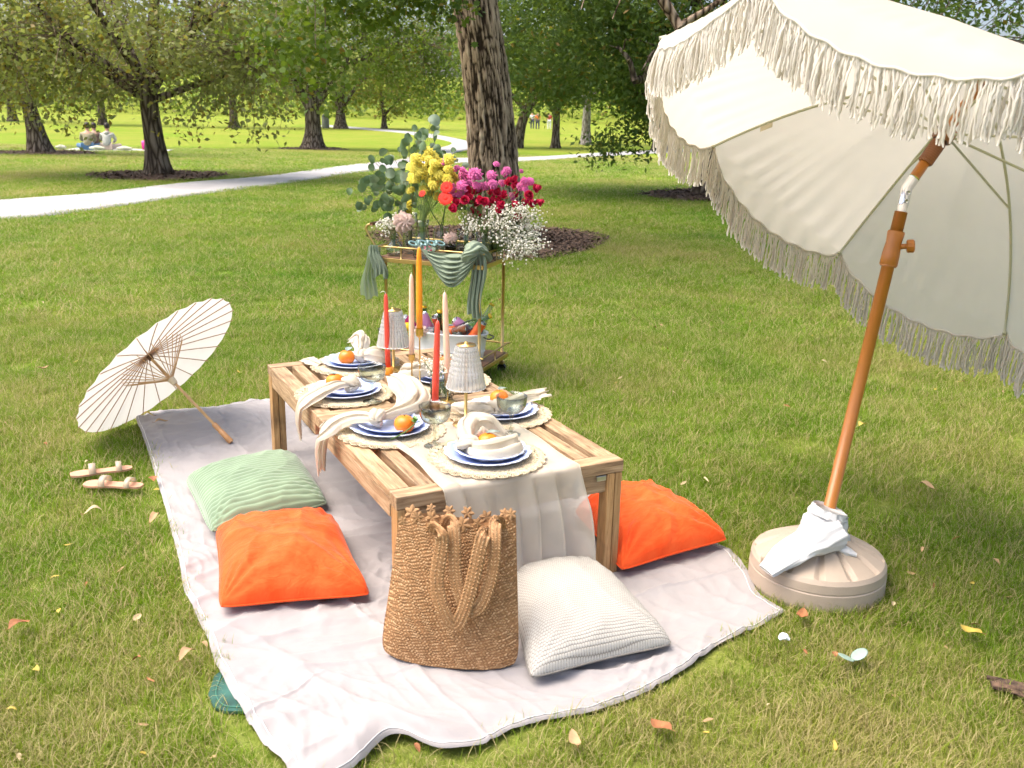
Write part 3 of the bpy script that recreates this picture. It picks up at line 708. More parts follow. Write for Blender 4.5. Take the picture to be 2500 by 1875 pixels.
tree("ash_tree", "leafy cool green tree with a drooping low bough behind the umbrella", (3.56, 17.66),
     [(0, 0, 0), (.02, 0, .9), (-.02, 0, 1.8), (0, 0, 2.6)], [.30, .25, .23, .21],
     [((0, 0, 2.2), (-1.75, -1.95, 1.95), .11, .06), ((-1.75, -1.95, 1.95), (-2.05, -1.95, 2.45), .055, .025), ((0, 0, 1.9), (-1.6, -.6, 1.75), .10, .03), ((0, 0, 2.3), (-3.2, -.4, 3.6), .12, .02), ((0, 0, 2.5), (-1.4, -1.4, 4.4), .11, .02), ((0, 0, 2.5), (2.2, 0, 4.4), .12, .02), ((0, 0, 2.5), (0, 1, 5.6), .12, .02), ((0, 0, 2.2), (-2.2, 1.2, 3.0), .09, .02)],
     [(1250, (-1.9, 0, 3.1), (2.8, 2.2, 1.75), lambda p: 1.55 + .28 * math.sin(2.1 * p[0])), (200, (.8, 0, 4.4), (2.6, 2.6, 2.0), None), (150, (-2.2, .3, 4.6), (2.8, 2.4, 1.4), None), (90, (-1.15, -.4, 1.95), (.75, .7, .55), None)],
     L_BLUE, .11, 30, .20, turn=.05, asp=.42, twig=False, extra=[(-1.9 + rng.normal(0, .16), -.5 + rng.normal(0, .2), 1.05 + rng.normal(0, .10)) for _ in range(12)] + [(-2.05 + rng.normal(0, .1), -.5, .85) for _ in range(4)] + [(-1.35 + rng.normal(0, .22), -.4, 1.2 + rng.normal(0, .13)) for _ in range(14)])

tree("ash_tree", "dark tree mass rising behind the umbrella's top edge", (8.4, 15.5),
     [(0, 0, 0), (0, 0, 1), (0, 0, 2.4)], [.28, .24, .2],
     [((0, 0, 2.2), (-1.8, 0, 4.2), .1, .02), ((0, 0, 2.2), (1.8, 0, 4.2), .1, .02), ((0, 0, 2.3), (0, .4, 5.5), .1, .02)],
     [(520, (-.4, 0, 4.0), (3.6, 2.6, 2.4), lambda p: 1.7)], L_BLUE, .14, 28, .26, turn=.04, asp=.45)
# trees farther back
def back_tree(name, label, base, h, r, tr, lm, trunk_h, lean=0.0, n=170, leaf=.24, bark=None, per=22, off=0.0, turn=.08):
    zc = trunk_h + (h - trunk_h) * .5
    tree(name, label, base, [(0, 0, 0), (lean * .4, 0, trunk_h * .5), (lean, 0, trunk_h)], [tr * 1.15, tr, tr * .85],
         [((lean, 0, trunk_h * .9), (lean - r * .6, 0, zc + .5), tr * .6, .03), ((lean, 0, trunk_h * .9), (lean + r * .6, 0, zc), tr * .6, .03), ((lean, 0, trunk_h * .95), (lean, .3, h * .9), tr * .7, .03)],
         [(n, (lean + off, 0, zc + .2), (r, r * .8, (h - trunk_h) * .55), lambda p: trunk_h * .82)], lm, leaf, per, .42, bark=bark, turn=turn, group="trees standing far back in the park")
back_tree("park_tree", "far round tree with a short dark trunk behind the forked tree", (-15.7, 88.2), 9.5, 6.0, .42, L_DEEP, 1.6, n=220, leaf=.34)
back_tree("park_tree", "far small tree with drooping yellow-green leaves beside the branch path", (-12.3, 91.6), 7.5, 4.8, .22, L_YELL, 1.3, n=170, leaf=.32, turn=.25)
back_tree("park_tree", "far slim tree with a crooked side limb and yellow-green leaves", (2.16, 55.62), 6.6, 3.3, .20, L_YELL, 2.7, n=120, leaf=.26)
back_tree("park_tree", "far leaning tree just past the big trunk", (-.05, 54.4), 7.5, 4.4, .27, L_DEEP, 2.2, lean=.55, n=190, leaf=.26)
back_tree("park_tree", "far tree with a pale trunk seen under the drooping bough", (4.31, 62.38), 8.0, 4.2, .26, L_BLUE, 2.8, n=150, leaf=.28, bark=M_BARK_PALE)
back_tree("park_tree", "far tree with a thick pale trunk beside the umbrella fringe", (8.43, 55.73), 7.0, 3.4, .30, L_BLUE, 2.0, n=140, leaf=.26, bark=M_BARK_PALE)
back_tree("park_tree", "far tree with a thin dark trunk next to a thick pale one", (7.72, 55.2), 6.5, 2.6, .17, L_DEEP, 2.1, n=110, leaf=.26)
back_tree("park_tree", "far dark tree at the picture's far-left edge", (-45.46, 89.4), 10, 5.5, .32, L_DEEP, 2.2, n=170, leaf=.34)
back_tree("park_tree", "far thin-trunked tree above the seated people", (-34.9, 83.5), 9, 5.0, .28, L_OLIVE, 2.6, n=170, leaf=.34)
back_tree("park_tree", "far broad tree between the split trunk and the forked tree", (-24, 84), 10, 6.5, .3, L_DEEP, 2.6, n=200, leaf=.34)
# distant wood closing the view
def treeline():
    C = []
    for _ in range(2200):
        x = rng.uniform(-150, 150); y = rng.uniform(140, 190); h = 10 + 4 * math.sin(x * .09) + 3 * math.sin(x * .23 + 1)
        C.append((x, y, float(gz(y)) + rng.uniform(.6, h)))
    V, F, cols = leaves_mesh(C, 26, 1.3, .75, .12)
    o = obj("treeline", V, F, L_DEEP, smooth=False, cols=cols); tag(o, "hazy mass of distant trees closing off the lawn", "trees", kind="stuff")
treeline()
# ------------------------------------------------------------------ blanket
def coons(Lc, Rc, Nc, Fc, nu, nv):
    """u: left to right, v: near to far"""
    Lp = smoothpath([(x, y, 0) for x, y in Lc[::-1]], nv); Rp = smoothpath([(x, y, 0) for x, y in Rc[::-1]], nv)
    Np = smoothpath([(x, y, 0) for x, y in Nc], nu); Fp = smoothpath([(x, y, 0) for x, y in Fc], nu)
    u = np.linspace(0, 1, nu)[:, None, None]; v = np.linspace(0, 1, nv)[None, :, None]
    S = (1 - u) * Lp[None] + u * Rp[None] + (1 - v) * Np[:, None] + v * Fp[:, None]
    S -= (1 - u) * (1 - v) * Np[0] + u * (1 - v) * Np[-1] + (1 - u) * v * Fp[0] + u * v * Fp[-1]
    return S
def blanket():
    nu, nv = 230, 330
    S = coons(BL_LEFT, BL_RIGHT, BL_NEAR, BL_FAR, nu, nv); P = S.reshape(-1, 3)
    u = np.repeat(np.linspace(0, 1, nu), nv); v = np.tile(np.linspace(0, 1, nv), nu)
    q = N3(P[:, 0], P[:, 1])
    wq = q + 0.18 * np.stack([pnoise(q * 2.2, 41), pnoise(q * 2.2, 42), 0 * u], 1)
    def ridges(ang, f1, f2, seed, sharp):
        c, s = math.cos(ang), math.sin(ang); a = wq[:, 0] * c + wq[:, 1] * s; b = -wq[:, 0] * s + wq[:, 1] * c
        n = pnoise(np.stack([a * f1, b * f2, 0 * a + seed], 1), seed); return np.clip(1 - np.abs(n) * sharp, 0, 1) ** 2
    mask = lambda sd, f=1.3: np.clip(0.5 + 1.6 * pnoise(q * f, sd), 0, 1)
    z = 0.016 + 0.007 * fbm(q * 2.0, 51, 3)
    z = z + 0.012 * ridges(0.35, 1.5, 7.5, 61, 5) * mask(71) + 0.010 * ridges(-0.6, 1.4, 8, 62, 5) * mask(72) + 0.008 * ridges(1.2, 1.8, 10, 63, 4.5) * mask(73)
    z = z + 0.006 * ridges(0.05, 3.0, 16.0, 64, 3.5) * mask(74, 2.2) + 0.005 * ridges(-1.1, 4, 19, 65, 3.5) * mask(75, 2.6) + 0.0045 * fbm(wq * 11, 52, 3)
    # heavier folds in the near-left corner and ripples along the far and left hems
    cn = np.exp(-((u - 0.18) ** 2 / .05 + (v - 0.05) ** 2 / .012))
    z = z + 0.060 * cn * (0.5 + 0.9 * pnoise(np.stack([u * 5.5 + v * 7, v * 9 - u * 2, 0 * u], 1), 77))
    z = z + 0.012 * np.exp(-u / .05) * (1 + np.sin(v * 62 + 3 * pnoise(q * 3, 3))) * .5 + 0.022 * np.exp(-(1 - v) / .035) * (0.6 + pnoise(np.stack([u * 13, v, 0 * u], 1), 78))
    # long straight folds of a cloth that was put away folded
    for uu in (0.33, 0.66): z = z + 0.004 * np.exp(-((u - uu) / .006) ** 2)
    for vv in (0.30, 0.62): z = z + 0.004 * np.exp(-((v - vv) / .005) ** 2)
    edge = np.minimum(np.minimum(u, 1 - u) * 1.6, np.minimum(v, 1 - v) * 2.8); z = z - 0.010 * np.exp(-edge / .010)
    P = P.copy(); P[:, 2] = np.maximum(z, .012)
    m = cloth("washed canvas", (0.36, 0.335, 0.33), 0.05, 1, .05, 700, .35, .92, .15, .10)
    o = obj("picnic_blanket", P, grid_faces(nu, nv), m); tag(o, "large off-white crumpled canvas blanket spread under the low table", "blanket")
    S2 = P.reshape(nu, nv, 3)
    B = np.concatenate([S2[3, 3:-3], S2[3:-3, -4], S2[-4, -4:2:-1], S2[-4:2:-1, 3]]); B = B[::2] + np.array([0, 0, .0012])
    obj("hem_stitching", *tube(B, .0013, 4), plain("hem thread", (.72, .70, .68), .9), o)
    sheet = thing("ground_sheet", "dark green waterproof sheet corner poking out under the blanket", "ground sheet", (-.66, 2.13, .0))
    Q = np.array([(-.775, 2.235), (-.765, 2.15), (-.735, 2.098), (-.70, 2.082), (-.60, 2.085), (-.45, 2.2), (-.5, 2.5), (-.72, 2.36)])
    V = np.concatenate([np.c_[Q, np.full(8, .012)], np.c_[Q, np.full(8, .004)]]); F = [list(range(8))] + [[i + 8 for i in range(8)][::-1]] + [[i, i + 8, (i + 1) % 8 + 8, (i + 1) % 8] for i in range(8)]
    obj("sheet", V, F, plain("green oilcloth", (.03, .10, .075), .35, var=.5, vscale=14), sheet, smooth=False, world=True)
    pth = np.c_[Q[:5], np.full(5, .0135)]; obj("seam", *tube(smoothpath(_ctr3(pth), 24), .0018, 5), plain("green binding", (.05, .19, .14), .6), sheet, world=True)
def _ctr3(p):
    c = p.mean(0); r = p.copy(); r[:, :2] = c[:2] + (p[:, :2] - c[:2]) * .9 + np.array([.012, .012]); return r
blanket()

# ------------------------------------------------------------------ folding table
TX, TY, TYAW, TW, TL, TH = -0.318, 2.502, 0.4721, 0.7605, 1.572, 0.42
_tc, _ts = math.cos(TYAW), math.sin(TYAW)
def tab(u, v, z=TH): return (TX + u * _tc - v * _ts, TY + u * _ts + v * _tc, z)
W1, W2, W3 = (0.15, 0.085, 0.042), (0.37, 0.24, 0.13), (0.53, 0.39, 0.245)
M_WOOD_V = woodmat("acacia along", W1, W2, W3, (30, 2.4, 30), .6, .75)
M_WOOD_U = woodmat("acacia across", W1, W2, W3, (2.4, 30, 30), .6, .8)
M_WOOD_Z = woodmat("acacia upright", (0.20, 0.10, 0.04), (0.44, 0.25, 0.10), (0.56, 0.36, 0.17), (30, 30, 2.4), .55, .85)
M_BLACK = plain("black strap", (.02, .02, .02), .5); M_STEEL = plain("steel catch", (.6, .6, .58), .3, 1.0, .05)
def table():
    t = thing("folding_table", "low slatted wooden folding table set for six on the blanket", "table", (TX, TY, 0.028), TYAW)
    Z = TH - 0.028
    pitch = (TW - .0) / 10; half = TL / 2
    for hf in (0, 1):
        v0 = hf * half + .001; v1 = (hf + 1) * half - .001
        a, b = v0 + .062, v1 - .062
        for i in range(10):
            x0 = i * pitch + (.0 if i == 0 else .0125); x1 = (i + 1) * pitch - (.0 if i == 9 else .0125); dz = random.uniform(-.0015, .001)
            obj("slat", *bevbox(x0 + .001, x1 - .001, a + .001, b - .001, Z - (.0225 if i in (0, 9) else .036) + dz, Z - .001 + dz, .0025), M_WOOD_V, t, smooth=False)
        for k, (p, q) in enumerate(((v0, v0 + .061), (v1 - .061, v1))):
            obj("end_rail", *bevbox(0, TW, p, q, Z - .040, Z, .003), M_WOOD_U, t, smooth=False)
        for x0, x1 in ((0.002, .024), (TW - .024, TW - .002)):
            obj("side_rail", *bevbox(x0, x1, v0 + .0625, v1 - .0625, Z - .085, Z - .024, .003), M_WOOD_V, t, smooth=False)
        for vv in (.27, .53): obj("cross_batten", *bevbox(.026, TW - .026, v0 + vv - .02, v0 + vv + .02, Z - .060, Z - .040, .002), M_WOOD_U, t, smooth=False)
    for v0, v1 in ((.012, .032), (TL - .032, TL - .012)):
        obj("apron", *bevbox(.056, TW - .056, v0, v1, Z - .105, Z - .042, .003), M_WOOD_U, t, smooth=False)
    for x0 in (.002, TW - .056):
        for y0 in (.002, TL - .054):
            obj("leg", *bevbox(x0, x0 + .026, y0, y0 + .05, 0, Z - .0415, .003), M_WOOD_Z, t, smooth=False)
            o = obj("leg", *bevbox(x0 + .028, x0 + .054, y0 + .001, y0 + .05, 0, Z - .0415, .003), M_WOOD_Z, t, smooth=False)
    obj("strap", *bevbox(.585, .603, .003, .011, Z - .108, Z - .04, .001), M_BLACK, t, smooth=False)
    obj("catch", *bevbox(.665, .70, .004, .0115, Z - .062, Z - .045, .002), M_STEEL, t, smooth=False)
table()

# gauze runner along the middle, falling over the near end
M_GAUZE = cloth("cream gauze", (0.76, 0.69, 0.56), 0.35, 1, .07, 500, .5, .95, .1, .15)
M_SHEER = cloth("sheer cream gauze", (0.88, 0.83, 0.72), 0.4, .62, .07, 500, .5, .95, .1, .15)
def runner():
    t = thing("table_runner", "sheer cream gauze runner hanging over the near end of the table", "table runner", tab(.36, .3, TH))
    nu, nv = 70, 120; s = np.linspace(0, 1, nv); u = np.linspace(0, 1, nu)
    on = .55; drop = .37; L = on + drop; V = np.zeros((nu, nv, 3))
    for j, q in enumerate(s):
        d = q * L - drop   # <0: hanging part
        w0 = .225 + (.0 if d > 0 else 0.02 * (-d / drop)); cu = .365 + (.0 if d > 0 else .03 * (-d / drop))
        hang = np.clip(-d / .12, 0, 1)
        for i, a in enumerate(u):
            g = (a - .5) * 2; pl = pnoise(np.array([[a * 9, d * 1.2, 3.3]]), 91)[0]; pl2 = math.sin(a * 34 + 2.5 * pnoise(np.array([[a * 3, d * 2, 0]]), 92)[0])
            edgeb = np.clip((abs(g) - .35) / .5, 0, 1)
            uu = cu + g * w0 * (1 - .06 * hang) + (.008 + .012 * edgeb) * pl2 * (.4 + .6 * hang) + .03 * pnoise(np.array([[g * 2, d * 3, 8.1]]), 96)[0]
            if d > 0: vv, zz = d, TH + .0035 + .006 * abs(pl) + .010 * max(0, pl2) * edgeb
            else: vv, zz = -.006 - .016 * hang * (1 + pl2 * (.25 + 1.3 * edgeb)) - .045 * abs(pl) * hang, TH + .003 + d * (1 - .03 * math.sin(a * 11))
            V[i, j] = tab(uu, vv, max(zz, .045))
    obj("cloth", V.reshape(-1, 3), grid_faces(nu, nv), M_SHEER, t, world=True)
    for i in (0, nu - 1): obj("selvedge", *tube(V[i], .0014, 5), M_GAUZE, t, world=True)
    obj("hem", *tube(V[:, 0], .0018, 5), M_GAUZE, t, world=True)
runner()

# ------------------------------------------------------------------ placemats
def crochet_mat(name, c, scale=170, b=.9):
    m, t, p, o = newmat(name); v = coord(t)
    vo = nd(t, "ShaderNodeTexVoronoi"); vo.inputs['Scale'].default_value = scale; t.links.new(v, vo.inputs['Vector'])
    r = ramp(t, [(0.15, c), (0.6, tuple(x * .84 for x in c)), (0.95, tuple(x * .5 for x in c))]); t.links.new(vo.outputs['Distance'], r.inputs[0])
    t.links.new(r.outputs[0], p.inputs['Base Color']); setin(p, Roughness=.9); p.inputs['Specular IOR Level'].default_value = .15
    inv = math_(t, 'SUBTRACT', 1.0, vo.outputs['Distance']); t.links.new(bump(t, inv, b, .003), p.inputs['Normal']); return m
M_JUTE = crochet_mat("cream crochet", (.66, .55, .38))
def placemat_meshes():
    prof = []; r = .004
    while r < .158:
        k = r / .0058 * 2 * math.pi; prof.append((r, .0055 + .0017 * math.cos(k))); r += .00145
    prof.append((.160, .001)); prof.append((.150, .0005))
    disc = mdata("weave", *lathe(prof, 96, close=False), M_JUTE)
    mb = MB(); n = 30
    for i in range(n):
        a0 = 2 * math.pi * i / n; c = np.array([math.cos(a0), math.sin(a0), 0]); s = np.array([-c[1], c[0], 0])
        for k in range(7):
            g = (k - 3) / 3; d = c * math.cos(g * 1.15) + s * math.sin(g * 1.15); p0 = c * .156 + s * g * .006; p1 = c * .164 + d * .0205
            P = np.array([p0, (p0 + p1) / 2 + [0, 0, .003], p1]); P[:, 2] += .004; mb.add(*tube(P, [.0018, .0028, .0022], 5))
        arc = [c * .164 + (c * math.cos(g) + s * math.sin(g)) * .0225 + np.array([0, 0, .004]) for g in np.linspace(-1.3, 1.3, 7)]; mb.add(*tube(arc, .0021, 5))
    V, F = mb.get(); return disc, mdata("scalloped_edge", V, F, M_JUTE)
MAT_DISC, MAT_EDGE = placemat_meshes()
SET = dict(A=(.36, .172), B=(.18, .545), C=(.165, 1.02), D=(.33, 1.40), E=(.60, .565), F=(.585, 1.04))
WHERE = dict(A="at the near end of the table", B="nearer us on the left side", C="on the left side farther back", D="at the far end of the table", E="nearer us on the right side", F="farther back on the right side")
for k, (u, v) in SET.items():
    t = thing("placemat", "round cream crochet placemat with scalloped edge " + WHERE[k], "placemat", tab(u, v, TH + (.0075 if k == 'A' else .0025)), random.uniform(0, 1), "crochet placemats around the table")
    link("weave", MAT_DISC, t); link("scalloped_edge", MAT_EDGE, t)

# ------------------------------------------------------------------ plates
def platemat():
    m, t, p, o = newmat("pale blue glaze"); a = nd(t, "ShaderNodeVertexColor", layer_name="col"); sp = nd(t, "ShaderNodeSeparateColor"); t.links.new(a.outputs[0], sp.inputs[0])
    n = noise(t, coord(t), 18, 3); c0 = mixc(t, n.outputs[0], (.34, .42, .68), (.40, .48, .73)); c = mixc(t, sp.outputs[0], c0, (.68, .72, .82))
    t.links.new(c, p.inputs['Base Color']); setin(p, Roughness=.38); return m
M_PLATE = platemat()
def plate_mesh(Rr, hgt, lobes=18):
    prof = [(.002, .004), (Rr * .3, .004), (Rr * .62, .005), (Rr * .70, .008), (Rr * .80, .012), (Rr * .92, hgt - .002), (Rr * .985, hgt), (Rr, hgt - .0005), (Rr * .99, hgt - .0035), (Rr * .9, hgt - .006), (Rr * .72, .003), (Rr * .64, .0), (.002, .0)]
    n = 180
    def mod(th, pr_):
        sc_ = 1 - .055 * (1 - np.abs(np.sin(th * lobes / 2)) ** .75); wgt = np.clip((pr_[:, 0] / Rr - .55) / .4, 0, 1)[:, None] ** 1.5
        return 1 + (sc_[None] - 1) * wgt
    V, F = lathe(prof, n, mod=mod)
    th = np.linspace(0, 2 * np.pi, n, endpoint=False); Vr = V.reshape(len(prof), n, 3)
    for i in range(3, 9): Vr[i, :, 2] += .0022 * (np.abs(np.sin(th * lobes / 2)) - .5) * np.clip((prof[i][0] / Rr - .6) / .3, 0, 1)
    rim = np.zeros(len(V)); rim.reshape(len(prof), n)[6:8] = 1.0
    return mdata("plate", V, F, M_PLATE, cols=np.repeat(rim[:, None], 3, 1))
ME_DINNER, ME_SALAD = plate_mesh(.138, .020), plate_mesh(.113, .021)
for k, (u, v) in SET.items():
    du, dv = random.uniform(-.004, .004), random.uniform(-.004, .004); zb = TH + (.0145 if k == 'A' else .0095)
    o = link("dinner_plate", ME_DINNER, None, tab(u + du, v + dv, zb), (0, 0, random.random())); tag(o, "large pale blue scalloped lower plate " + WHERE[k], "plate", "pale blue dinner plates")
    o = link("salad_plate", ME_SALAD, None, tab(u + du * 2 + .004, v + dv, zb + .0075), (random.uniform(-.015, .015), random.uniform(-.02, .02), random.random())); tag(o, "smaller pale blue scalloped upper plate " + WHERE[k], "plate", "pale blue salad plates")

# ------------------------------------------------------------------ napkins: gathered cloth tails and a knot
def puff(path, wid, hgt, seed=0, m=60, n=64, pleat=.34):
    P = smoothpath(path, m); s = np.linspace(0, 1, m); a = np.interp(s, np.linspace(0, 1, len(wid)), wid); b = np.interp(s, np.linspace(0, 1, len(hgt)), hgt)
    T = np.gradient(P, axis=0); T /= np.linalg.norm(T, axis=1)[:, None]
    side = np.cross(T, [0, 0, 1.0]); nrm = np.linalg.norm(side, axis=1)
    last = np.array([1.0, 0, 0])
    for i in range(m):
        if nrm[i] > .25: last = side[i] / nrm[i]
        side[i] = last
    up = np.cross(side, T); ph = np.linspace(0, 2 * np.pi, n, endpoint=False)
    A, Sx = np.meshgrid(ph, s); Q = np.stack([np.cos(A).ravel() * 2.6, np.sin(A).ravel() * 2.6, Sx.ravel() * 1.6 + seed * 7.7], 1)
    f = 1 - np.abs(pnoise(Q * 1.5, seed)) * 2.2; r = (1 + pleat * (f - .35) + .9 * pleat * (1 - np.abs(pnoise(Q * np.array([2.6, 2.6, .7]), seed + 5)) * 3.0) + .7 * pleat * fbm(Q * np.array([.8, .8, 2.2]), seed + 3, 2)).reshape(m, n)
    V = P[:, None] + r[..., None] * (a[:, None, None] * np.cos(ph)[None, :, None] * side[:, None] + b[:, None, None] * np.sin(ph)[None, :, None] * up[:, None])
    F = grid_faces(m, n, wv=True).tolist() + [list(range(n))[::-1], [(m - 1) * n + i for i in range(n)]]
    return V.reshape(-1, 3), F
def drapery(path, wid, hgt, seed=0, m=64, n=44, k=9.0):
    """a gathered strip of thin cloth along a path: soft pleats across, free hems at both sides"""
    P = smoothpath(path, m); s = np.linspace(0, 1, m); a = np.interp(s, np.linspace(0, 1, len(wid)), wid); b = np.interp(s, np.linspace(0, 1, len(hgt)), hgt)
    T = np.gradient(P, axis=0); T /= np.linalg.norm(T, axis=1)[:, None]; side = np.cross(T, [0, 0, 1.0]); nr = np.linalg.norm(side, axis=1); last = side[0] / max(nr[0], 1e-6)
    for i in range(m):
        if nr[i] > .35:
            v = side[i] / nr[i]; last = v if v @ last > 0 else -v
        side[i] = last
    up = np.cross(side, T); up[up[:, 2] < -.2] *= -1
    c = np.linspace(-1, 1, n); Cc, S_ = np.meshgrid(c, s); q = np.stack([Cc.ravel() * 1.4, S_.ravel() * 2.2, 0 * Cc.ravel() + seed * 3.3], 1)
    w1 = pnoise(q, seed).reshape(m, n); w2 = pnoise(q * 2.3, seed + 1).reshape(m, n)
    ph = k * Cc + 2.2 * w1 + seed; fold = np.abs(np.sin(ph)) ** .8 - .5 + .35 * np.sin(2.3 * ph + 1.0)
    amp = (.22 * a + .18 * b)[:, None] * (.6 + .6 * np.abs(Cc) ** .5)
    lat = a[:, None] * (Cc + .16 * np.cos(ph) + .25 * w2); ht = b[:, None] * (1 - np.abs(Cc) ** 1.7) * 1.6 - b[:, None] * .6 + amp * fold + .3 * b[:, None] * w2
    V = P[:, None] + lat[..., None] * side[:, None] + ht[..., None] * up[:, None]
    end = (S_ > .985) * (0.010 * np.sin(Cc * 11 + seed)); V += end[..., None] * T[:, None]
    return V.reshape(-1, 3), grid_faces(m, n)
def knot(c, axis, r=.020, tr=.0125, seed=0):
    mb = MB(); M_ = align(axis)
    for k, tl in enumerate((-.35, .3)):
        R2 = M_ @ rotm((1, 0, 0), tl); P = np.array([R2 @ np.array([math.cos(a) * r, math.sin(a) * r * .9, (k - .5) * .013 + .006 * math.sin(a * 2 + seed)]) for a in np.linspace(0, 2 * math.pi, 25)]) + np.array(c)
        V, F = puff(P, [tr] * 3, [tr * .9] * 3, seed + 11 * k, 36, 20, .3); mb.add(V, F)
    return mb.get()
def napkin(label, tails, kn, cat_seed):
    base = np.array(kn[0]); t = thing("napkin", label, "napkin", tuple(base), group="knotted cream gauze napkins")
    for i, (path, wd, hg) in enumerate(tails): obj("tail", *drapery(path, [x * 1.12 for x in wd], hg, cat_seed + i), M_GAUZE, t, world=True)
    obj("knot", *knot(*kn, seed=cat_seed), M_GAUZE, t, world=True)
pA = np.array(tab(*SET['A'], TH + .028)); off = lambda *p: tuple(pA + np.array(p))
napkin("puffed cream napkin knotted round a small mandarin on the nearest plate",
       [([off(-.055, -.012, .022), off(-.066, .04, .045), off(-.045, .085, .058), off(.005, .098, .05), off(.06, .085, .022)], [.018, .034, .046, .042, .02], [.016, .03, .038, .034, .008]),
        ([off(-.05, -.02, .02), off(-.01, -.048, .024), off(.045, -.035, .026), off(.082, .005, .026), off(.078, .05, .022)], [.016, .032, .038, .034, .014], [.016, .026, .032, .030, .014])], (off(-.055, -.014, .024), (.35, .9, .25)), 3)
napkin("cream napkin hanging off the table edge, beside the mandarin with a green sprig",
       [([(-.45, 3.037, .476), (-.519, 3.051, .474), (-.577, 3.042, .459), (-.615, 3.005, .438), (-.634, 3.01, .375), (-.636, 3.02, .29)], [.014, .026, .034, .036, .034, .022], [.013, .018, .018, .012, .009, .004]),
        ([(-.45, 3.045, .472), (-.403, 3.109, .467), (-.366, 3.202, .458), (-.352, 3.33, .458), (-.408, 3.48, .468), (-.468, 3.61, .462)], [.013, .026, .048, .058, .052, .018], [.013, .022, .026, .030, .028, .010])], ((-.449, 3.042, .478), (1, .25, 0)), 5)
napkin("cream napkin trailing over the table's left edge in front of a mandarin",
       [([(-.608, 3.435, .478), (-.655, 3.405, .474), (-.705, 3.358, .462), (-.752, 3.31, .436), (-.770, 3.31, .375), (-.768, 3.32, .30)], [.012, .022, .030, .032, .030, .016], [.012, .018, .016, .011, .009, .004]),
        ([(-.605, 3.45, .475), (-.580, 3.47, .468), (-.575, 3.43, .466)], [.012, .016, .010], [.011, .012, .007])], ((-.604, 3.448, .478), (.8, .6, 0)), 8)
napkin("cream napkin bunched at the far end of the table beside the mandarin",
       [([(-.640, 3.90, .468), (-.640, 3.96, .500), (-.655, 4.00, .520), (-.70, 4.02, .500)], [.016, .032, .034, .012], [.016, .028, .026, .008]),
        ([(-.625, 3.88, .468), (-.575, 3.865, .478), (-.52, 3.885, .455), (-.49, 3.95, .436)], [.016, .034, .034, .014], [.016, .030, .022, .008])], ((-.635, 3.888, .472), (.9, .2, 0)), 12)
napkin("cream napkin spread flat across the plate behind the near lamp pole",
       [([(-.058, 3.191, .474), (-.119, 3.203, .468), (-.198, 3.27, .452)], [.022, .046, .050], [.014, .014, .006]),
        ([(-.05, 3.20, .474), (.016, 3.30, .468), (.075, 3.395, .458), (.125, 3.415, .468)], [.016, .026, .036, .028], [.014, .018, .016, .010])], ((-.052, 3.196, .474), (.8, .6, 0)), 15)
napkin("peach napkin lying on the plate behind the gold candlesticks",
       [([(-.325, 3.70, .462), (-.37, 3.65, .478), (-.415, 3.66, .468), (-.445, 3.70, .445)], [.014, .034, .034, .016], [.014, .028, .026, .008]),
        ([(-.315, 3.71, .462), (-.26, 3.74, .470), (-.20, 3.78, .448)], [.014, .03, .02], [.014, .024, .008])], ((-.32, 3.706, .464), (.8, -.3, 0)), 18)
t = thing("napkin", "loose white napkin corner behind the crochet mat at the far-left table end", "napkin", (-.86, 3.92, .43), group="knotted cream gauze napkins")
obj("tail", *drapery([(-.80, 3.87, .43), (-.845, 3.90, .438), (-.89, 3.95, .428)], [.02, .035, .015], [.006, .012, .004], 30), M_GAUZE, t, world=True)

# ------------------------------------------------------------------ mandarins with leaf tags
def citrus():
    m, t, p, o = newmat("mandarin peel"); v = coord(t); n = noise(t, v, 25, 3); vo = noise(t, v, 320, 2)
    r = ramp(t, [(0.3, (.82, .17, .008)), (0.7, (.92, .26, .012))]); t.links.new(n.outputs[0], r.inputs[0]); t.links.new(r.outputs[0], p.inputs['Base Color'])
    setin(p, Roughness=.38); t.links.new(bump(t, vo.outputs[0], .35, .0015), p.inputs['Normal']); p.inputs['Subsurface Weight'].default_value = .1; p.inputs['Subsurface Radius'].default_value = (.02, .008, .002); return m
M_CITRUS = citrus(); M_LEAFTAG = plain("silver green leaf", (.22, .28, .25), .3, 0, .5, 60, .3); M_STEM = plain("green stem", (.08, .16, .03), .6)
def mandarin_mesh():
    prof = []
    for i in range(19):
        a = math.pi * i / 18; r = .0345 * math.sin(a) ** .92 if 0 < i < 18 else .0006; z = -.0295 * math.cos(a)
        if i > 15: z -= .0035 * ((i - 15) / 3) ** 2
        prof.append((r, z))
    def mod(th, pr_): return 1 + .018 * np.cos(th * 5)[None] * (np.clip(pr_[:, 1] / .03, 0, 1)[:, None])
    return mdata("fruit", *lathe(prof, 36, mod=mod), M_CITRUS)
ME_MAND = mandarin_mesh()
def leaf_grid(L, W, curl=.25, fold=.15, nu=9, nv=5):
    u = np.linspace(0, 1, nu); v = np.linspace(-1, 1, nv); U, Vv = np.meshgrid(u, v, indexing='ij')
    wd = W * np.sin(np.pi * np.clip(U, .01, .99)) ** .7; X = U * L; Y = Vv * wd; Z = curl * L * U * (1 - U) * 2 + fold * np.abs(Vv) * wd
    return np.stack([X, Y, Z], -1).reshape(-1, 3), grid_faces(nu, nv)
ME_TAG = mdata("leaf_tag", *leaf_grid(.05, .015, .15, .1), M_LEAFTAG)
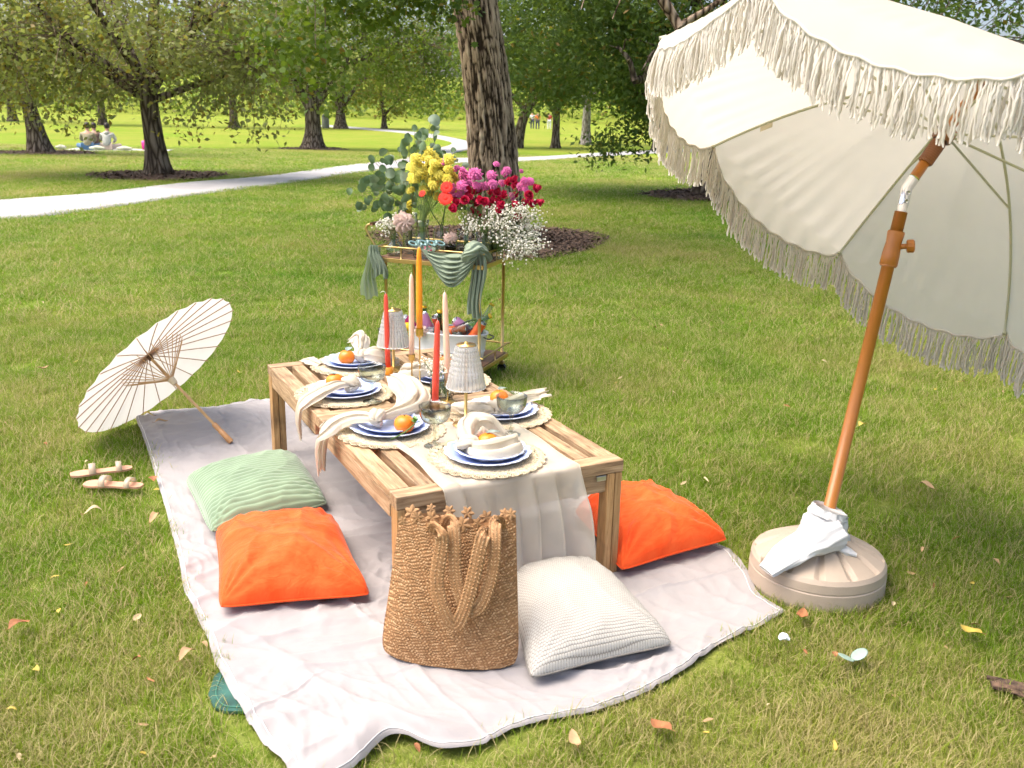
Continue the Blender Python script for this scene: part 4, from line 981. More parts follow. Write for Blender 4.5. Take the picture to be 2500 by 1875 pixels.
for k, p, desc in [('C', (-.672, 3.500, .468), "mandarin partly hidden by a napkin on the second plate along the left side"), ('D', (-.690, 3.865, .468), "whole mandarin standing on the plate at the far end"), ('B', (-.352, 3.005, .470), "mandarin with a silvery leaf and a green sprig on the left plate nearest us"),
                   ('A', (-.072, 2.842, .470), "small mandarin peeking out of the puffed napkin on the nearest plate"), ('E', (-.045, 3.315, .472), "mandarin on the right-side plate behind the coupe glass"), ('F', (-.285, 3.83, .468), "mandarin half hidden behind the peach candle at the far right plate")]:
    t = thing("mandarin", desc, "mandarin", p, random.uniform(0, 6), "mandarins set on the plates"); link("fruit", ME_MAND, t)
    link("leaf_tag", ME_TAG, t, (-.008, -.006, .029) if k not in 'B' else (-.002, -.008, .027), (random.uniform(-.1, .1), random.uniform(-.15, .1) + (.45 if k == 'B' else 0), random.uniform(0, 6) if k != 'B' else 1.3))
    obj("stalk", *tube([(0, 0, .024), (.001, 0, .031)], .0016, 6), M_STEM, t)
t = thing("green_sprig", "small green succulent sprig leaning across the plate against the mandarin", "sprig", (-.33, 2.94, .45))
obj("stem", *tube(smoothpath([(-.385, 2.915, .447), (-.345, 2.95, .460), (-.315, 2.985, .478)], 10), .0022, 6), M_STEM, t, world=True)
mb = MB()
for i in range(9):
    V, F = leaf_grid(.022, .006, .2, .3); A = rotm((0, 0, 1), i * 2.4) @ rotm((0, 1, 0), -.3 - .08 * i); mb.add(V @ A.T + np.array([-.315, 2.985, .478 + .0012 * i]), F)
V, F = mb.get(); obj("rosette", V, F, plain("succulent", (.16, .30, .07), .5), t, world=True)

# ------------------------------------------------------------------ coupe glasses
M_GLASS = thinglass("smoky green glass", (.86, .90, .865), 1.1, .03, edge=.42)
def coupe_mesh():
    pr = [(.0005, .0005), (.034, .0005), (.0355, .0016), (.030, .0028), (.010, .0045), (.0048, .010), (.0042, .030), (.0048, .055), (.0055, .066), (.012, .074), (.028, .080), (.040, .089), (.0465, .102), (.0490, .122), (.0500, .137), (.0492, .1375), (.0480, .122), (.0452, .103), (.0385, .091), (.027, .083), (.012, .0775), (.0005, .0755)]
    def mod(th, pr_): return 1 + (.055 * np.abs(np.cos(th * 4)) ** .6 - .02)[None] * np.clip((pr_[:, 1] - .07) / .02, 0, 1)[:, None]
    V, F = lathe(pr, 64, mod=mod); ns = 9 * 64
    return V, F
_cv, _cf = coupe_mesh(); _zc = np.array([_cv[f, 2].mean() for f in _cf])
def _part(keep):
    fs = [f for f, z in zip(_cf, _zc) if keep(z)]; ids = sorted({i for f in fs for i in f}); mp = {a: b for b, a in enumerate(ids)}; return _cv[ids], [[mp[i] for i in f] for f in fs]
ME_BOWL = mdata("bowl", *_part(lambda z: z > .068), M_GLASS); ME_FOOT = mdata("stem_and_foot", *_part(lambda z: z <= .068), M_GLASS)
for p, d in [(tab(.252, .33), "smoky fluted coupe glass between the two nearest plates"), (tab(.2246, .867), "smoky fluted coupe glass on the left side by the trailing napkin"), (tab(.535, .348), "smoky fluted coupe glass in front of the right-side plate"), (tab(.50, 1.44), "smoky fluted coupe glass behind the far crystal lamp")]:
    t = thing("coupe_glass", d, "glass", (p[0], p[1], TH + (.009 if 'nearest' in d or 'trailing' in d else .004)), group="smoky fluted coupe glasses"); link("bowl", ME_BOWL, t); link("stem_and_foot", ME_FOOT, t)

# ------------------------------------------------------------------ lamps
M_GOLD = plain("brushed gold", (.72, .46, .15), .28, 1.0, .08, 40); M_GOLD2 = plain("satin brass", (.60, .42, .17), .34, 1.0, .08, 30)
M_CRYSTAL = thinglass("cut crystal acrylic", (.96, .95, .93), 1.6, .05, .46, .5, (.93, .92, .90))
def shade_mesh():
    nr, n = 46, 144; z = np.linspace(0, .145, nr); th = np.linspace(0, 2 * np.pi, n, endpoint=False)
    base = .0665 + (.0345 - .0665) * z / .145; A, Z = np.meshgrid(th, z); flute = np.abs(np.sin(A * 14)) ** .7
    dia = np.abs(np.sin(A * 14 + Z * 150)) * np.abs(np.sin(Z * 200)); up = np.clip((Z - .03) / .02, 0, 1)
    r = base[:, None] * (1 + .10 * (flute - .5)) + .0024 * dia * up
    V = np.stack([r * np.cos(A), r * np.sin(A), Z], -1).reshape(-1, 3); r2 = base[:, None] * .95 + 0 * A
    V2 = np.stack([r2 * np.cos(A), r2 * np.sin(A), Z], -1).reshape(-1, 3); F = grid_faces(nr, n, wv=True).tolist(); N = nr * n
    F += [[i + N for i in f][::-1] for f in F[:]] + [[i, (i + 1) % n, (i + 1) % n + N, i + N] for i in range(n)]
    return mdata("shade", np.concatenate([V, V2]), F, M_CRYSTAL, smooth=False)
ME_SHADE = shade_mesh()
def lamp(p, label, zb):
    t = thing("table_lamp", label, "lamp", p, group="crystal table lamps")
    obj("base", *lathe([(.0005, 0), (.044, 0), (.046, .003), (.044, .008), (.012, .011), (.007, .016), (.0005, .016)], 40), M_GOLD, t)
    obj("pole", *tube([(0, 0, .014), (0, 0, zb + .13)], .0055, 14), M_GOLD, t)
    link("shade", ME_SHADE, t, (0, 0, zb))
    obj("shade_rim", *lathe([(.066, zb - .002), (.0685, zb - .001), (.0685, zb + .002), (.066, zb + .001)], 72), plain("clear rim", (.85, .85, .84), .2), t)
    obj("cap", *lathe([(.0005, zb + .1455), (.0315, zb + .1455), (.0335, zb + .147), (.0325, zb + .149), (.007, zb + .1495), (.007, zb + .156), (.0055, zb + .158), (.0005, zb + .158)], 40), M_GOLD, t)
lamp((-.492, 3.844, TH + .001), "gold-stemmed lamp with a crystal shade, far one beside the coral candle", .108)
lamp((-.157, 3.147, TH + .001), "gold-stemmed lamp with a crystal shade, near one in the middle of the table", .140)

# ------------------------------------------------------------------ candles and holders
def wax(name, c): return plain(name, c, .45, 0, .05, 12, sss=.25)
def candle(name_label, p, z0, z1, r, mat, lean=(0, 0), wick='none'):
    t = thing("taper_candle", name_label, "candle", (p[0], p[1], z0)); h = z1 - z0
    pr = [(.0005, 0), (r, 0), (r, h * .3), (r * .93, h * .62), (r * .78, h * .90), (r * .62, h * .965), (r * .35, h * .992), (.0005, h)]
    V, F = lathe(pr, 24); V[:, 0] += lean[0] * V[:, 2] / h; V[:, 1] += lean[1] * V[:, 2] / h; obj("wax", V, F, mat, t)
    top = np.array([lean[0], lean[1], h]); W = [top - [0, 0, .002], top + [0, 0, .006]] if wick != 'curl' else smoothpath([top - np.array([0, 0, .002]), top + np.array([-.004, 0, .007]), top + np.array([-.012, 0, .009]), top + np.array([-.022, 0, .003])], 10)
    obj("wick", *tube(W, .0009, 6), plain("white wick", (.8, .78, .72), .9), t)
PEACH, ORANGE, CORAL = wax("peach wax", (.92, .60, .44)), wax("orange wax", (.90, .33, .015)), wax("coral wax", (.85, .085, .05))
def stick(label, p, zc, cup=.024, r=.013):
    t = thing("candlestick", label, "candlestick", (p[0], p[1], TH + .001)); h = zc - TH
    obj("foot", *lathe([(.0005, 0), (.030, 0), (.031, .002), (.027, .005), (.006, .0085), (.0032, .014), (.0005, .014)], 32), M_GOLD, t)
    obj("stem", *tube([(0, 0, .012), (0, 0, h - cup - .008)], .0029, 10), M_GOLD, t)
    obj("cup", *lathe([(.0028, h - cup - .016), (.0042, h - cup - .008), (r, h - cup + .002), (r, h), (r - .0018, h), (r - .0022, h - cup + .006), (.0005, h - cup + .005)], 10), M_GOLD, t, smooth=False)
stick("tall gold candlestick holding the orange candle", (-.353, 3.535), .671, .028, .0145); candle("tall orange taper candle, tallest on the table", (-.353, 3.535), .655, .98, .0118, ORANGE)
stick("short gold candlestick holding the peach candle nearest the crystal lamp", (-.391, 3.605), .553); candle("peach taper candle to the left of the orange one", (-.391, 3.605), .540, .867, .0108, PEACH, (.001, 0), 'up')
stick("thin gold candlestick behind the near crystal lamp", (-.238, 3.42), .503); candle("pale peach taper candle leaning behind the near lamp", (-.238, 3.42), .492, .835, .0118, PEACH, (-.012, 0))
t = thing("candle_cup", "low brown candle cup under the coral candle, behind the coupe", "candle holder", (-.277, 3.316, TH + .001))
obj("cup", *lathe([(.0005, 0), (.017, 0), (.018, .004), (.018, .033), (.0155, .033), (.015, .012), (.0005, .011)], 24), plain("turned brown wood", (.34, .16, .06), .5, 0, .3), t)
obj("glass_collar", *lathe([(.014, .0325), (.0175, .0335), (.0175, .0375), (.013, .0375)], 24), plain("white wax ring", (.82, .78, .76), .4), t)
candle("coral red taper candle standing in front of the flower jar", (-.277, 3.316), .434, .753, .0122, CORAL, (.010, 0))
t = thing("candle_cup", "amber block candle holder beside the far crystal lamp", "candle holder", (-.508, 3.789, TH + .001))
obj("block", *lathe([(.0005, 0), (.020, 0), (.0205, .003), (.0195, .030), (.017, .031), (.0150, .018), (.0005, .017)], 24), plain("amber glass", (.75, .30, .03), .15), t)
candle("coral red taper candle with a curled wick behind the far lamp", (-.508, 3.789), .438, .754, .0110, CORAL, (-.005, 0), 'curl')

# ------------------------------------------------------------------ jar of baby's breath on the table
M_CLEAR = thinglass("clear glass", (.965, .985, .975), 1.0, .02, edge=.40)
M_BABY = plain("white blossom", (.82, .78, .66), .8, 0, .08); M_BSTEM = plain("fine green stem", (.16, .24, .06), .7)
def babys_breath(parent, roots, tips, n, r=.004, spread=.018, world=True):
    mb, sb = MB(), MB(); tips = np.asarray(tips, float)
    for i in range(n):
        tpt = tips[rng.integers(len(tips))] + rng.normal(0, spread, 3); s = r * rng.uniform(.6, 1.25)
        V, F = ball((0, 0, 0), s, 6, 4); V = V * rng.uniform(.75, 1.2, 3) + tpt; mb.add(V, F)
        if i % 3 == 0:
            b = tips[np.argmin(np.linalg.norm(tips - tpt, axis=1))]; sb.add(*tube(smoothpath([b - (b - roots[0]) * .12, (b + tpt) / 2 + rng.normal(0, .005, 3), tpt], 4), .0005, 3, cap=False))
    for b in tips:
        a = np.array(roots[rng.integers(len(roots))]); sb.add(*tube(smoothpath([a, (a + b) / 2 + np.array([0, 0, .02]), b], 8), np.linspace(.0011, .0006, 8), 4, cap=False))
    V, F = mb.get(); tag(obj("blossoms", V, F, M_BABY, parent, world=world), kind="stuff"); V, F = sb.get(); tag(obj("stems", V, F, M_BSTEM, parent, smooth=True, world=world), kind="stuff")
def jar_mesh(parent, r, h, neck=None, mat=None, nm="glass"):
    neck = neck or r * .82
    pr = [(.0005, .002), (r * .9, .002), (r, .010), (r, h * .72), (neck, h * .84), (neck, h * .97), (neck * 1.04, h), (neck * .97, h), (neck * .95, h * .84), (r * .96, h * .70), (r * .96, .014), (.0005, .009)]
    return obj(nm, *lathe(pr, 40), mat or M_CLEAR, parent)
JX, JY = -.262, 3.44
t = thing("mason_jar", "glass jar of water behind the coral candle", "jar", (JX, JY, TH + .001)); g_ = jar_mesh(t, .043, .096)
for k in range(3): obj("thread", *lathe([(.0362, .082 + .004 * k), (.0378, .084 + .004 * k), (.0362, .086 + .004 * k)], 36), M_CLEAR, g_)
obj("water", *lathe([(.0005, .012), (.039, .013), (.0395, .058), (.0005, .058)], 32), thinglass("water", (.90, .93, .90), .7, .02), t)
t = thing("babys_breath", "small bunch of white baby's breath in the table jar", "flowers", (JX, JY, TH + .02))
babys_breath(t, [np.array([JX + rng.normal(0, .01), JY + rng.normal(0, .01), TH + .02]) for _ in range(4)], [(JX + rng.normal(0, .035), JY + rng.normal(0, .025), TH + .115 + abs(rng.normal(0, .022))) for _ in range(26)], 300, .0034, .012)
# ------------------------------------------------------------------ cushions
def cushion(name, label, corners, thick, mat, n=64, z0=.03, seed=1, rib=0, ear=.10, wr=1.0, group="cushions around the table", lift=None, trim=None):
    """corners: far-left, far-right, near-right, near-left on the blanket"""
    c = [np.array([*p, 0.0]) for p in corners]; ctr = sum(c) / 4
    t = thing(name, label, "cushion", (ctr[0], ctr[1], z0), group=group)
    nv = n if not rib else rib * 8; nu = n
    u = np.linspace(-1, 1, nu); v = np.linspace(-1, 1, nv); U, Vv = np.meshgrid(u, v, indexing='ij')
    bow = ear; Ub = U * (1 - bow * (1 - U ** 2) * 0 - bow * (1 - Vv ** 2) * .55); Vb = Vv * (1 - bow * (1 - U ** 2) * .55)
    rc = 1 - .055 * (U * Vv) ** 6; Ub = Ub * rc; Vb = Vb * rc; s, q = (Ub + 1) / 2, (Vb + 1) / 2
    P = (1 - s)[..., None] * (1 - q)[..., None] * c[3] + s[..., None] * (1 - q)[..., None] * c[2] + (1 - s)[..., None] * q[..., None] * c[0] + s[..., None] * q[..., None] * c[1]
    prof = ((1 - np.abs(U) ** 2.4).clip(0) ** .46) * ((1 - np.abs(Vv) ** 2.4).clip(0) ** .46)
    Q = np.stack([U, Vv, 0 * U + seed], -1).reshape(-1, 3)
    diag = (1 - np.abs(pnoise(Q * np.array([1.6, 1.6, 1]) + 0.35 * np.stack([pnoise(Q * 1.4, seed + 2), pnoise(Q * 1.4, seed + 3), 0 * Q[:, 0]], 1), seed)) * 4).clip(0) ** 1.3
    cw = np.zeros(len(Q))
    for cx_, cy_ in ((1, 1), (-1, 1), (1, -1), (-1, -1)):
        dx, dy = Q[:, 0] - cx_, Q[:, 1] - cy_; d = np.hypot(dx, dy); a = np.arctan2(dy, dx); cw += np.exp(-d / .45) * np.sin(a * 17 + seed * 3 + cx_) * (d > .02)
    wz = (wr * (.007 * diag + .008 * cw + .014 * fbm(Q * 1.1, seed + 7, 3) + .003 * fbm(Q * 5, seed + 9, 2))).reshape(nu, nv) * np.clip(prof * 1.6, 0, 1)
    top = thick * prof + wz + .004; bot = -thick * .22 * prof
    if rib:
        k = np.cos(Vv * math.pi * rib / 2) ; top = top + .0062 * (np.abs(k) ** .6 - .4)
    zt = thick * .25 + z0 + top; zb = thick * .25 + z0 + bot
    if lift is not None:
        ll = (lift[0] * (1 - s) * q + lift[1] * s * q + lift[2] * s * (1 - q) + lift[3] * (1 - s) * (1 - q)); zt = zt + ll; zb = zb + ll
    Vt = np.stack([P[..., 0], P[..., 1], zt], -1).reshape(-1, 3); Vbm = np.stack([P[..., 0], P[..., 1], zb], -1).reshape(-1, 3)
    uv = np.stack([s.ravel(), q.ravel()], 1)
    N = nu * nv; F = grid_faces(nu, nv).tolist()
    F = [f for f in F] + [[i + N for i in f][::-1] for f in F]
    ring = [i * nv for i in range(nu)] + [(nu - 1) * nv + j for j in range(1, nv)] + [i * nv + nv - 1 for i in range(nu - 2, -1, -1)] + [j for j in range(nv - 2, 0, -1)]
    Vall = np.concatenate([Vt, Vbm]); F += [[ring[i], ring[i] + N, ring[(i + 1) % len(ring)] + N, ring[(i + 1) % len(ring)]] for i in range(len(ring))]
    obj("cover", Vall, F, mat, t, world=True, uvs=np.concatenate([uv, uv]))
    seam = (Vall[ring] + Vall[[i + N for i in ring]]) / 2; seam = np.concatenate([seam, seam[:1]])
    obj("piping", *tube(seam[::2] if trim is None else seam[::1], .0028 if trim is None else .0042, 6), mat, t, world=True)
    return t
def velvet(name, c, c2):
    m, t, p, o = newmat(name); v = coord(t, 'UV', (1, 3, 1)); n = noise(t, v, 2.5, 5, .65, 1.2)
    r = ramp(t, [(0.35, c), (0.60, tuple(.5 * (a + b) for a, b in zip(c, c2))), (0.78, c2)]); t.links.new(n.outputs[0], r.inputs[0]); t.links.new(r.outputs[0], p.inputs['Base Color'])
    setin(p, Roughness=.8); p.inputs['Specular IOR Level'].default_value = .2; p.inputs['Sheen Weight'].default_value = .35; p.inputs['Sheen Roughness'].default_value = .35; p.inputs['Sheen Tint'].default_value = (1, .62, .42, 1)
    n2 = noise(t, coord(t), 500, 2); b1 = bump(t, n2.outputs[0], .15, .001); n3 = noise(t, coord(t, 'UV', (3, 9, 1)), 2.2, 5, .6, 1.5); b2 = nd(t, "ShaderNodeBump"); b2.inputs['Strength'].default_value = .45; b2.inputs['Distance'].default_value = .012; t.links.new(n3.outputs[0], b2.inputs['Height']); t.links.new(b1, b2.inputs['Normal']); t.links.new(b2.outputs[0], p.inputs['Normal']); return m
M_ORANGE = velvet("orange velvet", (.83, .075, .010), (.90, .16, .04))
def weave_mat():
    m, t, p, o = newmat("chunky white weave"); v = coord(t, 'UV', (54, 60, 1)); sp = nd(t, "ShaderNodeSeparateXYZ"); t.links.new(v, sp.inputs[0])
    row = math_(t, 'FLOOR', sp.outputs[1]); sh = math_(t, 'ADD', sp.outputs[0], math_(t, 'MULTIPLY', row, .5))
    fx = math_(t, 'ABSOLUTE', math_(t, 'SUBTRACT', math_(t, 'FRACT', sh), .5)); fy = math_(t, 'ABSOLUTE', math_(t, 'SUBTRACT', math_(t, 'FRACT', sp.outputs[1]), .5))
    d = math_(t, 'ADD', math_(t, 'POWER', math_(t, 'MULTIPLY', fx, 2.0), 4.0), math_(t, 'POWER', math_(t, 'MULTIPLY', fy, 2.0), 3.0))
    r = ramp(t, [(0.25, (.46, .44, .40)), (0.8, (.37, .35, .31)), (1.0, (.21, .195, .17))]); t.links.new(d, r.inputs[0]); t.links.new(r.outputs[0], p.inputs['Base Color']); setin(p, Roughness=.9)
    h = math_(t, 'SUBTRACT', 1.0, d); t.links.new(bump(t, h, .45, .003), p.inputs['Normal']); return m
M_WEAVE = weave_mat(); M_CORD = cloth("sage corduroy", (.215, .30, .185), 0, 1, .15, 600, .3, .85, .5)
cushion("cushion", "ribbed sage green corduroy cushion on the blanket's left side", [(-1.275, 3.50), (-.90, 3.775), (-.665, 3.285), (-1.02, 3.01)], .100, M_CORD, 80, .030, 4, rib=24, ear=.05, wr=.7, trim=1)
cushion("cushion", "crumpled orange velvet cushion in front of the green one", [(-1.02, 3.05), (-.61, 3.13), (-.405, 2.605), (-.845, 2.505)], .115, M_ORANGE, 110, .026, 7, ear=.10, wr=1.7)
cushion("cushion", "orange velvet cushion behind the table's right leg", [(.235, 3.27), (.535, 3.47), (.77, 3.05), (.36, 2.79)], .125, M_ORANGE, 110, .026, 9, ear=.12, wr=1.7)
cushion("cushion", "chunky white woven cushion leaning beside the tote bag", [(-.02, 2.72), (.275, 2.80), (.475, 2.37), (.06, 2.18)], .100, M_WEAVE, 80, .026, 12, ear=.10, wr=.55, lift=(.03, .03, 0, 0))
cushion("cushion", "green cushion edge just visible under the far-left table leg", [(-1.06, 4.44), (-.72, 4.62), (-.56, 4.30), (-.90, 4.12)], .07, M_CORD, 50, .036, 14, rib=18, ear=.05, wr=.5)

# ------------------------------------------------------------------ crochet tote bag
def tote():
    t = thing("tote_bag", "brown crocheted straw tote bag standing against the table end", "bag", (-.155, 2.31, .03))
    m, tt, p, o = newmat("brown raffia"); oi = nd(tt, "ShaderNodeVertexColor", layer_name="col"); sp = nd(tt, "ShaderNodeSeparateColor"); tt.links.new(oi.outputs[0], sp.inputs[0])
    r = ramp(tt, [(0.0, (.36, .185, .075)), (.5, (.49, .28, .125)), (1.0, (.62, .385, .195))]); tt.links.new(sp.outputs[0], r.inputs[0]); tt.links.new(r.outputs[0], p.inputs['Base Color']); setin(p, Roughness=.7)
    n = noise(tt, coord(tt, 'Object', (200, 200, 900)), 1, 3); tt.links.new(bump(tt, n.outputs[0], .4, .002), p.inputs['Normal'])
    dark = plain("raffia ground", (.33, .17, .07), .9, 0, .3, 60)
    A0, B0 = np.array([-.348, 2.338]), np.array([.036, 2.288]); A1, B1 = np.array([-.297, 2.395]), np.array([.018, 2.368])
    ztop = (.375, .400)
    fr = np.array([A0[1] - B0[1], B0[0] - A0[0]]); fr = -fr / np.linalg.norm(fr); fr = np.array([-.129, -.99])
    def surf(s, h, side):
        """s 0..1 across, h 0..1 up, side +1 front / -1 back"""
        s = np.asarray(s, float); h = np.asarray(h, float)
        cut = .045 * np.exp(-h / .045); ss = .5 + (s - .5) * (1 - cut * 2)
        a = A0[None] * (1 - h[:, None]) + A1[None] * h[:, None]; b = B0[None] * (1 - h[:, None]) + B1[None] * h[:, None]
        q = a * (1 - ss[:, None]) + b * ss[:, None]; bulge = (1 - (2 * s - 1) ** 4) * (.030 + .030 * np.sin(np.pi * np.clip(h * .9 + .1, 0, 1))) * (1 - .45 * h ** 2)
        bulge = bulge + .006 * fbm(N3(s * 3, h * 3, side * 2.0), 81, 2)
        xy = q + fr[None] * (bulge * (1 if side > 0 else -.75))[:, None]
        z = .030 + h * (ztop[0] * (1 - s) + ztop[1] * s) + .010 * np.sin(s * 7) * h * h - .004 * np.sin(np.pi * s) * (1 - h)
        return np.c_[xy, z]
    ns, nh = 40, 44; S, H = np.meshgrid(np.linspace(0, 1, ns), np.linspace(0, 1, nh), indexing='ij')
    mb = MB(); Vf = surf(S.ravel(), H.ravel(), 1); Vb = surf(S.ravel(), H.ravel(), -1); Fg = grid_faces(ns, nh).tolist()
    mb.add(Vf, Fg); mb.add(Vb, [f[::-1] for f in Fg])
    bot = [[i * nh, (i + 1) * nh, (i + 1) * nh + ns * nh, i * nh + ns * nh] for i in range(ns - 1)]; V, F = mb.get(); obj("body", V, F + bot, dark, t, world=True)
    # rows of leaning stitches
    rows, cols_ = 50, 46; vs, fs, cs = [], [], []; k = 0
    for side in (1, -1):
        for i in range(rows):
            for j in range(cols_):
                if side < 0 and i < rows * .8: continue
                h0 = (i + .5) / rows * .985 + .004; s0 = (j + (.5 if i % 2 else 0) + .25) / cols_; s0 += .006 * math.sin(h0 * 20 + j)
                h0 += .006 * math.sin(s0 * 46 + i * .8)
                if s0 > .995: continue
                lean = .9 if (i % 2 == 0) else -.9; L = .0085 * random.uniform(.85, 1.2); w_ = .0030 * random.uniform(.8, 1.2)
                ds = math.sin(lean) * L / .36; dh = math.cos(lean) * L / .38
                Q = surf(np.clip(np.array([s0 - ds * .6, s0, s0 + ds * .6, s0]), 0, 1), np.clip(np.array([h0 - dh * .55, h0, h0 + dh * .55, h0]), 0, 1), side)
                a, c, b = Q[0], Q[1], Q[2]; d = (b - a) / (np.linalg.norm(b - a) + 1e-9); nr = np.array([fr[0], fr[1], .1]) * side; sd = np.cross(d, nr)
                vs += [a + nr * .0005, c + sd * w_ + nr * .0012, b + nr * .0005, c - sd * w_ + nr * .0012, c + nr * .0042]
                fs += [[k, k + 1, k + 4], [k + 1, k + 2, k + 4], [k + 2, k + 3, k + 4], [k + 3, k, k + 4]]; cs += [random.random()] * 5; k += 5
    tag(obj("stitches", np.array(vs), fs, m, t, smooth=True, world=True, cols=np.repeat(np.array(cs)[:, None], 3, 1)), kind="stuff")
    # flower border
    mbp = MB()
    for a in range(6):
        for L0, W0, zz0 in ((.027, .0085, .001), (.024, .0050, .0035), (.021, .0022, .0055)):
            V, F = leaf_grid(L0, W0, .10, -.25, 8, 5); V[:, 0] += .001; V[:, 2] += zz0; mbp.add(V @ rotm((0, 0, 1), a * math.pi / 3 + .2).T, F)
    Vp, Fp = mbp.get(); me = mdata("crochet_flower", Vp, Fp, m, cols=np.full((len(Vp), 3), .45))
    for side, sl in ((1, (.04, .17, .30, .43, .56, .69, .83, .96)), (-1, (.10, .26, .42, .58, .74, .90))):
        for s0 in sl:
            P = surf(np.array([s0]), np.array([1.0 + random.uniform(-.015, .02) + (.02 if side < 0 else 0)]), side)[0] + np.array([fr[0], fr[1], 0]) * .004 * side
            d = np.array([fr[0] + random.uniform(-.3, .3), fr[1], random.uniform(-.1, .5)]); M_ = Matrix(align(d if side > 0 else d * np.array([1, 1, 1])).tolist()).to_euler()
            k_ = random.uniform(.5, .85); M_.rotate_axis("Z", random.uniform(0, 1)); link("crochet_flower", me, t, Vector(P - np.array(t.location)), M_, (k_, k_, k_))
    # straps
    def strap(path, w_=.0185):
        P = smoothpath(path, 60); T = np.gradient(P, axis=0); T /= np.linalg.norm(T, axis=1)[:, None]; nrm = np.array([fr[0], fr[1], .12]); sd = np.cross(T, nrm); sd /= np.linalg.norm(sd, axis=1)[:, None]
        V = []
        for i in range(60):
            for q in (-1, -.5, 0, .5, 1): V.append(P[i] + sd[i] * w_ * q + nrm * (.0022 * (1 - q * q)))
            for q in (1, 0, -1): V.append(P[i] + sd[i] * w_ * q - nrm * .0014)
        V = np.array(V); cols = np.repeat((.10 + .45 * rng.random(60))[:, None], 8, 0).reshape(-1, 1)
        st = obj("strap", V, grid_faces(60, 8, wv=True).tolist(), m, t, world=True, smooth=True, cols=np.full((len(V), 3), .05))
        P2 = smoothpath(path, 120); T2 = np.gradient(P2, axis=0); T2 /= np.linalg.norm(T2, axis=1)[:, None]; sd2 = np.cross(T2, nrm); sd2 /= np.linalg.norm(sd2, axis=1)[:, None]; vs2, fs2, cs2, k2 = [], [], [], 0
        for i in range(119):
            for q in (-.78, -.26, .26, .78):
                cc = P2[i] + sd2[i] * w_ * q + nrm * (.0022 * (1 - q * q) + .0002); dd = T2[i] * .85 + sd2[i] * (.75 if q in (-.78, .26) else -.75); dd /= np.linalg.norm(dd); ss = np.cross(dd, nrm); L2 = .0052 * random.uniform(.85, 1.15)
                vs2 += [cc - dd * L2, cc + ss * .0022, cc + dd * L2, cc - ss * .0022, cc + nrm * .0030]; fs2 += [[k2, k2 + 1, k2 + 4], [k2 + 1, k2 + 2, k2 + 4], [k2 + 2, k2 + 3, k2 + 4], [k2 + 3, k2, k2 + 4]]; cs2 += [random.random()] * 5; k2 += 5
        tag(obj("strap_stitches", np.array(vs2) - np.array(t.location), fs2, m, st, cols=np.repeat(np.array(cs2)[:, None], 3, 1)), kind="stuff")
    y = 2.268
    strap([(-.215, 2.375, .34), (-.200, 2.345, .405), (-.178, y - .002, .425), (-.172, y - .010, .40), (-.184, y - .022, .30), (-.165, y - .034, .215), (-.137, y - .034, .176), (-.115, y - .036, .215), (-.092, y - .030, .30), (-.072, y - .018, .40), (-.062, y, .425), (-.050, 2.345, .405), (-.045, 2.375, .34)])
    strap([(-.185, 2.385, .35), (-.160, 2.335, .43), (-.146, 2.29, .440), (-.140, y + .002, .40), (-.136, y - .012, .31), (-.118, y - .024, .245), (-.094, y - .026, .214), (-.064, y - .024, .245), (-.040, y - .014, .33), (-.036, y, .41), (-.036, 2.30, .440), (-.026, 2.335, .43), (-.02, 2.385, .35)], .017)
tote()

# ------------------------------------------------------------------ paper parasol
def parasol():
    apex = np.array([-1.633, 4.154, .383]); nrm = np.array([.72, -.27, -.64]); nrm /= np.linalg.norm(nrm); A = align(nrm)
    t = thing("paper_parasol", "open white paper parasol with wooden ribs lying tilted on the grass", "parasol", (-1.75, 4.12, 0))
    N = 26; Rr, dep = .42, .07
    def pt(r, a, lift=0.0): return apex + A @ np.array([r * math.cos(a), r * math.sin(a), dep * (r / Rr) ** 1.2 + lift])
    paper = cloth("white oiled paper", (.72, .70, .65), .40, 1, .04, 60, .15, .7, 0)
    V, F = [], []; nr = 8; na = N * 4
    for i in range(nr + 1):
        for j in range(na):
            a = 2 * math.pi * j / na; k = abs(((j / 4) % 1) - .5) * 2; sag = .006 * (1 - k) * (i / nr); V.append(pt(.012 + (Rr - .012) * i / nr * (1 - .012 * (1 - k) * (i / nr)), a, sag - .0))
    obj("canopy", np.array(V), grid_faces(nr + 1, na, wv=True), paper, t, world=True)
    bam = plain("split bamboo", (.46, .28, .17), .6, 0, .25, 30); bam2 = plain("pale bamboo", (.60, .37, .17), .5, 0, .2, 20)
    for k in range(N):
        a = 2 * math.pi * k / N; obj("rib", *tube([pt(r, a, .006) for r in np.linspace(.012, Rr + .004, 7)], .0022, 5), bam, t, world=True)
    run = apex + nrm * .155
    for k in range(N):
        a = 2 * math.pi * k / N; obj("stretcher", *tube([run + A @ np.array([.011 * math.cos(a), .011 * math.sin(a), 0]), pt(.165, a, .010)], .0019, 5), bam2, t, world=True)
    obj("shaft", *tube([apex - nrm * .02, apex + nrm * .44], .0065, 12), bam2, t, world=True)
    for d in (.20, .27, .345): obj("node_ring", *tube([apex + nrm * d, apex + nrm * (d + .006)], .0078, 12), bam2, t, world=True)
    obj("notched_crown", *tube([apex + nrm * .004, apex + nrm * .03], [.014, .011], 14), plain("dark notch", (.12, .06, .03), .7), t, world=True)
    obj("runner", *tube([apex + nrm * q for q in (.145, .155, .172, .186)], [.010, .017, .015, .011], 16), plain("cream runner", (.66, .55, .38), .6), t, world=True)
    obj("handle", *tube([apex + nrm * q for q in (.435, .44, .47, .475, .48, .51, .545, .55)], [.009, .012, .0115, .0098, .0118, .0125, .013, .010], 16), plain("turned handle", (.55, .28, .11), .35, 0, .15, 25), t, world=True)
parasol()

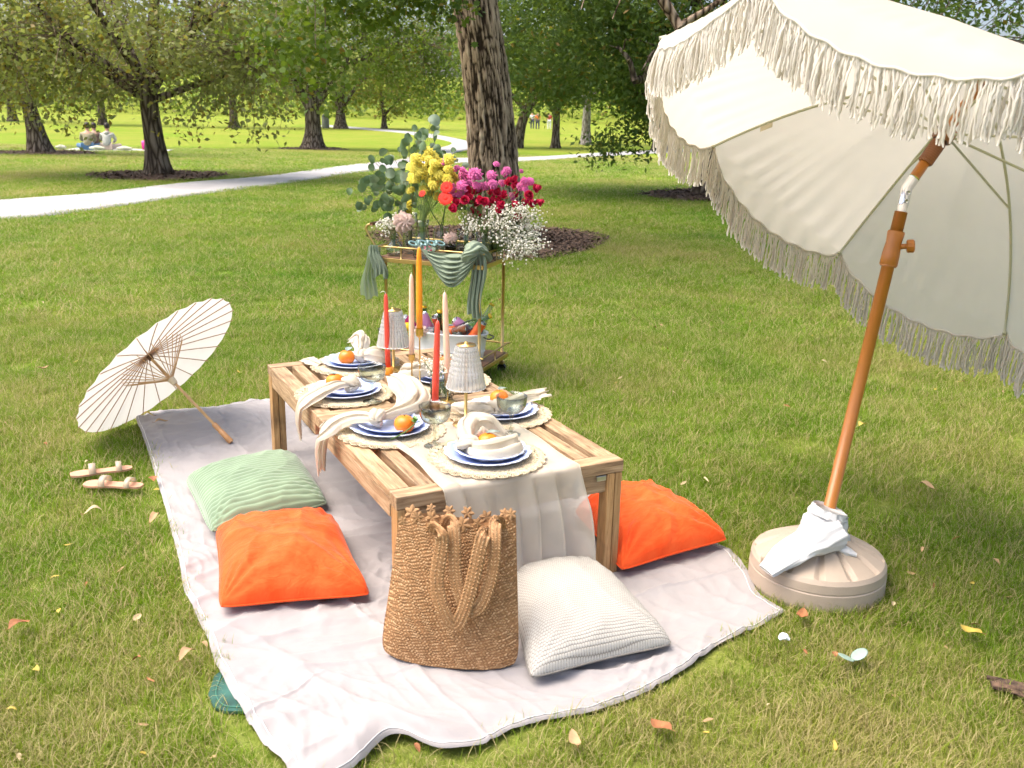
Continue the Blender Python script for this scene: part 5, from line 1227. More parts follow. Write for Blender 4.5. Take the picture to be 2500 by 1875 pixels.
# ------------------------------------------------------------------ sandals
def sandal(label, heel, toe, flip):
    heel = np.array([*heel, 0]); toe = np.array([*toe, 0]); d = toe - heel; L = np.linalg.norm(d); ang = math.atan2(d[1], d[0])
    t = thing("sandal", label, "sandal", (heel[0], heel[1], .035), ang, "pair of flat sandals on the grass")
    half = [(0, .012), (.02, .024), (.06, .027), (.11, .023), (.16, .030), (.20, .034), (.225, .028), (.24, .014)]
    out = smoothpath([(x * L / .24, y, 0) for x, y in half] + [(x * L / .24, -y * (.9 if flip else 1.05), 0) for x, y in half[::-1]], 50)
    n = len(out); V = np.concatenate([out + [0, 0, .008], out]); F = [list(range(n)), [i + n for i in range(n)][::-1]] + [[i, (i + 1) % n, (i + 1) % n + n, i + n] for i in range(n)]
    obj("sole", V, F, plain("tan leather sole", (.56, .30, .19), .55, 0, .15, 18), t, smooth=False)
    clear = thinglass("clear vinyl strap", (.95, .93, .86), .6, .25, .8, .5, (.74, .66, .52))
    for x0, hh, w_, sh in ((.155, .030, .013, .0), (.052, .026, .011, .0)):
        P = np.array([(x0 * L / .24 + sh * math.sin(a), .032 * math.cos(a), .008 + hh * math.sin(a) ** .8) for a in np.linspace(0, math.pi, 20)]); V = []
        for p in P:
            nv_ = np.array([0, p[1], p[2] - .008]); nv_ /= np.linalg.norm(nv_) + 1e-9
            V += [p + [-w_, 0, 0], p + [w_, 0, 0], p + np.array([w_, 0, 0]) + nv_ * .0022, p + np.array([-w_, 0, 0]) + nv_ * .0022]
        obj("strap", np.array(V), grid_faces(20, 4, wv=True), clear, t)
sandal("tan flat sandal with clear straps, nearer the blanket edge", (-1.425, 3.462), (-1.655, 3.475), False)
sandal("tan flat sandal with clear straps, farther from the blanket", (-1.540, 3.655), (-1.750, 3.560), True)

# ------------------------------------------------------------------ fringed umbrella
M_CANVAS = cloth("white umbrella canvas", (.78, .72, .62), .55, 1, .03, 500, .2, .85, .1, .06)
M_FRINGE = cloth("white cotton cord", (.84, .80, .72), .45, 1, .05, 300, .3, .95, .2)
M_RIB = plain("pale powder coat", (.50, .50, .36), .4, 0, .05); M_POLE = plain("caramel painted pole", (.42, .155, .028), .32, 0, .10, 6)
M_CHROME = plain("chrome joint", (.75, .75, .75), .12, 1.0, .03)
def umbrella():
    c = np.array([1.215, 3.04, 1.27]); n = np.array([.56, .235, .795]); n /= np.linalg.norm(n)
    e1 = np.cross(n, [0, 1, 0]); e1 /= np.linalg.norm(e1); e2 = np.cross(n, e1); R0, hd, psi, N = .90, .41, 5.20, 8
    base = np.array([1.01, 2.86, 0])
    t = thing("patio_umbrella", "tilted white umbrella with a cotton fringe and caramel pole", "umbrella", (base[0], base[1], .12))
    J = c - n * .005
    def dome(s): return hd * (1 - .30 * s - .70 * s ** 2.3)
    def pt(s, th, k):
        """s 0 hub .. 1 rim, th angle, k 0 at a rib .. 1 mid panel"""
        r = R0 * s * (1 - (1 - math.cos(math.pi / N)) * 1.25 * k * (2 - k) * .9)
        return c + e1 * (r * math.cos(th)) + e2 * (r * math.sin(th)) + n * (dome(s) + .012 * k * math.sin(math.pi * s))
    down = np.array([0, 0, -1.0])
    pieces = []
    for i in range(N):
        nth, ns, nvl = 41, 30, 8; V = np.zeros((nth, ns + nvl, 3)); a0 = psi + 2 * math.pi * i / N
        low_edge = []
        for j in range(nth):
            f = j / (nth - 1); th = a0 + f * 2 * math.pi / N; k = 1 - abs(2 * f - 1)
            for q in range(ns):
                s = q / (ns - 1); P = pt(s, th, k)
                ruck = .004 * math.exp(-(1 - s) / .10) * math.sin(f * 60 + 2 * math.sin(f * 9 + i)) * min(1, 4 * k) ; V[j, q] = P + n * ruck
            rim = pt(1, th, k); inn = pt(.93, th, k); tang = rim - inn; tang /= np.linalg.norm(tang); dr = tang * .75 + down * .6; dr /= np.linalg.norm(dr)
            ln = .006 + .125 * math.sin(math.pi * f) ** .62
            for q in range(nvl):
                g = (q + 1) / nvl; V[j, ns + q] = rim + (tang * (.5 * (1 - g)) + dr * (.5 + .5 * g)) * ln * g + n * .004 * g * math.sin(f * 48 + i * 2)
            low_edge.append(V[j, -1])
        pan = obj("canopy_panel", V.reshape(-1, 3), grid_faces(nth, ns + nvl), M_CANVAS, t, world=True)
        low_edge = np.array(low_edge); d_ = np.r_[0, np.cumsum(np.linalg.norm(np.diff(low_edge, axis=0), axis=1))]
        E = lambda x: np.array([np.interp(x, d_, low_edge[:, a]) for a in range(3)])
        obj("trim_braid", *tube(low_edge, .0045, 6), M_FRINGE, pan, world=False) if False else None
        tb = obj("trim_braid", *tube(low_edge - np.array(t.location), .0042, 6), M_FRINGE, pan)
        mb = MB(); cnt = int(d_[-1] / .0046)
        for q in range(cnt):
            p0 = E(d_[-1] * (q + .5) / cnt); L = .132 * random.uniform(.88, 1.12); sw = rng.normal(0, .06, 3); clump = .12 * pnoise(np.array([[q * .23, i * 3.1, 0]]), 15)[0]
            dirn = down + np.array([clump * .5 + sw[0] * .5 - .08, sw[1] * .6, 0]) ; dirn /= np.linalg.norm(dirn); m_ = 12; ph = random.random() * 6
            S = np.linspace(0, 1, m_); cur = rng.normal(0, .010, 3); P = p0 + dirn * L * S[:, None] + np.array([cur[0], cur[1], 0]) * np.sin(S * 2.6)[:, None] + .0011 * np.stack([np.cos(S * 38 + ph), np.sin(S * 38 + ph), 0 * S], 1)
            rr = .0030 * (1 + .22 * np.sin(S * 55 + ph)); rr[-2] *= 1.35; rr[-1] *= .8; mb.add(*tube(P, rr, 5, cap=True))
        V2, F2 = mb.get(); tag(obj("fringe", V2 - np.array(t.location), F2, M_FRINGE, pan), kind="stuff")
    for i in range(N):
        th = psi + 2 * math.pi * i / N; ribP = [pt(s, th, 0) - n * .010 for s in np.linspace(.03, 1.0, 16)]
        obj("rib", *tube(ribP, .0048, 8), M_RIB, t, world=True)
        obj("rib_tip", *tube([ribP[-1], ribP[-1] + (ribP[-1] - ribP[-2]) * .25], [.008, .006], 8), M_RIB, t, world=True)
        mid = pt(.54, th, 0) - n * .014; obj("stretcher", *tube([c + n * .20 + (mid - (c + n * .2)) * .06, mid], .0040, 8), M_RIB, t, world=True)
    obj("hub", *tube([c + n * q for q in (hd - .03, hd - .012, hd)], [.03, .034, .02], 20), M_POLE, t, world=True)
    obj("runner", *tube([c + n * q for q in (.175, .18, .215, .22)], [.024, .032, .032, .022], 20), plain("brown runner", (.24, .09, .025), .4), t, world=True)
    obj("finial", *tube([c + n * q for q in (hd + .004, hd + .02, hd + .05)], [.02, .022, .006], 16), M_POLE, t, world=True)
    b0 = base + np.array([.003, .003, .12]); dp = (J - n * .04 + n * .0 - b0); 
    lowtop = J - n * .0 - (J - b0) / np.linalg.norm(J - b0) * .075; ax = (lowtop - b0) / np.linalg.norm(lowtop - b0); Ld = np.linalg.norm(lowtop - b0)
    obj("lower_pole", *tube([b0, lowtop], .0195, 24), M_POLE, t, world=True)
    obj("upper_pole", *tube([J + n * .035, c + n * (hd - .005)], .0165, 24), M_POLE, t, world=True)
    g = obj("grip_sleeve", *tube([J + n * q for q in (.095, .098, .172, .175)], [.019, .0225, .0225, .019], 24), plain("brown ribbed grip", (.26, .095, .028), .5), t, world=True)
    for q in np.linspace(.103, .167, 10): 
        V, F = tube([J + n * (q - .0018), J + n * (q + .0018)], .0235, 24); obj("grip_ring", V - np.array(t.location), F, plain("grip ridge", (.24, .085, .025), .45) if q < .104 else bpy.data.materials["grip ridge"], g)
    jt = obj("tilt_joint", *tube([lowtop - ax * .004, lowtop + ax * .03, J - n * .002, J + n * .03, J + n * .038], [.0135, .0165, .0175, .0175, .0185], 16), M_CHROME, t, world=True)
    sidev = np.cross(ax, [0, 1, 0]); sidev /= np.linalg.norm(sidev)
    for q in (.035, .062):
        p = lowtop + ax * q; V, F = tube([p - np.array([0, .021, 0]), p - np.array([0, .012, 0])], .0062, 10); obj("joint_pin", V - np.array(t.location), F, M_STEEL, jt)
    kz = .90; kp = b0 + ax * Ld * kz
    ck = obj("height_clamp", *tube([kp + ax * q for q in (-.062, -.056, -.02, .015, .045, .05)], [.024, .0275, .027, .0235, .0265, .024], 24), M_POLE, t, world=True)
    kd = np.array([.93, -.3, .12]); kd /= np.linalg.norm(kd)
    V, F = tube([kp + kd * q for q in (.015, .042)], .0085, 12); obj("knob_stem", V - np.array(t.location), F, M_POLE, ck)
    V, F = tube([kp + kd * q for q in (.040, .043, .060, .064)], [.017, .021, .021, .016], 10); obj("knob", V - np.array(t.location), F, M_POLE, ck, smooth=False)
    th = psi; lb = pt(.80, psi, 0) - n * .018; r_ = (pt(.86, psi, 0) - pt(.74, psi, 0)); r_ /= np.linalg.norm(r_); w_ = down
    V = np.array([lb - r_ * .025, lb + r_ * .025, lb + r_ * .025 + w_ * .018, lb - r_ * .025 + w_ * .018]); V = np.concatenate([V, V + n * .0012]); F = [[0, 1, 2, 3], [7, 6, 5, 4], [0, 4, 5, 1], [1, 5, 6, 2], [2, 6, 7, 3], [3, 7, 4, 0]]
    obj("care_tag", V, F, cloth("beige tag", (.60, .54, .40), 0, 1, .2), t, world=True, smooth=False)
umbrella()
# weighted base
def umb_base():
    x, y = 1.01, 2.86; t = thing("umbrella_base", "round beige plastic umbrella base with ridged top on the grass", "umbrella base", (x, y, 0))
    n = 240; th = np.linspace(0, 2 * np.pi, n, endpoint=False)
    prof = [(.0005, -.005), (.205, -.005), (.212, .0), (.2155, .012), (.2150, .060), (.2125, .064), (.2140, .068), (.2120, .095), (.2040, .108), (.1960, .1125), (.150, .138), (.100, .162), (.060, .178), (.045, .180), (.030, .180), (.028, .12), (.0005, .12)]
    V, F = lathe(prof, n); Vr = V.reshape(len(prof), n, 3)
    sect = (th / (2 * np.pi / 12)) % 1; groove = ((sect > .36) & (sect < .56)).astype(float); groove = np.clip(np.convolve(np.r_[groove[-2:], groove, groove[:2]], np.ones(3) / 3, 'same')[2:-2], 0, 1)
    for i in range(9, 13): Vr[i, :, 2] -= (.0125 if i > 9 else .010) * groove * (1.0 if i < 12 else .5)
    a0 = 2.75 + .0; notch = np.exp(-(np.angle(np.exp(1j * (th - 3.55))) / .16) ** 6)
    for i in range(8, 12): Vr[i, :, 2] -= .022 * notch
    m = plain("beige moulded plastic", (.43, .345, .265), .55, 0, .05, 10, .12, 160)
    obj("tank", V, F, m, t, smooth=False)
    obj("collar", *lathe([(.046, .178), (.046, .188), (.028, .190), (.024, .190), (.024, .15)], 36), m, t)
    t2 = thing("wrapped_cloth", "white cloth wrapped round the pole foot, trailing over the beige base", "cloth", (x, y, .15))
    wc = cloth("white cotton bag", (.72, .72, .71), .2, 1, .03, 500, .2, .9, .1, .1)
    obj("sleeve", *puff([(x + .000, y - .010, .160), (x + .006, y - .004, .200), (x + .012, y + .002, .236), (x + .020, y + .004, .264)], [.075, .066, .060, .050], [.060, .056, .052, .046], 44, 40, 48, .15), wc, t2, world=True)
    obj("trailing_end", *puff([(x + .03, y - .05, .200), (x - .05, y - .085, .192), (x - .115, y - .105, .164), (x - .165, y - .125, .136), (x - .205, y - .14, .108)], [.045, .062, .055, .045, .034], [.040, .032, .020, .016, .010], 47, 50, 44, .18), wc, t2, world=True)
    obj("trailing_corner", *puff([(x + .02, y - .07, .168), (x + .055, y - .09, .160), (x + .085, y - .10, .150)], [.02, .018, .008], [.014, .010, .004], 49, 20, 24, .25), wc, t2, world=True)
umb_base()
# ------------------------------------------------------------------ bar cart
CX, CY, CA = -.748, 5.242, R(-20)
_cc, _cs = math.cos(CA), math.sin(CA)
def cart_pt(u, v, z): return (CX + u * _cc - v * _cs, CY + u * _cs + v * _cc, z)
CW, CD = .62, .39
M_WALNUT_U = woodmat("walnut board", (.13, .060, .028), (.23, .115, .055), (.31, .165, .08), (3, 26, 26), .45)
def cart():
    t = thing("bar_cart", "gold two-tier bar cart with wooden shelves behind the table", "bar cart", (CX, CY, 0), CA)
    for nm, z in (("top_shelf", .662), ("lower_shelf", .100)):
        sh = obj(nm, *bevbox(.006, CW - .006, .006, CD - .006, z, z + .020, .003), M_WALNUT_U, t, smooth=False)
        fr = MB(); a = .0
        for p, q in (((0, 0), (CW, 0)), ((CW, 0), (CW, CD)), ((CW, CD), (0, CD)), ((0, CD), (0, 0))):
            x0, x1 = min(p[0], q[0]) - .004, max(p[0], q[0]) + .004; y0, y1 = min(p[1], q[1]) - .004, max(p[1], q[1]) + .004; fr.add(*bevbox(x0, x1, y0, y1, z - .010, z + .014, .002))
        V, F = fr.get(); obj("tray_frame", V, F, M_GOLD2, sh, smooth=False)
        rail_z = z + .075 if nm == "top_shelf" else z + .070
        lp = smoothpath([(.02, 0, rail_z), (.3, 0, rail_z), (CW - .02, 0, rail_z), (CW, .02, rail_z), (CW, CD - .02, rail_z), (CW - .02, CD, rail_z), (.3, CD, rail_z), (.02, CD, rail_z), (0, CD - .02, rail_z), (0, .02, rail_z), (.02, 0, rail_z)], 90)
        obj("guard_rail", *tube(lp, .0048, 8), M_GOLD2, sh)
        for (x, y) in ((.14, 0), (.48, 0), (.14, CD), (.48, CD), (0, CD / 2), (CW, CD / 2)): obj("rail_post", *tube([(x, y, z + .010), (x, y, rail_z)], .0040, 8), M_GOLD2, sh)
    for x in (.035, CW - .025):
        for y in (.018, CD - .018):
            l = obj("leg", *tube([(x, y, .055), (x, y, .652)], .0088, 14), M_GOLD2, t); 
            cst = obj("caster", *tube([(x, y - .010, .026), (x, y + .010, .026)], .026, 20), plain("black caster wheel", (.02, .02, .02), .4) if x < .1 and y < .1 else bpy.data.materials["black caster wheel"], t)
            obj("caster_fork", *bevbox(x - .014, x + .014, y - .016, y + .016, .048, .064, .003), M_GOLD2, cst, smooth=False)
    for y in (.03, CD - .03): obj("handle_arm", *tube(smoothpath([(.0, y, .672), (-.035, y, .735), (-.085, y, .815), (-.078, y, .842), (-.055, y, .850)], 16), .0068, 10), M_GOLD2, t)
    obj("handle_grip", *tube([(-.052, .022, .851), (-.052, CD - .022, .851)], .0095, 14), plain("brown leather grip", (.16, .065, .03), .5, 0, .2), t)
cart()

# sage gauze draped over the rails
M_SAGE = cloth("sage gauze", (.33, .40, .29), .25, 1, .10, 400, .5, .95, .1, .15); M_SAGE_S = cloth("sheer sage gauze", (.38, .45, .32), .35, .72, .10, 400, .5, .95, .1, .15)
def drape():
    t = thing("gauze_drape", "sage green gauze swagged along the bar cart rail", "drape", cart_pt(.3, 0, .70))
    def sheet(nm, fn, nu, nv, mat):
        V = np.array([[fn(i / (nu - 1), j / (nv - 1)) for j in range(nv)] for i in range(nu)]); obj(nm, V.reshape(-1, 3), grid_faces(nu, nv), mat, t, world=True)
    def swag(f, g):      # f along, g across the folds
        u0, u1 = .255 + .10 * g * .6, .585 + .03 * (1 - g); u = u0 + (u1 - u0) * f; sag = (.02 + .165 * g) * (1 - (2 * f - 1.08) ** 2 * .86); pl = abs(math.sin(g * 19 + 1.3 * math.sin(f * 5))) ** .7 + .5 * math.sin(g * 41 + f * 7)
        z = .742 - max(-.01, sag) + .008 * (1 - g); return cart_pt(u, -.016 - .022 * pl * math.sin(math.pi * min(1, f * .9 + .08)) - .018 * math.sin(math.pi * g) - .02 * g, z)
    sheet("swag", swag, 50, 90, M_SAGE)
    sheet("rail_wrap_left", lambda f, g: cart_pt(.245 + .11 * f, -.018 * math.cos(3.3 * g) + .004 * math.sin(f * 34) - .006, .738 + .020 * math.sin(3.3 * g) + .004 * math.sin(f * 26)), 40, 14, M_SAGE)
    obj("rail_knot", *puff([cart_pt(.535, -.02, .700), cart_pt(.555, -.026, .745), cart_pt(.575, .0, .765), cart_pt(.60, .03, .745), cart_pt(.615, .06, .70)], [.026, .038, .04, .036, .03], [.02, .026, .026, .02, .014], 60, 44, 44, .4), M_SAGE, t, world=True)
    def hang(u0, w_, v0, z0, z1, ph, fl):
        def fn(f, g):
            z = z0 + (z1 - z0) * g; wd = w_ * (.75 + .35 * g + .1 * math.sin(g * 6 + ph)); pl = math.sin(f * 21 + ph + 1.4 * math.sin(g * 4)) + .5 * math.sin(f * 43 - g * 5)
            return cart_pt(u0 + (f - .5) * wd + .012 * math.sin(g * 5 + ph) + fl * g, v0 - .014 * pl * (.4 + .6 * min(1, g * 3)) - .01, z + .014 * math.sin(f * 7 + ph) * g)
        return fn
    sheet("right_tail", hang(.585, .085, .012, .755, .395, .4, .0), 44, 60, M_SAGE)
    sheet("left_tail", hang(-.028, .085, .005, .735, .45, 2.0, -.03), 44, 60, M_SAGE_S)
    sheet("left_overlay", hang(-.005, .08, -.012, .745, .575, 4.0, .02), 44, 40, M_SAGE)
drape()

# ------------------------------------------------------------------ vases on the cart
def vase(label, p, prof, n=36, mod=None, water=None, mat=None, nm="glass_vase"):
    t = thing(nm, label, "vase", p); pr = np.array(prof); inner = [(max(r - .0022, .0005), z) for r, z in prof[::-1] if z > .006] + [(.0005, .006)]
    obj("glass", *lathe([(.0005, .0)] + list(prof) + inner, n, mod=mod), mat or M_CLEAR, t)
    if water:
        ww = [(.0005, .0075)] + [(max(r - .0035, .0005), z) for r, z in prof if .006 < z < water]; ww += [(ww[-1][0], water), (.0005, water)]
        obj("water", *lathe(ww, n), bpy.data.materials["water"], t)
    return t
ZS = .6835
def cz(x, y): return (x, y, ZS)
VASES = {}
vase("small round-shouldered glass bottle at the cart's handle end", cz(-.660, 5.275), [(.030, .001), (.046, .012), (.048, .03), (.040, .055), (.022, .075), (.020, .10), (.023, .112), (.0235, .116)], water=.05)
vase("tall clear glass vase holding the eucalyptus stems", cz(-.585, 5.36), [(.036, .001), (.040, .01), (.040, .10), (.036, .16), (.042, .225)], water=.12)
def flute(th, pr_): return 1 + (.05 * np.abs(np.cos(th * 4)))[None] + 0 * pr_[:, :1]
vase("angular clear glass carafe under the yellow carnations", cz(-.50, 5.205), [(.046, .001), (.058, .02), (.050, .06), (.034, .12), (.030, .165), (.036, .205)], 8, water=.10)
vase("plain glass jar with green gerbera stems", cz(-.405, 5.26), [(.040, .001), (.045, .008), (.045, .13), (.040, .142), (.041, .158), (.043, .160)], water=.09)
vase("short dark glass votive jar between the vases", cz(-.345, 5.155), [(.028, .001), (.030, .006), (.030, .075), (.029, .08)], mat=thinglass("smoked glass", (.35, .33, .30), 1.0, .03), nm="glass_jar")
vase("wide glass jar holding the pink carnations", cz(-.265, 5.22), [(.050, .001), (.056, .010), (.056, .12), (.048, .140), (.049, .155), (.051, .157)], water=.08)
vase("tall ribbed glass under the crimson spray roses", cz(-.165, 5.19), [(.042, .001), (.046, .01), (.044, .07), (.046, .15)], 16, mod=flute, water=.08)
vase("clear glass jar at the cart's right end with baby's breath", cz(-.105, 5.245), [(.038, .001), (.041, .008), (.041, .12), (.038, .135), (.040, .15)], water=.07)

# ------------------------------------------------------------------ flowers
def petalmat(name, c, var=.25, tr=.25):
    m, t, p, o = newmat(name); v = coord(t); n = noise(t, v, 60, 3); oi = nd(t, "ShaderNodeObjectInfo")
    r = ramp(t, [(0.3, tuple(x * (1 - var) for x in c)), (.7, tuple(min(1, x * (1 + var * .5)) for x in c))]); t.links.new(n.outputs[0], r.inputs[0])
    h = nd(t, "ShaderNodeHueSaturation"); t.links.new(r.outputs[0], h.inputs['Color']); t.links.new(math_(t, 'ADD', math_(t, 'MULTIPLY', oi.outputs['Random'], .3), .85), h.inputs['Value'])
    t.links.new(h.outputs[0], p.inputs['Base Color']); setin(p, Roughness=.7); tl = nd(t, "ShaderNodeBsdfTranslucent"); t.links.new(h.outputs[0], tl.inputs[0])
    mx = nd(t, "ShaderNodeMixShader"); mx.inputs[0].default_value = tr; t.links.new(p.outputs[0], mx.inputs[1]); t.links.new(tl.outputs[0], mx.inputs[2]); t.links.new(mx.outputs[0], o.inputs[0]); return m
P_YEL, P_PINK, P_ROSE, P_RED, P_BLUSH = petalmat("yellow petals", (.90, .76, .10)), petalmat("pink petals", (.80, .16, .42)), petalmat("crimson petals", (.62, .012, .075)), petalmat("scarlet petals", (.85, .03, .012)), petalmat("blush petals", (.84, .62, .52), .1)
M_CALYX = plain("green calyx", (.10, .17, .04), .7)
def carnation(mat, seed, r=.021, ruff=.22):
    """ruffled layers of petals, opening along +z"""
    g = np.random.default_rng(seed); mb = MB()
    for L_ in range(5):
        rad = r * (1.12, 1.08, .98, .80, .52)[L_]; z0 = r * (.05, .22, .38, .52, .62)[L_]; nr, na = 4, 30; V = []
        for i in range(nr + 1):
            q = i / nr
            for j in range(na):
                a = 2 * math.pi * j / na; w_ = math.sin(a * 8 + g.uniform(0, .9) + L_ * 1.3) * ruff * 1.7 * q * q; rr = rad * (q * (1 + .10 * math.sin(a * 5 + L_ * 2) + .5 * w_)) + .0005
                V.append((rr * math.cos(a), rr * math.sin(a), z0 + r * (-.30 * q * q * (1.5 - .35 * L_) + .9 * w_ * .45)))
        mb.add(np.array(V), grid_faces(nr + 1, na, wv=True).tolist())
    return mdata("flower_head", *mb.get(), mat)
def rose(mat, seed, r=.020):
    g = np.random.default_rng(seed); mb = MB()
    for L_, (k, op) in enumerate(((3, .35), (4, .6), (5, .95), (5, 1.25))):
        for j in range(k):
            a0 = 2 * math.pi * (j + .5 * L_) / k + g.uniform(-.2, .2); V = []
            for i in range(5):
                q = i / 4
                for s in range(5):
                    b = (s / 4 - .5) * 2 * (math.pi / k) * 1.25; rr = r * (.25 + .75 * math.sin(q * 1.5) * op * .8) ; a = a0 + b * (1 - .25 * q)
                    V.append((rr * math.cos(a), rr * math.sin(a), r * (1.5 * q * (1 - .22 * L_) - .2 - (0.25 * (q ** 3) * (op > .9)))))
            mb.add(np.array(V), grid_faces(5, 5).tolist())
    return mdata("flower_head", *mb.get(), mat)
def gerbera(mat, r=.036):
    mb = MB()
    for L_ in range(2):
        for j in range(20):
            a = 2 * math.pi * (j + .5 * L_) / 20; V, F = leaf_grid(r * (1 - .12 * L_), r * .11, .12, -.2, 6, 3); V[:, 2] += .003 * L_; mb.add(V @ rotm((0, 0, 1), a).T, F)
    V, F = ball((0, 0, .003), r * .28, 12, 6, (1, 1, .5)); mb.add(V, F); return mdata("flower_head", *mb.get(), mat)
CARN_Y = [carnation(P_YEL, s) for s in (1, 2, 3)]; CARN_P = [carnation(P_PINK, s) for s in (4, 5)]; ROSES = [rose(P_ROSE, s) for s in (6, 7, 8)]

YEL = [(-0.532,5.168,1.216),(-0.491,5.229,1.219),(-0.462,5.194,1.208),(-0.436,5.241,1.212),(-0.41,5.245,1.19),(-0.43,5.133,1.192),(-0.351,5.123,1.217),(-0.572,5.287,1.166),(-0.539,5.172,1.162),(-0.518,5.167,1.143),(-0.485,5.319,1.163),(-0.49,5.214,1.146),(-0.5,5.287,1.112),(-0.529,5.215,1.108),(-0.553,5.248,1.099),(-0.437,5.15,1.154),(-0.41,5.247,1.143),(-0.384,5.294,1.141),(-0.349,5.225,1.143),(-0.34,5.268,1.12),(-0.408,5.254,1.108),(-0.36,5.133,1.111),(-0.355,5.272,1.087),(-0.457,5.238,1.105),(-0.434,5.18,1.095),(-0.433,5.126,1.079),(-0.57,5.293,1.037),(-0.494,5.215,1.048),(-0.462,5.264,1.029),(-0.58,5.296,0.956)]
PNK = [(-0.379,5.223,1.206,0.7),(-0.108,5.264,1.187,0.8),(-0.213,5.159,1.141,1.9),(-0.288,5.24,1.132,1.5),(-0.047,5.169,1.161,1.2),(-0.065,5.267,1.137,1.1),(0.027,5.256,1.153,0.6),(0.044,5.099,1.111,1),(0.051,5.107,1.068,0.8),(-0.287,5.123,1.085,1.4),(-0.256,5.273,1.083,1.3),(-0.21,5.167,1.081,1.2),(-0.167,5.205,1.076,1.3),(-0.121,5.14,1.09,1.2),(-0.308,5.181,1.054,1.9),(-0.333,5.157,1.07,1.1),(-0.312,5.15,1.171,0.8),(-0.021,5.197,1.027,0.9),(-0.015,5.197,1.004,0.7)]
ROS = [(-0.046,5.231,1.091),(-0.004,5.186,1.078),(-0.251,5.236,1.039),(-0.221,5.221,1.038),(-0.198,5.248,1.042),(-0.248,5.184,1.012),(-0.267,5.083,1.009),(-0.322,5.222,1.015),(-0.299,5.243,0.979),(-0.138,5.231,1.033),(-0.101,5.164,1.043),(-0.068,5.193,1.023),(-0.162,5.092,1.004),(-0.128,5.216,0.994),(-0.094,5.165,0.999),(-0.081,5.107,0.985),(0.066,5.063,1.043),(0.042,5.221,0.991),(0.084,5.248,0.986),(-0.326,5.068,0.969),(-0.202,5.21,0.981),(-0.008,5.132,0.987)]
EUC = [(-0.456,5.236,1.381,1.5),(-0.432,5.271,1.352,1),(-0.593,5.385,1.334,1),(-0.526,5.409,1.312,1.2),(-0.483,5.211,1.296,1.1),(-0.58,5.347,1.277,1),(-0.551,5.211,1.269,0.9),(-0.631,5.372,1.249,1.2),(-0.472,5.279,1.244,1.3),(-0.462,5.411,1.245,1),(-0.688,5.435,1.203,1.3),(-0.602,5.321,1.211,0.9),(-0.653,5.44,1.174,1.2),(-0.764,5.274,1.189,0.8),(-0.721,5.218,1.173,0.9),(-0.79,5.344,1.129,0.9),(-0.738,5.208,1.116,1.2),(-0.774,5.247,1.095,1),(-0.715,5.298,1.086,1.3),(-0.823,5.347,1.042,1.1),(-0.773,5.237,1.051,1.2),(-0.829,5.21,1.026,1.1),(-0.768,5.408,1.023,1.1),(-0.679,5.275,1.095,1.2),(-0.724,5.43,1.034,1.2),(-0.676,5.415,1.015,1.3),(-0.806,5.291,0.984,1.1),(-0.84,5.31,0.964,1),(-0.757,5.325,0.976,1),(-0.725,5.355,0.956,1.1),(-0.68,5.343,0.952,1.2),(-0.637,5.334,0.936,1.1),(-0.62,5.349,0.971,1.2),(-0.591,5.426,0.995,1.2),(-0.398,5.322,1.227,1),(-0.34,5.303,1.223,0.9),(-0.657,5.373,1.13,1.2),(-0.601,5.257,1.138,1.1),(-0.586,5.272,1.091,1.1),(-0.647,5.435,1.066,1.2),(-0.568,5.325,0.95,1.1),(-0.623,5.332,1.038,1.2),(-0.365,5.203,1.181,0.9),(-0.735,5.3,1.003,1.1),(-0.667,5.339,0.983,1.2),(-0.17,5.205,1.105,1.0),(-0.247,5.348,0.943,1.2),(-0.199,5.352,1.016,0.9)]
GER = [(-0.367,5.102,1.016,1.5),(-0.363,5.125,1.072,1.2),(-0.49,5.119,1.038,0.7)]
def fuller(L_, n, sx=.03, sy=.04, sz=.03):
    out = list(L_)
    for _ in range(n):
        h = list(L_[rng.integers(len(L_))]); h[0] += rng.normal(0, sx); h[1] += abs(rng.normal(.02, sy)); h[2] += rng.normal(-.012, sz); out.append(tuple(h))
    return out
def bouquet(label, heads, meshes, mouth, foot, scale=1.2, cat="flowers", tilt=.9, rad=.021, stemr=.0012):
    mouth = np.array(mouth); foot = np.array(foot); t = thing("bouquet", label, cat, tuple(foot)); sb = MB()
    for i, h in enumerate(heads):
        p = np.array(h[:3]); s = (h[3] if len(h) > 3 else 1.0) * scale * random.uniform(.9, 1.1)
        out = p - (mouth + np.array([0, 0, .05])); d = out / np.linalg.norm(out) + np.array([rng.normal(0, .25), -.75, rng.normal(.15, .2)]); M_ = Matrix(align(d).tolist()).to_euler()
        link("flower_head", meshes[i % len(meshes)], t, Vector(p - foot), M_, (s, s, s))
        dn = np.asarray(d) / np.linalg.norm(d); m0 = mouth + np.array([rng.normal(0, .009), rng.normal(0, .009), 0]); q = p - dn * rad * s * .25
        pp_ = smoothpath([foot + np.array([rng.normal(0, .012), rng.normal(0, .012), .02]), m0, (m0 + q) / 2 + np.array([0, .01, -.012]), q - dn * .03, q], 12)
        sb.add(*tube(pp_, stemr, 5, cap=False)); V, F = tube([q - dn * .022 * s, q - dn * .012 * s, q], [.0025 * s, .0052 * s, .0048 * s], 7); sb.add(V, F)
        if i % 3 == 0:
            V, F = leaf_grid(.04, .004, .15, .1, 6, 3); a = random.uniform(0, 6.28); sb.add((V @ (rotm((0, 0, 1), a) @ rotm((0, 1, 0), -.9)).T) + pp_[7], F)
    V, F = sb.get(); obj("stems", V, F, M_BSTEM if cat == "flowers" else M_STEM, t, world=True)
    return t
bouquet("bunch of ruffled yellow carnations in the angular carafe", fuller(YEL, 16), CARN_Y, (-.497, 5.205, .885), (-.497, 5.205, .70))
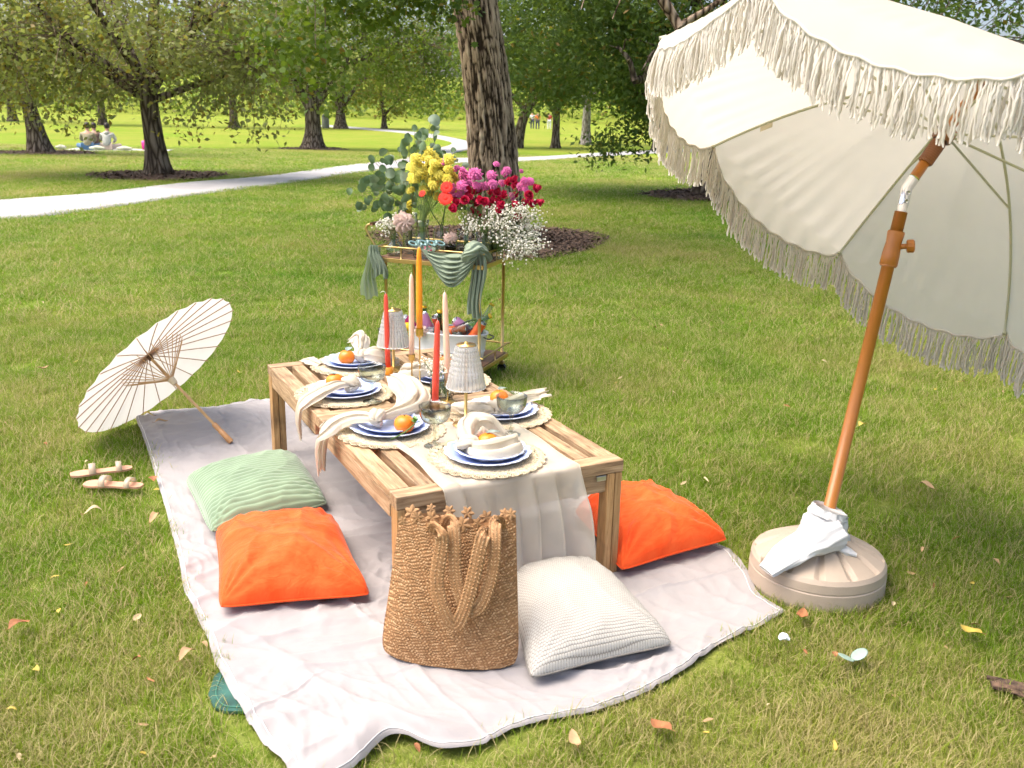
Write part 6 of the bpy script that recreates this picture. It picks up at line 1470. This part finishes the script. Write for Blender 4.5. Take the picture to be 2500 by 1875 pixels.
bouquet("bunch of pink carnations at the top right of the cart", fuller(PNK, 12), CARN_P, (-.262, 5.22, .835), (-.262, 5.22, .70), .88)
bouquet("bunch of crimson spray roses above the baby's breath", fuller(ROS, 18, .04), ROSES, (-.165, 5.19, .83), (-.165, 5.19, .70))
bouquet("scarlet gerberas on thick green stems in the middle of the cart", [(g[0], g[1] - .03, g[2], g[3] * .72) for g in GER], [gerbera(P_RED)], (-.405, 5.25, .835), (-.405, 5.26, .70), stemr=.0026, cat="gerberas")
bouquet("single blush carnation beside the small bottle", [(-.600, 5.20, .875, 1.7)], [carnation(P_BLUSH, 31)], (-.655, 5.27, .795), (-.66, 5.275, .70))
bouquet("fluffy blush flower beside the dark votive jar", [(-.335, 5.13, .805, 1.0), (-.362, 5.14, .80, .9)], [carnation(P_BLUSH, 33)], (-.345, 5.155, .755), (-.345, 5.155, .70), stemr=.001)
def eucalyptus():
    t = thing("eucalyptus_bunch", "tall bunch of round grey-green eucalyptus leaves on the cart's left", "foliage", (-.585, 5.36, .70))
    m, tt, p, o = newmat("eucalyptus leaf"); oi = nd(tt, "ShaderNodeObjectInfo"); n = noise(tt, coord(tt), 25, 3)
    r = ramp(tt, [(0.0, (.055, .105, .022)), (.45, (.11, .18, .05)), (.78, (.19, .27, .13)), (1, (.38, .44, .34))]); tt.links.new(oi.outputs['Random'], r.inputs[0]); c = mixc(tt, n.outputs[0], r.outputs[0], (.10, .17, .08)); tt.links.new(c, p.inputs['Base Color']); setin(p, Roughness=.5)
    tl = nd(tt, "ShaderNodeBsdfTranslucent"); tt.links.new(c, tl.inputs[0]); mx = nd(tt, "ShaderNodeMixShader"); mx.inputs[0].default_value = .25; tt.links.new(p.outputs[0], mx.inputs[1]); tt.links.new(tl.outputs[0], mx.inputs[2]); tt.links.new(mx.outputs[0], o.inputs[0])
    V, F = [], []; nr, na = 4, 18
    for i in range(nr + 1):
        for j in range(na):
            a = 2 * math.pi * j / na; q = i / nr; rr = .026 * q * (1 + .12 * math.cos(a)); V.append((rr * math.cos(a) + .024, rr * .92 * math.sin(a), .005 * q * q * math.cos(2 * a) + .003 * (1 - q)))
    me = mdata("leaf", np.array(V), grid_faces(nr + 1, na, wv=True), m); sb = MB(); foot = np.array([-.585, 5.36, .70]); mouth = np.array([-.585, 5.36, .905]); pts = [np.array(e[:3]) for e in EUC]
    allp = [(np.array(e[:3]), e[3]) for e in EUC]
    for e, s in list(allp):
        for _ in range(2):
            allp.append((e + np.array([rng.normal(0, .028), abs(rng.normal(.03, .03)), rng.normal(-.012, .026)]), s * rng.uniform(.6, .95)))
    for q, s in allp:
        d = np.array([rng.normal(0, .45), -1 + rng.normal(0, .35), rng.normal(.25, .4)]); A = align(d) @ rotm((0, 0, 1), rng.uniform(0, 6.28)); s2 = s * .92
        link("leaf", me, t, Vector(q - foot), Matrix(A.tolist()).to_euler(), (s2, s2, s2)); 
    for tip in [(-.456, 5.236, 1.40), (-.593, 5.385, 1.34), (-.53, 5.40, 1.33), (-.69, 5.43, 1.22), (-.764, 5.274, 1.20), (-.83, 5.21, 1.03), (-.84, 5.31, .965), (-.79, 5.34, 1.13), (-.64, 5.44, 1.18), (-.62, 5.35, 1.0), (-.40, 5.32, 1.23)]:
        tip = np.array(tip); sb.add(*tube(smoothpath([foot + rng.normal(0, .008, 3) + [0, 0, .03], mouth, (mouth + tip) / 2 + np.array([0, .02, .05]), tip], 18), np.linspace(.0028, .0010, 18), 6))
    for q, s in allp:
        a = mouth + (q - mouth) * .8 + np.array([0, .015, .012]); sb.add(*tube([a, q], .0008, 4, cap=False))
    V, F = sb.get(); obj("stems", V, F, plain("olive stem", (.16, .15, .06), .7), t, world=True)
eucalyptus()
t = thing("babys_breath", "big cloud of white baby's breath spilling off the cart's right end", "flowers", (-.105, 5.245, .70))
_tips = [(.02 + rng.normal(0, .065), 5.14 + rng.normal(0, .05), .86 + rng.normal(0, .055)) for _ in range(60)] + [(.045 + rng.normal(0, .04), 5.12 + rng.normal(0, .04), .775 + rng.normal(0, .035)) for _ in range(30)] + [(-.12 + rng.normal(0, .045), 5.10 + rng.normal(0, .02), .915 + rng.normal(0, .022)) for _ in range(18)] + [(.01 + rng.normal(0, .03), 5.1, .965 + rng.normal(0, .012)) for _ in range(8)] + [(-.245 + rng.normal(0, .028), 5.09, .885 + rng.normal(0, .014)) for _ in range(10)]
babys_breath(t, [np.array([-.13 + rng.normal(0, .02), 5.22, .72]) for _ in range(6)], _tips, 1500, .0047, .020)
t = thing("babys_breath", "little sprig of baby's breath in the small bottle by the handle", "flowers", (-.66, 5.275, .70))
babys_breath(t, [np.array([-.66, 5.27, .72])], [(-.685 + rng.normal(0, .026), 5.22 + rng.normal(0, .015), .865 + rng.normal(0, .018)) for _ in range(18)], 200, .0046, .010)

# chain of wooden links on the rail
def chain():
    t = thing("link_chain", "chunky chain of teal links with a magenta piece on the cart rail", "chain", cart_pt(.30, 0, .755))
    tq, mg = plain("teal resin", (.30, .47, .46), .3, 0, .1), plain("magenta resin", (.55, .03, .14), .3, 0, .1)
    def lk(p, a, mat, s=1.0):
        P = np.array([(math.cos(b) * .026 * s, math.sin(b) * .014 * s, 0) for b in np.linspace(0, 2 * math.pi, 29)[:-1]]); P = P @ (rotm((0, 0, 1), a[2]) @ rotm((1, 0, 0), a[0]) @ rotm((0, 1, 0), a[1])).T + np.array(p); P = np.vstack([P, P[:1]]); obj("link", *tube(P, .0052 * s, 8, cap=False), mat, t, world=True)
    for i, (u, dz, rx) in enumerate([(.215, 0, 1.2), (.245, .006, .5), (.272, .008, 1.3), (.300, .010, .4), (.327, .010, 1.2), (.352, .012, .5), (.376, .012, 1.2), (.262, -.006, .9)]): lk(cart_pt(u, -.006 - .010 * (i % 2), .766 + dz), (.75 + .5 * (i % 2), .35 * (-1) ** i, CA + .55 * (-1) ** i), tq, .92)
    for u in (.285, .312): lk(cart_pt(u, -.016, .745), (.9, 0, CA), mg, .8)
chain()

# ------------------------------------------------------------------ drinks tub on the lower shelf
def tub():
    cx, cy = -.365, 5.235; c3 = np.array([cx, cy, .1225]); A = np.array([[_cc, -_cs, 0], [_cs, _cc, 0], [0, 0, 1]])
    t = thing("drinks_tub", "white oval metal tub of iced drinks on the lower shelf", "tub", tuple(c3), CA)
    a_, b_ = .235, .125; prof = [(.0005, 0), (.86, 0), (.885, .006), (.93, .06), (.99, .148), (1.02, .152), (1.02, .160), (.98, .160), (.965, .150), (.91, .06), (.86, .010), (.0005, .008)]
    V, F = lathe(prof, 64); V[:, 0] *= a_; V[:, 1] *= b_; obj("bucket", V, F, plain("white enamel", (.78, .77, .75), .35, 0, .04), t)
    for zz_ in (.055, .115): 
        V, F = lathe([(.925 + .4 * (zz_ - .055), zz_ - .003), (.945 + .4 * (zz_ - .055), zz_), (.925 + .4 * (zz_ - .055), zz_ + .003)], 64); V[:, 0] *= a_; V[:, 1] *= b_; obj("bead", V, F, plain("white enamel bead", (.78, .77, .75), .35) if zz_ < .1 else bpy.data.materials["white enamel bead"], t)
    for s in (-1, 1): obj("handle", *tube(smoothpath([(s * .232, -.04, .145), (s * .262, -.035, .135), (s * .262, .035, .135), (s * .232, .04, .145)], 16), .0042, 8), plain("dark wire handle", (.08, .07, .06), .4) if s < 0 else bpy.data.materials["dark wire handle"], t)
    mb = MB()
    for _ in range(260):
        q = math.sqrt(random.random()) * .9; a = random.uniform(0, 6.28); p = (q * math.cos(a) * a_ * .93, q * math.sin(a) * b_ * .93, .128 + random.uniform(-.02, .03)); V, F = bevbox(-.012, .012, -.011, .011, -.010, .010, .003); mb.add(V @ (rotm((0, 0, 1), random.uniform(0, 6)) @ rotm((1, 0, 0), random.uniform(0, 6))).T + np.array(p), F)
    V, F = mb.get(); ice = obj("ice", V, F, thinglass("ice", (.94, .96, .97), 1.0, .08, .35, .45, (.9, .92, .93)), None, smooth=False); ice.location = c3; ice.rotation_euler = (0, 0, CA); tag(ice, "heap of ice cubes filling the white tub", "ice", kind="stuff")
    def can(label, loc, d, col, roll=0.0, word=None):
        d = np.array(d, float); d /= np.linalg.norm(d); M_ = Matrix(align(d).tolist()).to_4x4(); e = (M_ @ Matrix.Rotation(roll, 4, 'Z')).to_euler(); p = c3 + A @ np.array(loc)
        o = thing("drink_can", label, "can", tuple(p), rot=e, group="drink cans in the tub")
        r, h = .0265, .122; mat = plain("can " + label[:12], col, .35, 0, .06, 8)
        obj("body", *lathe([(.0005, .004), (.019, .003), (.021, 0), (.0235, .004), (r, .012), (r, h - .014), (.0225, h - .004)], 32), mat, o)
        al = bpy.data.materials.get("can aluminium") or plain("can aluminium", (.75, .75, .75), .25, 1.0, .04)
        obj("lid", *lathe([(.0225, h - .0045), (.0232, h), (.0215, h), (.0205, h - .004), (.0005, h - .004)], 32), al, o)
        obj("ring_pull", *tube([(.010 * math.cos(b), .006 * math.sin(b) + .006, h - .002) for b in np.linspace(0, 6.28, 14)], .0012, 5), al, o)
        if word:
            cu = bpy.data.curves.new("w", 'FONT'); cu.body = word; cu.size = .030; cu.align_x = 'CENTER'; cu.resolution_u = 2; to = bpy.data.objects.new("w", cu); COL.objects.link(to)
            me = to.to_mesh(); V = np.array([v.co[:] for v in me.vertices]); F = [list(p_.vertices) for p_ in me.polygons]; to.to_mesh_clear(); bpy.data.objects.remove(to, do_unlink=True); bpy.data.curves.remove(cu)
            # letters run along the can, wrapped round its side
            ang = (V[:, 1] - .008) / r; W_ = np.stack([(r + .0006) * np.cos(ang), (r + .0006) * np.sin(ang), h * .5 - V[:, 0]], 1)
            obj("lettering", W_, F, bpy.data.materials.get("white print") or plain("white print", (.85, .84, .80), .5), o, smooth=False)
    OR, PK, MG = (.80, .14, .03), (.70, .30, .52), (.50, .03, .18)
    can("orange drink can lying at the tub's near rim with white lettering", (.010, -.055, .160), (.95, -.12, .12), OR, -2.2, "poppi")
    can("pink drink can leaning to the left in the middle of the tub", (.135, .015, .150), (-.68, -.15, .55), PK, .6)
    can("pink drink can standing behind the tall orange candle", (-.125, .045, .120), (-.35, -.1, .9), PK, 1.0)
    can("orange drink can standing at the back of the tub", (-.065, .060, .115), (-.25, -.35, .9), (.62, .09, .03), 1.0)
    can("orange drink can leaning at the tub's right end", (.160, -.045, .130), (.48, -.2, .75), OR, 2.0)
    can("dark magenta drink can at the tub's left end", (-.195, .02, .125), (-.5, -.3, .6), MG, 1.5)
    def bottle(label, loc, d, tint, capc):
        d = np.array(d, float); e = Matrix(align(d).tolist()).to_euler(); o = thing("glass_bottle", label, "bottle", tuple(c3 + A @ np.array(loc)), rot=e, group="bottles in the tub")
        obj("glass", *lathe([(.0005, 0), (.028, 0), (.031, .006), (.031, .105), (.026, .130), (.0135, .165), (.0125, .215), (.0145, .218), (.0145, .226), (.0115, .226), (.010, .165), (.022, .130), (.028, .104), (.028, .008), (.0005, .006)], 28), thinglass("bottle " + label[:9], tint, 1.1, .03, edge=.5), o)
        obj("cap", *lathe([(.0005, .238), (.0145, .238), (.0160, .226), (.0150, .225)], 18), plain("gold cap " + label[:6], capc, .35, .6), o)
    bottle("clear bottle leaning out past the cart's right leg", (.135, .03, .10), (.45, .15, .85), (.86, .92, .88), (.75, .50, .05))
    bottle("pale green bottle tipped to the tub's right end", (.06, -.06, .155), (.75, -.10, .40), (.78, .87, .82), (.75, .50, .05))
    bottle("green bottle with a yellow cap in the tub's middle", (-.045, -.045, .045), (.08, -.15, 1), (.52, .66, .52), (.80, .50, .03))
    bottle("slim bottle standing at the back left of the tub", (-.155, .05, .03), (-.05, .05, 1), (.62, .74, .62), (.80, .50, .03))
    bq = thing("blush_flower", "blush carnation tucked into the tub's rim beside the candlestick", "flower", tuple(c3 + A @ np.array((-.105, -.125, .165))), rot=(1.2, 0, 0)); link("flower_head", bpy.data.meshes.get("flower_head.blush") or carnation(P_BLUSH, 35, .030), bq); obj("stem", *tube([(0, 0, 0), (0, .01, -.05)], .0014, 5), M_STEM, bq)
    lm = thing("lemon", "yellow lemon at the tub's left rim", "lemon", tuple(c3 + A @ np.array((-.222, -.06, .165)))); V, F = ball((0, 0, 0), .024, 18, 12, (1.25, 1, 1)); obj("fruit", V, F, plain("lemon peel", (.85, .58, .02), .4, 0, .06), lm); obj("tip", *tube([(.028, 0, 0), (.035, 0, 0)], [.006, .002], 8), bpy.data.materials["lemon peel"], lm)
tub()

# ------------------------------------------------------------------ people resting on the lawn behind
def blob_body(pts, edges, radii, mat, name, parent, sub=2):
    me = bpy.data.meshes.new(name); me.from_pydata([tuple(p) for p in pts], edges, []); o = link(name, me, parent); me.materials.append(mat)
    sk = o.modifiers.new("skin", 'SKIN'); sk.use_smooth_shade = True
    for i, r in enumerate(radii): me.skin_vertices[0].data[i].radius = (r, r) if not isinstance(r, tuple) else r
    me.skin_vertices[0].data[0].use_root = True
    ss = o.modifiers.new("sub", 'SUBSURF'); ss.levels = sub; ss.render_levels = sub; return o
M_SKIN = plain("skin", (.50, .30, .20), .55, 0, .08); M_HAIR = plain("dark hair", (.025, .016, .012), .6, 0, .3)
def sitter(label, loc, rz, top, trousers, hood=False, lean=.08):
    """someone sitting cross-legged, seen from behind; local +y is where they face"""
    t = thing("person", label, "person", loc, rz, "people sitting on the far blanket"); l = lean
    B = [(0, 0, .12), (0, .02, .28), (0, .05 + l * .4, .45), (0, .06 + l, .58), (0, .08 + l * 1.2, .66), (0, .10 + l * 1.3, .74), (0, .10 + l * 1.3, .83),
         (-.19, .05 + l, .55), (-.25, .16 + l, .36), (-.12, .34 + l, .26), (-.06, .40 + l, .24), (.19, .05 + l, .55), (.25, .16 + l, .36), (.12, .34 + l, .26), (.06, .40 + l, .24),
         (-.12, .05, .11), (-.40, .32, .16), (-.08, .46, .07), (.06, .50, .06), (.12, .05, .11), (.40, .32, .16), (.10, .44, .07), (-.06, .52, .06)]
    E_ = [(0, 1), (1, 2), (2, 3), (3, 4), (4, 5), (5, 6), (3, 7), (7, 8), (8, 9), (9, 10), (3, 11), (11, 12), (12, 13), (13, 14), (0, 15), (15, 16), (16, 17), (17, 18), (0, 19), (19, 20), (20, 21), (21, 22)]
    Rr = [.13, .12, .13, .10, .052, .085, .080, .055, .045, .036, .03, .055, .045, .036, .03, .085, .07, .05, .035, .085, .07, .05, .035]
    blob_body(B, E_, Rr, M_SKIN, "body", t)
    blob_body([B[0], B[1], B[2], B[3], B[7], B[8], B[9], B[11], B[12], B[13]], [(0, 1), (1, 2), (2, 3), (3, 4), (4, 5), (5, 6), (3, 7), (7, 8), (8, 9)], [.165, .155, .16, .125, .075, .062, .048, .075, .062, .048], top, "jacket", t)
    blob_body([B[0], B[15], B[16], B[17], B[19], B[20], B[21]], [(0, 1), (1, 2), (2, 3), (0, 4), (4, 5), (5, 6)], [.155, .105, .085, .06, .105, .085, .06], trousers, "trousers", t)
    hd = np.array(B[6]); V, F = ball((0, 0, 0), .104, 20, 14, (.92, 1.02, 1.12)); Q = N3(V[:, 0] * 14, V[:, 1] * 14, V[:, 2] * 14); V = V * (1 + .06 * pnoise(Q, 3))[:, None]; V[:, 1] -= .018; V[:, 2] += .012
    obj("hair", V + hd, F, M_HAIR, t)
    for s in (-1, 1): 
        V, F = ball((s * .092, hd[1] + .01, hd[2] - .03), .022, 8, 6, (.5, 1, 1.4)); obj("ear", V, F, M_SKIN, t)
    if hood: obj("hood", *puff([(-.09, .02 + l, .60), (0, -.055 + l, .60), (.09, .02 + l, .60)], [.03, .05, .03], [.04, .055, .04], 71, 20, 18, .1), top, t)
PZ = lambda y: float(gz(y)) + .02
J1, J2, J3 = cloth("olive wool", (.33, .30, .20), 0, 1, .1, 60), cloth("grey fleece", (.46, .47, .43), 0, 1, .1, 60), cloth("brown shirt", (.12, .08, .06), 0, 1, .1, 60)
sitter("person in an olive jacket and jeans sitting with their back to us", (-15.32, 35.2, PZ(35.2)), .25, J1, cloth("blue denim", (.10, .20, .34), 0, 1, .2, 60))
sitter("person in a pale grey hoodie and beige trousers sitting on the far blanket", (-14.72, 35.4, PZ(35.4)), .1, J2, cloth("beige cotton", (.55, .44, .36), 0, 1, .1, 60), True)
sitter("dark-haired person in brown half hidden behind the olive jacket", (-15.35, 35.95, PZ(35.95)), .5, J3, cloth("dark trousers", (.05, .05, .06), 0, 1, .1, 60))
def far_blanket():
    nu, nv = 30, 16; u, v = np.meshgrid(np.linspace(-1.75, 1.75, nu), np.linspace(-1.0, 1.0, nv), indexing='ij'); P = np.stack([u, v, .02 + .03 * np.abs(fbm(N3(u.ravel() * 2, v.ravel() * 2), 5, 2)).reshape(nu, nv)], -1).reshape(-1, 3)
    o = obj("picnic_blanket", P, grid_faces(nu, nv), cloth("grey striped rug", (.60, .62, .62), 0, 1, .3, 40)); o.location = (-14.45, 35.6, float(gz(35.6)) + .005); tag(o, "pale rug the three distant people sit on", "blanket")
    obj("fringe_edge", *tube([(-1.75, -1, .03), (1.75, -1, .03)], .012, 6), cloth("white edge", (.75, .75, .73), 0, 1), o)
far_blanket()
for x, y, d in ((-14.85, 34.85, "first pale cushion on the far rug, between the two nearer people"), (-13.9, 34.9, "second pale cushion on the far rug, nearer the pink bag"), (-16.15, 34.9, "small pale bundle at the far rug's left end")):
    c = .26 if 'bundle' not in d else .17; z0 = float(gz(y)) + .02; n_ = thing("cushion", d, "cushion", (x, y, z0)); V, F = puff([(x - c, y, z0 + .08), (x, y, z0 + .09), (x + c, y, z0 + .08)], [.06, .18, .06], [.03, .075, .03], 80, 20, 20, .12); obj("cover", V, F, cloth("sage cotton " + d[:5], (.55, .55, .42), 0, 1), n_, world=True)
pz = float(gz(36.2)); t = thing("backpack", "bright pink backpack on the far rug", "bag", (-13.55, 36.2, pz + .03), .2)
obj("body", *puff([(-.2, 0, .17), (0, 0, .18), (.2, 0, .17)], [.10, .14, .10], [.15, .19, .15], 85, 24, 24, .08), plain("hot pink nylon", (.80, .04, .30), .5, 0, .1), t)
obj("pocket", *puff([(-.13, -.12, .11), (.13, -.12, .11)], [.05, .05], [.08, .08], 86, 12, 16, .06), plain("magenta nylon", (.45, .02, .22), .5), t)
obj("strap", *tube(smoothpath([(-.06, 0, .34), (0, 0, .42), (.06, 0, .34)], 10), .012, 6), bpy.data.materials["magenta nylon"], t)

# litter bin by the far tree
by = 89.0; t = thing("litter_bin", "small grey litter bin standing far off beside the round tree", "bin", (-17.2, by, float(gz(by))))
obj("drum", *lathe([(.0005, 0), (.30, 0), (.33, .05), (.33, .95), (.30, 1.0)], 20), plain("grey bin", (.30, .30, .29), .6), t); obj("lid", *lathe([(.34, .98), (.34, 1.04), (.2, 1.2), (.0005, 1.24)], 20), plain("dark bin lid", (.07, .08, .07), .5), t)

# tiny standing figures on the far field
def walker(label, x, y, top, bottom):
    z = float(gz(y)); t = thing("person", label, "person", (x, y, z), group="people far off on the field")
    B = [(0, 0, .95), (0, 0, 1.2), (0, 0, 1.42), (0, 0, 1.52), (0, 0, 1.66), (-.2, 0, 1.38), (-.25, 0, 1.12), (-.24, .06, .88), (.2, 0, 1.38), (.25, 0, 1.12), (.24, .06, .88), (-.1, 0, .9), (-.12, .05, .5), (-.12, 0, .06), (.1, 0, .9), (.13, -.05, .5), (.14, -.08, .06)]
    blob_body(B, [(0, 1), (1, 2), (2, 3), (3, 4), (2, 5), (5, 6), (6, 7), (2, 8), (8, 9), (9, 10), (0, 11), (11, 12), (12, 13), (0, 14), (14, 15), (15, 16)], [.13, .13, .14, .06, .10, .06, .045, .035, .06, .045, .035, .09, .07, .05, .09, .07, .05], M_SKIN, "body", t, 1)
    blob_body([B[0], B[1], B[2], B[5], B[6], B[8], B[9]], [(0, 1), (1, 2), (2, 3), (3, 4), (2, 5), (5, 6)], [.16, .15, .16, .08, .065, .08, .065], top, "shirt", t, 1)
    blob_body([B[0], B[11], B[12], B[13], B[14], B[15], B[16]], [(0, 1), (1, 2), (2, 3), (0, 4), (4, 5), (5, 6)], [.15, .11, .085, .06, .11, .085, .06], bottom, "trousers", t, 1)
_w = [plain("orange shirt", (.75, .20, .06), .8), plain("white shirt", (.75, .75, .75), .8), plain("navy", (.05, .06, .12), .8), plain("red shirt", (.55, .06, .05), .8)]
walker("tiny person in an orange shirt far off past the leaning tree", 2.0, 100, _w[0], _w[2]); walker("tiny person in a white shirt far off past the leaning tree", 1.5, 102, _w[1], _w[2]); walker("tiny person in red standing apart on the far field", 3.2, 101, _w[3], _w[1]); walker("tiny person in white beyond the slim crooked tree", 6.3, 92, _w[1], _w[1])

# ------------------------------------------------------------------ fallen leaves and litter
def dead_leaf_mesh(seed, L=.05, W=.013):
    g = np.random.default_rng(seed); V, F = leaf_grid(L, W * g.uniform(.8, 1.3), g.uniform(-.15, .35), g.uniform(.2, .7), 8, 5); V[:, 2] += .006 * np.sin(V[:, 0] * 90 + seed); V[:, 1] += .15 * V[:, 0] * g.uniform(-1, 1); V[:, 0] -= L / 2; return V, F
LEAFM = [plain("tan dead leaf", (.40, .26, .13), .8, 0, .25, 40), plain("rust dead leaf", (.30, .12, .045), .8, 0, .25, 40), plain("pale dead leaf", (.50, .39, .23), .8, 0, .2, 40), plain("yellow fallen leaf", (.48, .35, .06), .7, 0, .2, 40)]
mb = MB(); vc = []; lit = [MB() for _ in LEAFM]
for i in range(330):
    y = 1.4 + 13 * random.random() ** 1.6; x = random.uniform(-.62, .62) * y; P = np.array([[x, y]])
    if inpoly(P, BLPOLY)[0] or inpoly(P, PATHPOLY)[0]: continue
    V, F = dead_leaf_mesh(i, random.uniform(.014, .040), random.uniform(.003, .008)); A = rotm((0, 0, 1), random.uniform(0, 6.28)) @ rotm((1, 0, 0), random.uniform(-.6, .6)) @ rotm((0, 1, 0), random.uniform(-.3, .3)); lit[i % 4].add(V @ A.T + np.array([x, y, .016 + random.uniform(0, .016)]), F)
for k, b in enumerate(lit):
    V, F = b.get(); o = obj("leaf_litter", V, F, LEAFM[k]); tag(o, ["small tan dead leaves scattered through the grass", "small rust-brown dead leaves scattered through the grass", "small pale dead leaves scattered through the grass", "small yellow leaves scattered through the grass"][k], "leaves", kind="stuff")
BIG = [(-2.59, 5.1, 0, "long tan leaf on the grass left of the parasol"), (-1.40, 3.50, 1, "curled leaf beside the nearer sandal"), (-1.26, 3.14, 0, "tan leaf between the sandals and the orange cushion"), (-1.5, 3.19, 2, "pale leaf on the grass below the sandals"), (-.86, 2.28, 0, "long curled tan leaf near the blanket's left hem"), (-1.38, 2.41, 1, "reddish curled leaf near the photo's left edge"), (1.35, 2.49, 3, "yellow leaf to the right of the umbrella base"), (.88, 2.56, 1, "rusty leaf just in front of the umbrella base"), (1.68, 3.61, 0, "forked tan leaf on the grass right of the pole"), (1.69, 4.40, 3, "yellow-green leaf behind the pole"), (-1.72, 4.30, 3, "orange-yellow leaf by the blanket's far corner"), (-1.62, 4.22, 0, "tan leaf lying on the blanket's far corner"), (.38, 2.01, 1, "rust leaf on the grass below the white cushion"), (.17, 1.95, 0, "tan leaf at the photo's bottom edge under the blanket")]
for i, (x, y, k, d) in enumerate(BIG):
    V, F = dead_leaf_mesh(900 + i, .062, .015); t = thing("fallen_leaf", d, "leaf", (x, y, .05), random.uniform(0, 6)); obj("blade", V, F, LEAFM[k], t); obj("stalk", *tube([V[2] + [0, 0, 0], V[2] + np.array([-.014, .002, .003])], .0008, 5), LEAFM[1], t)
t = thing("eucalyptus_leaf", "pair of pale blue-green eucalyptus leaves dropped on the grass", "leaf", (.95, 2.33, .045), .3)
for dx, a in ((-.022, .4), (.024, -.5)):
    V, F = ball((dx, 0, 0), .026, 16, 6, (1, .8, .06)); obj("blade", V @ rotm((0, 1, 0), a).T, F, plain("pale eucalyptus " + str(dx), (.26, .36, .29), .6), t)
t = thing("petal", "small crumpled white petal on the grass in front of the base", "petal", (.79, 2.43, .042)); obj("blade", *puff([(-.014, 0, 0), (.0, .004, .008), (.015, 0, 0)], [.004, .012, .004], [.003, .008, .003], 95, 14, 14, .3), plain("white petal", (.80, .82, .86), .6), t)
t = thing("bark_piece", "grey weathered strip of bark at the photo's right edge", "bark", (1.36, 2.22, .02), -.4); V, F = puff([(-.07, 0, .012), (-.02, .006, .018), (.03, -.004, .016), (.07, .004, .010)], [.012, .024, .020, .010], [.006, .012, .010, .005], 97, 30, 20, .4); obj("strip", V * np.array([1, 1, .6]), F, M_MULCH, t); obj("sliver", *tube([(-.08, .03, .01), (.04, .034, .012)], [.006, .003], 6), M_MULCH, t)
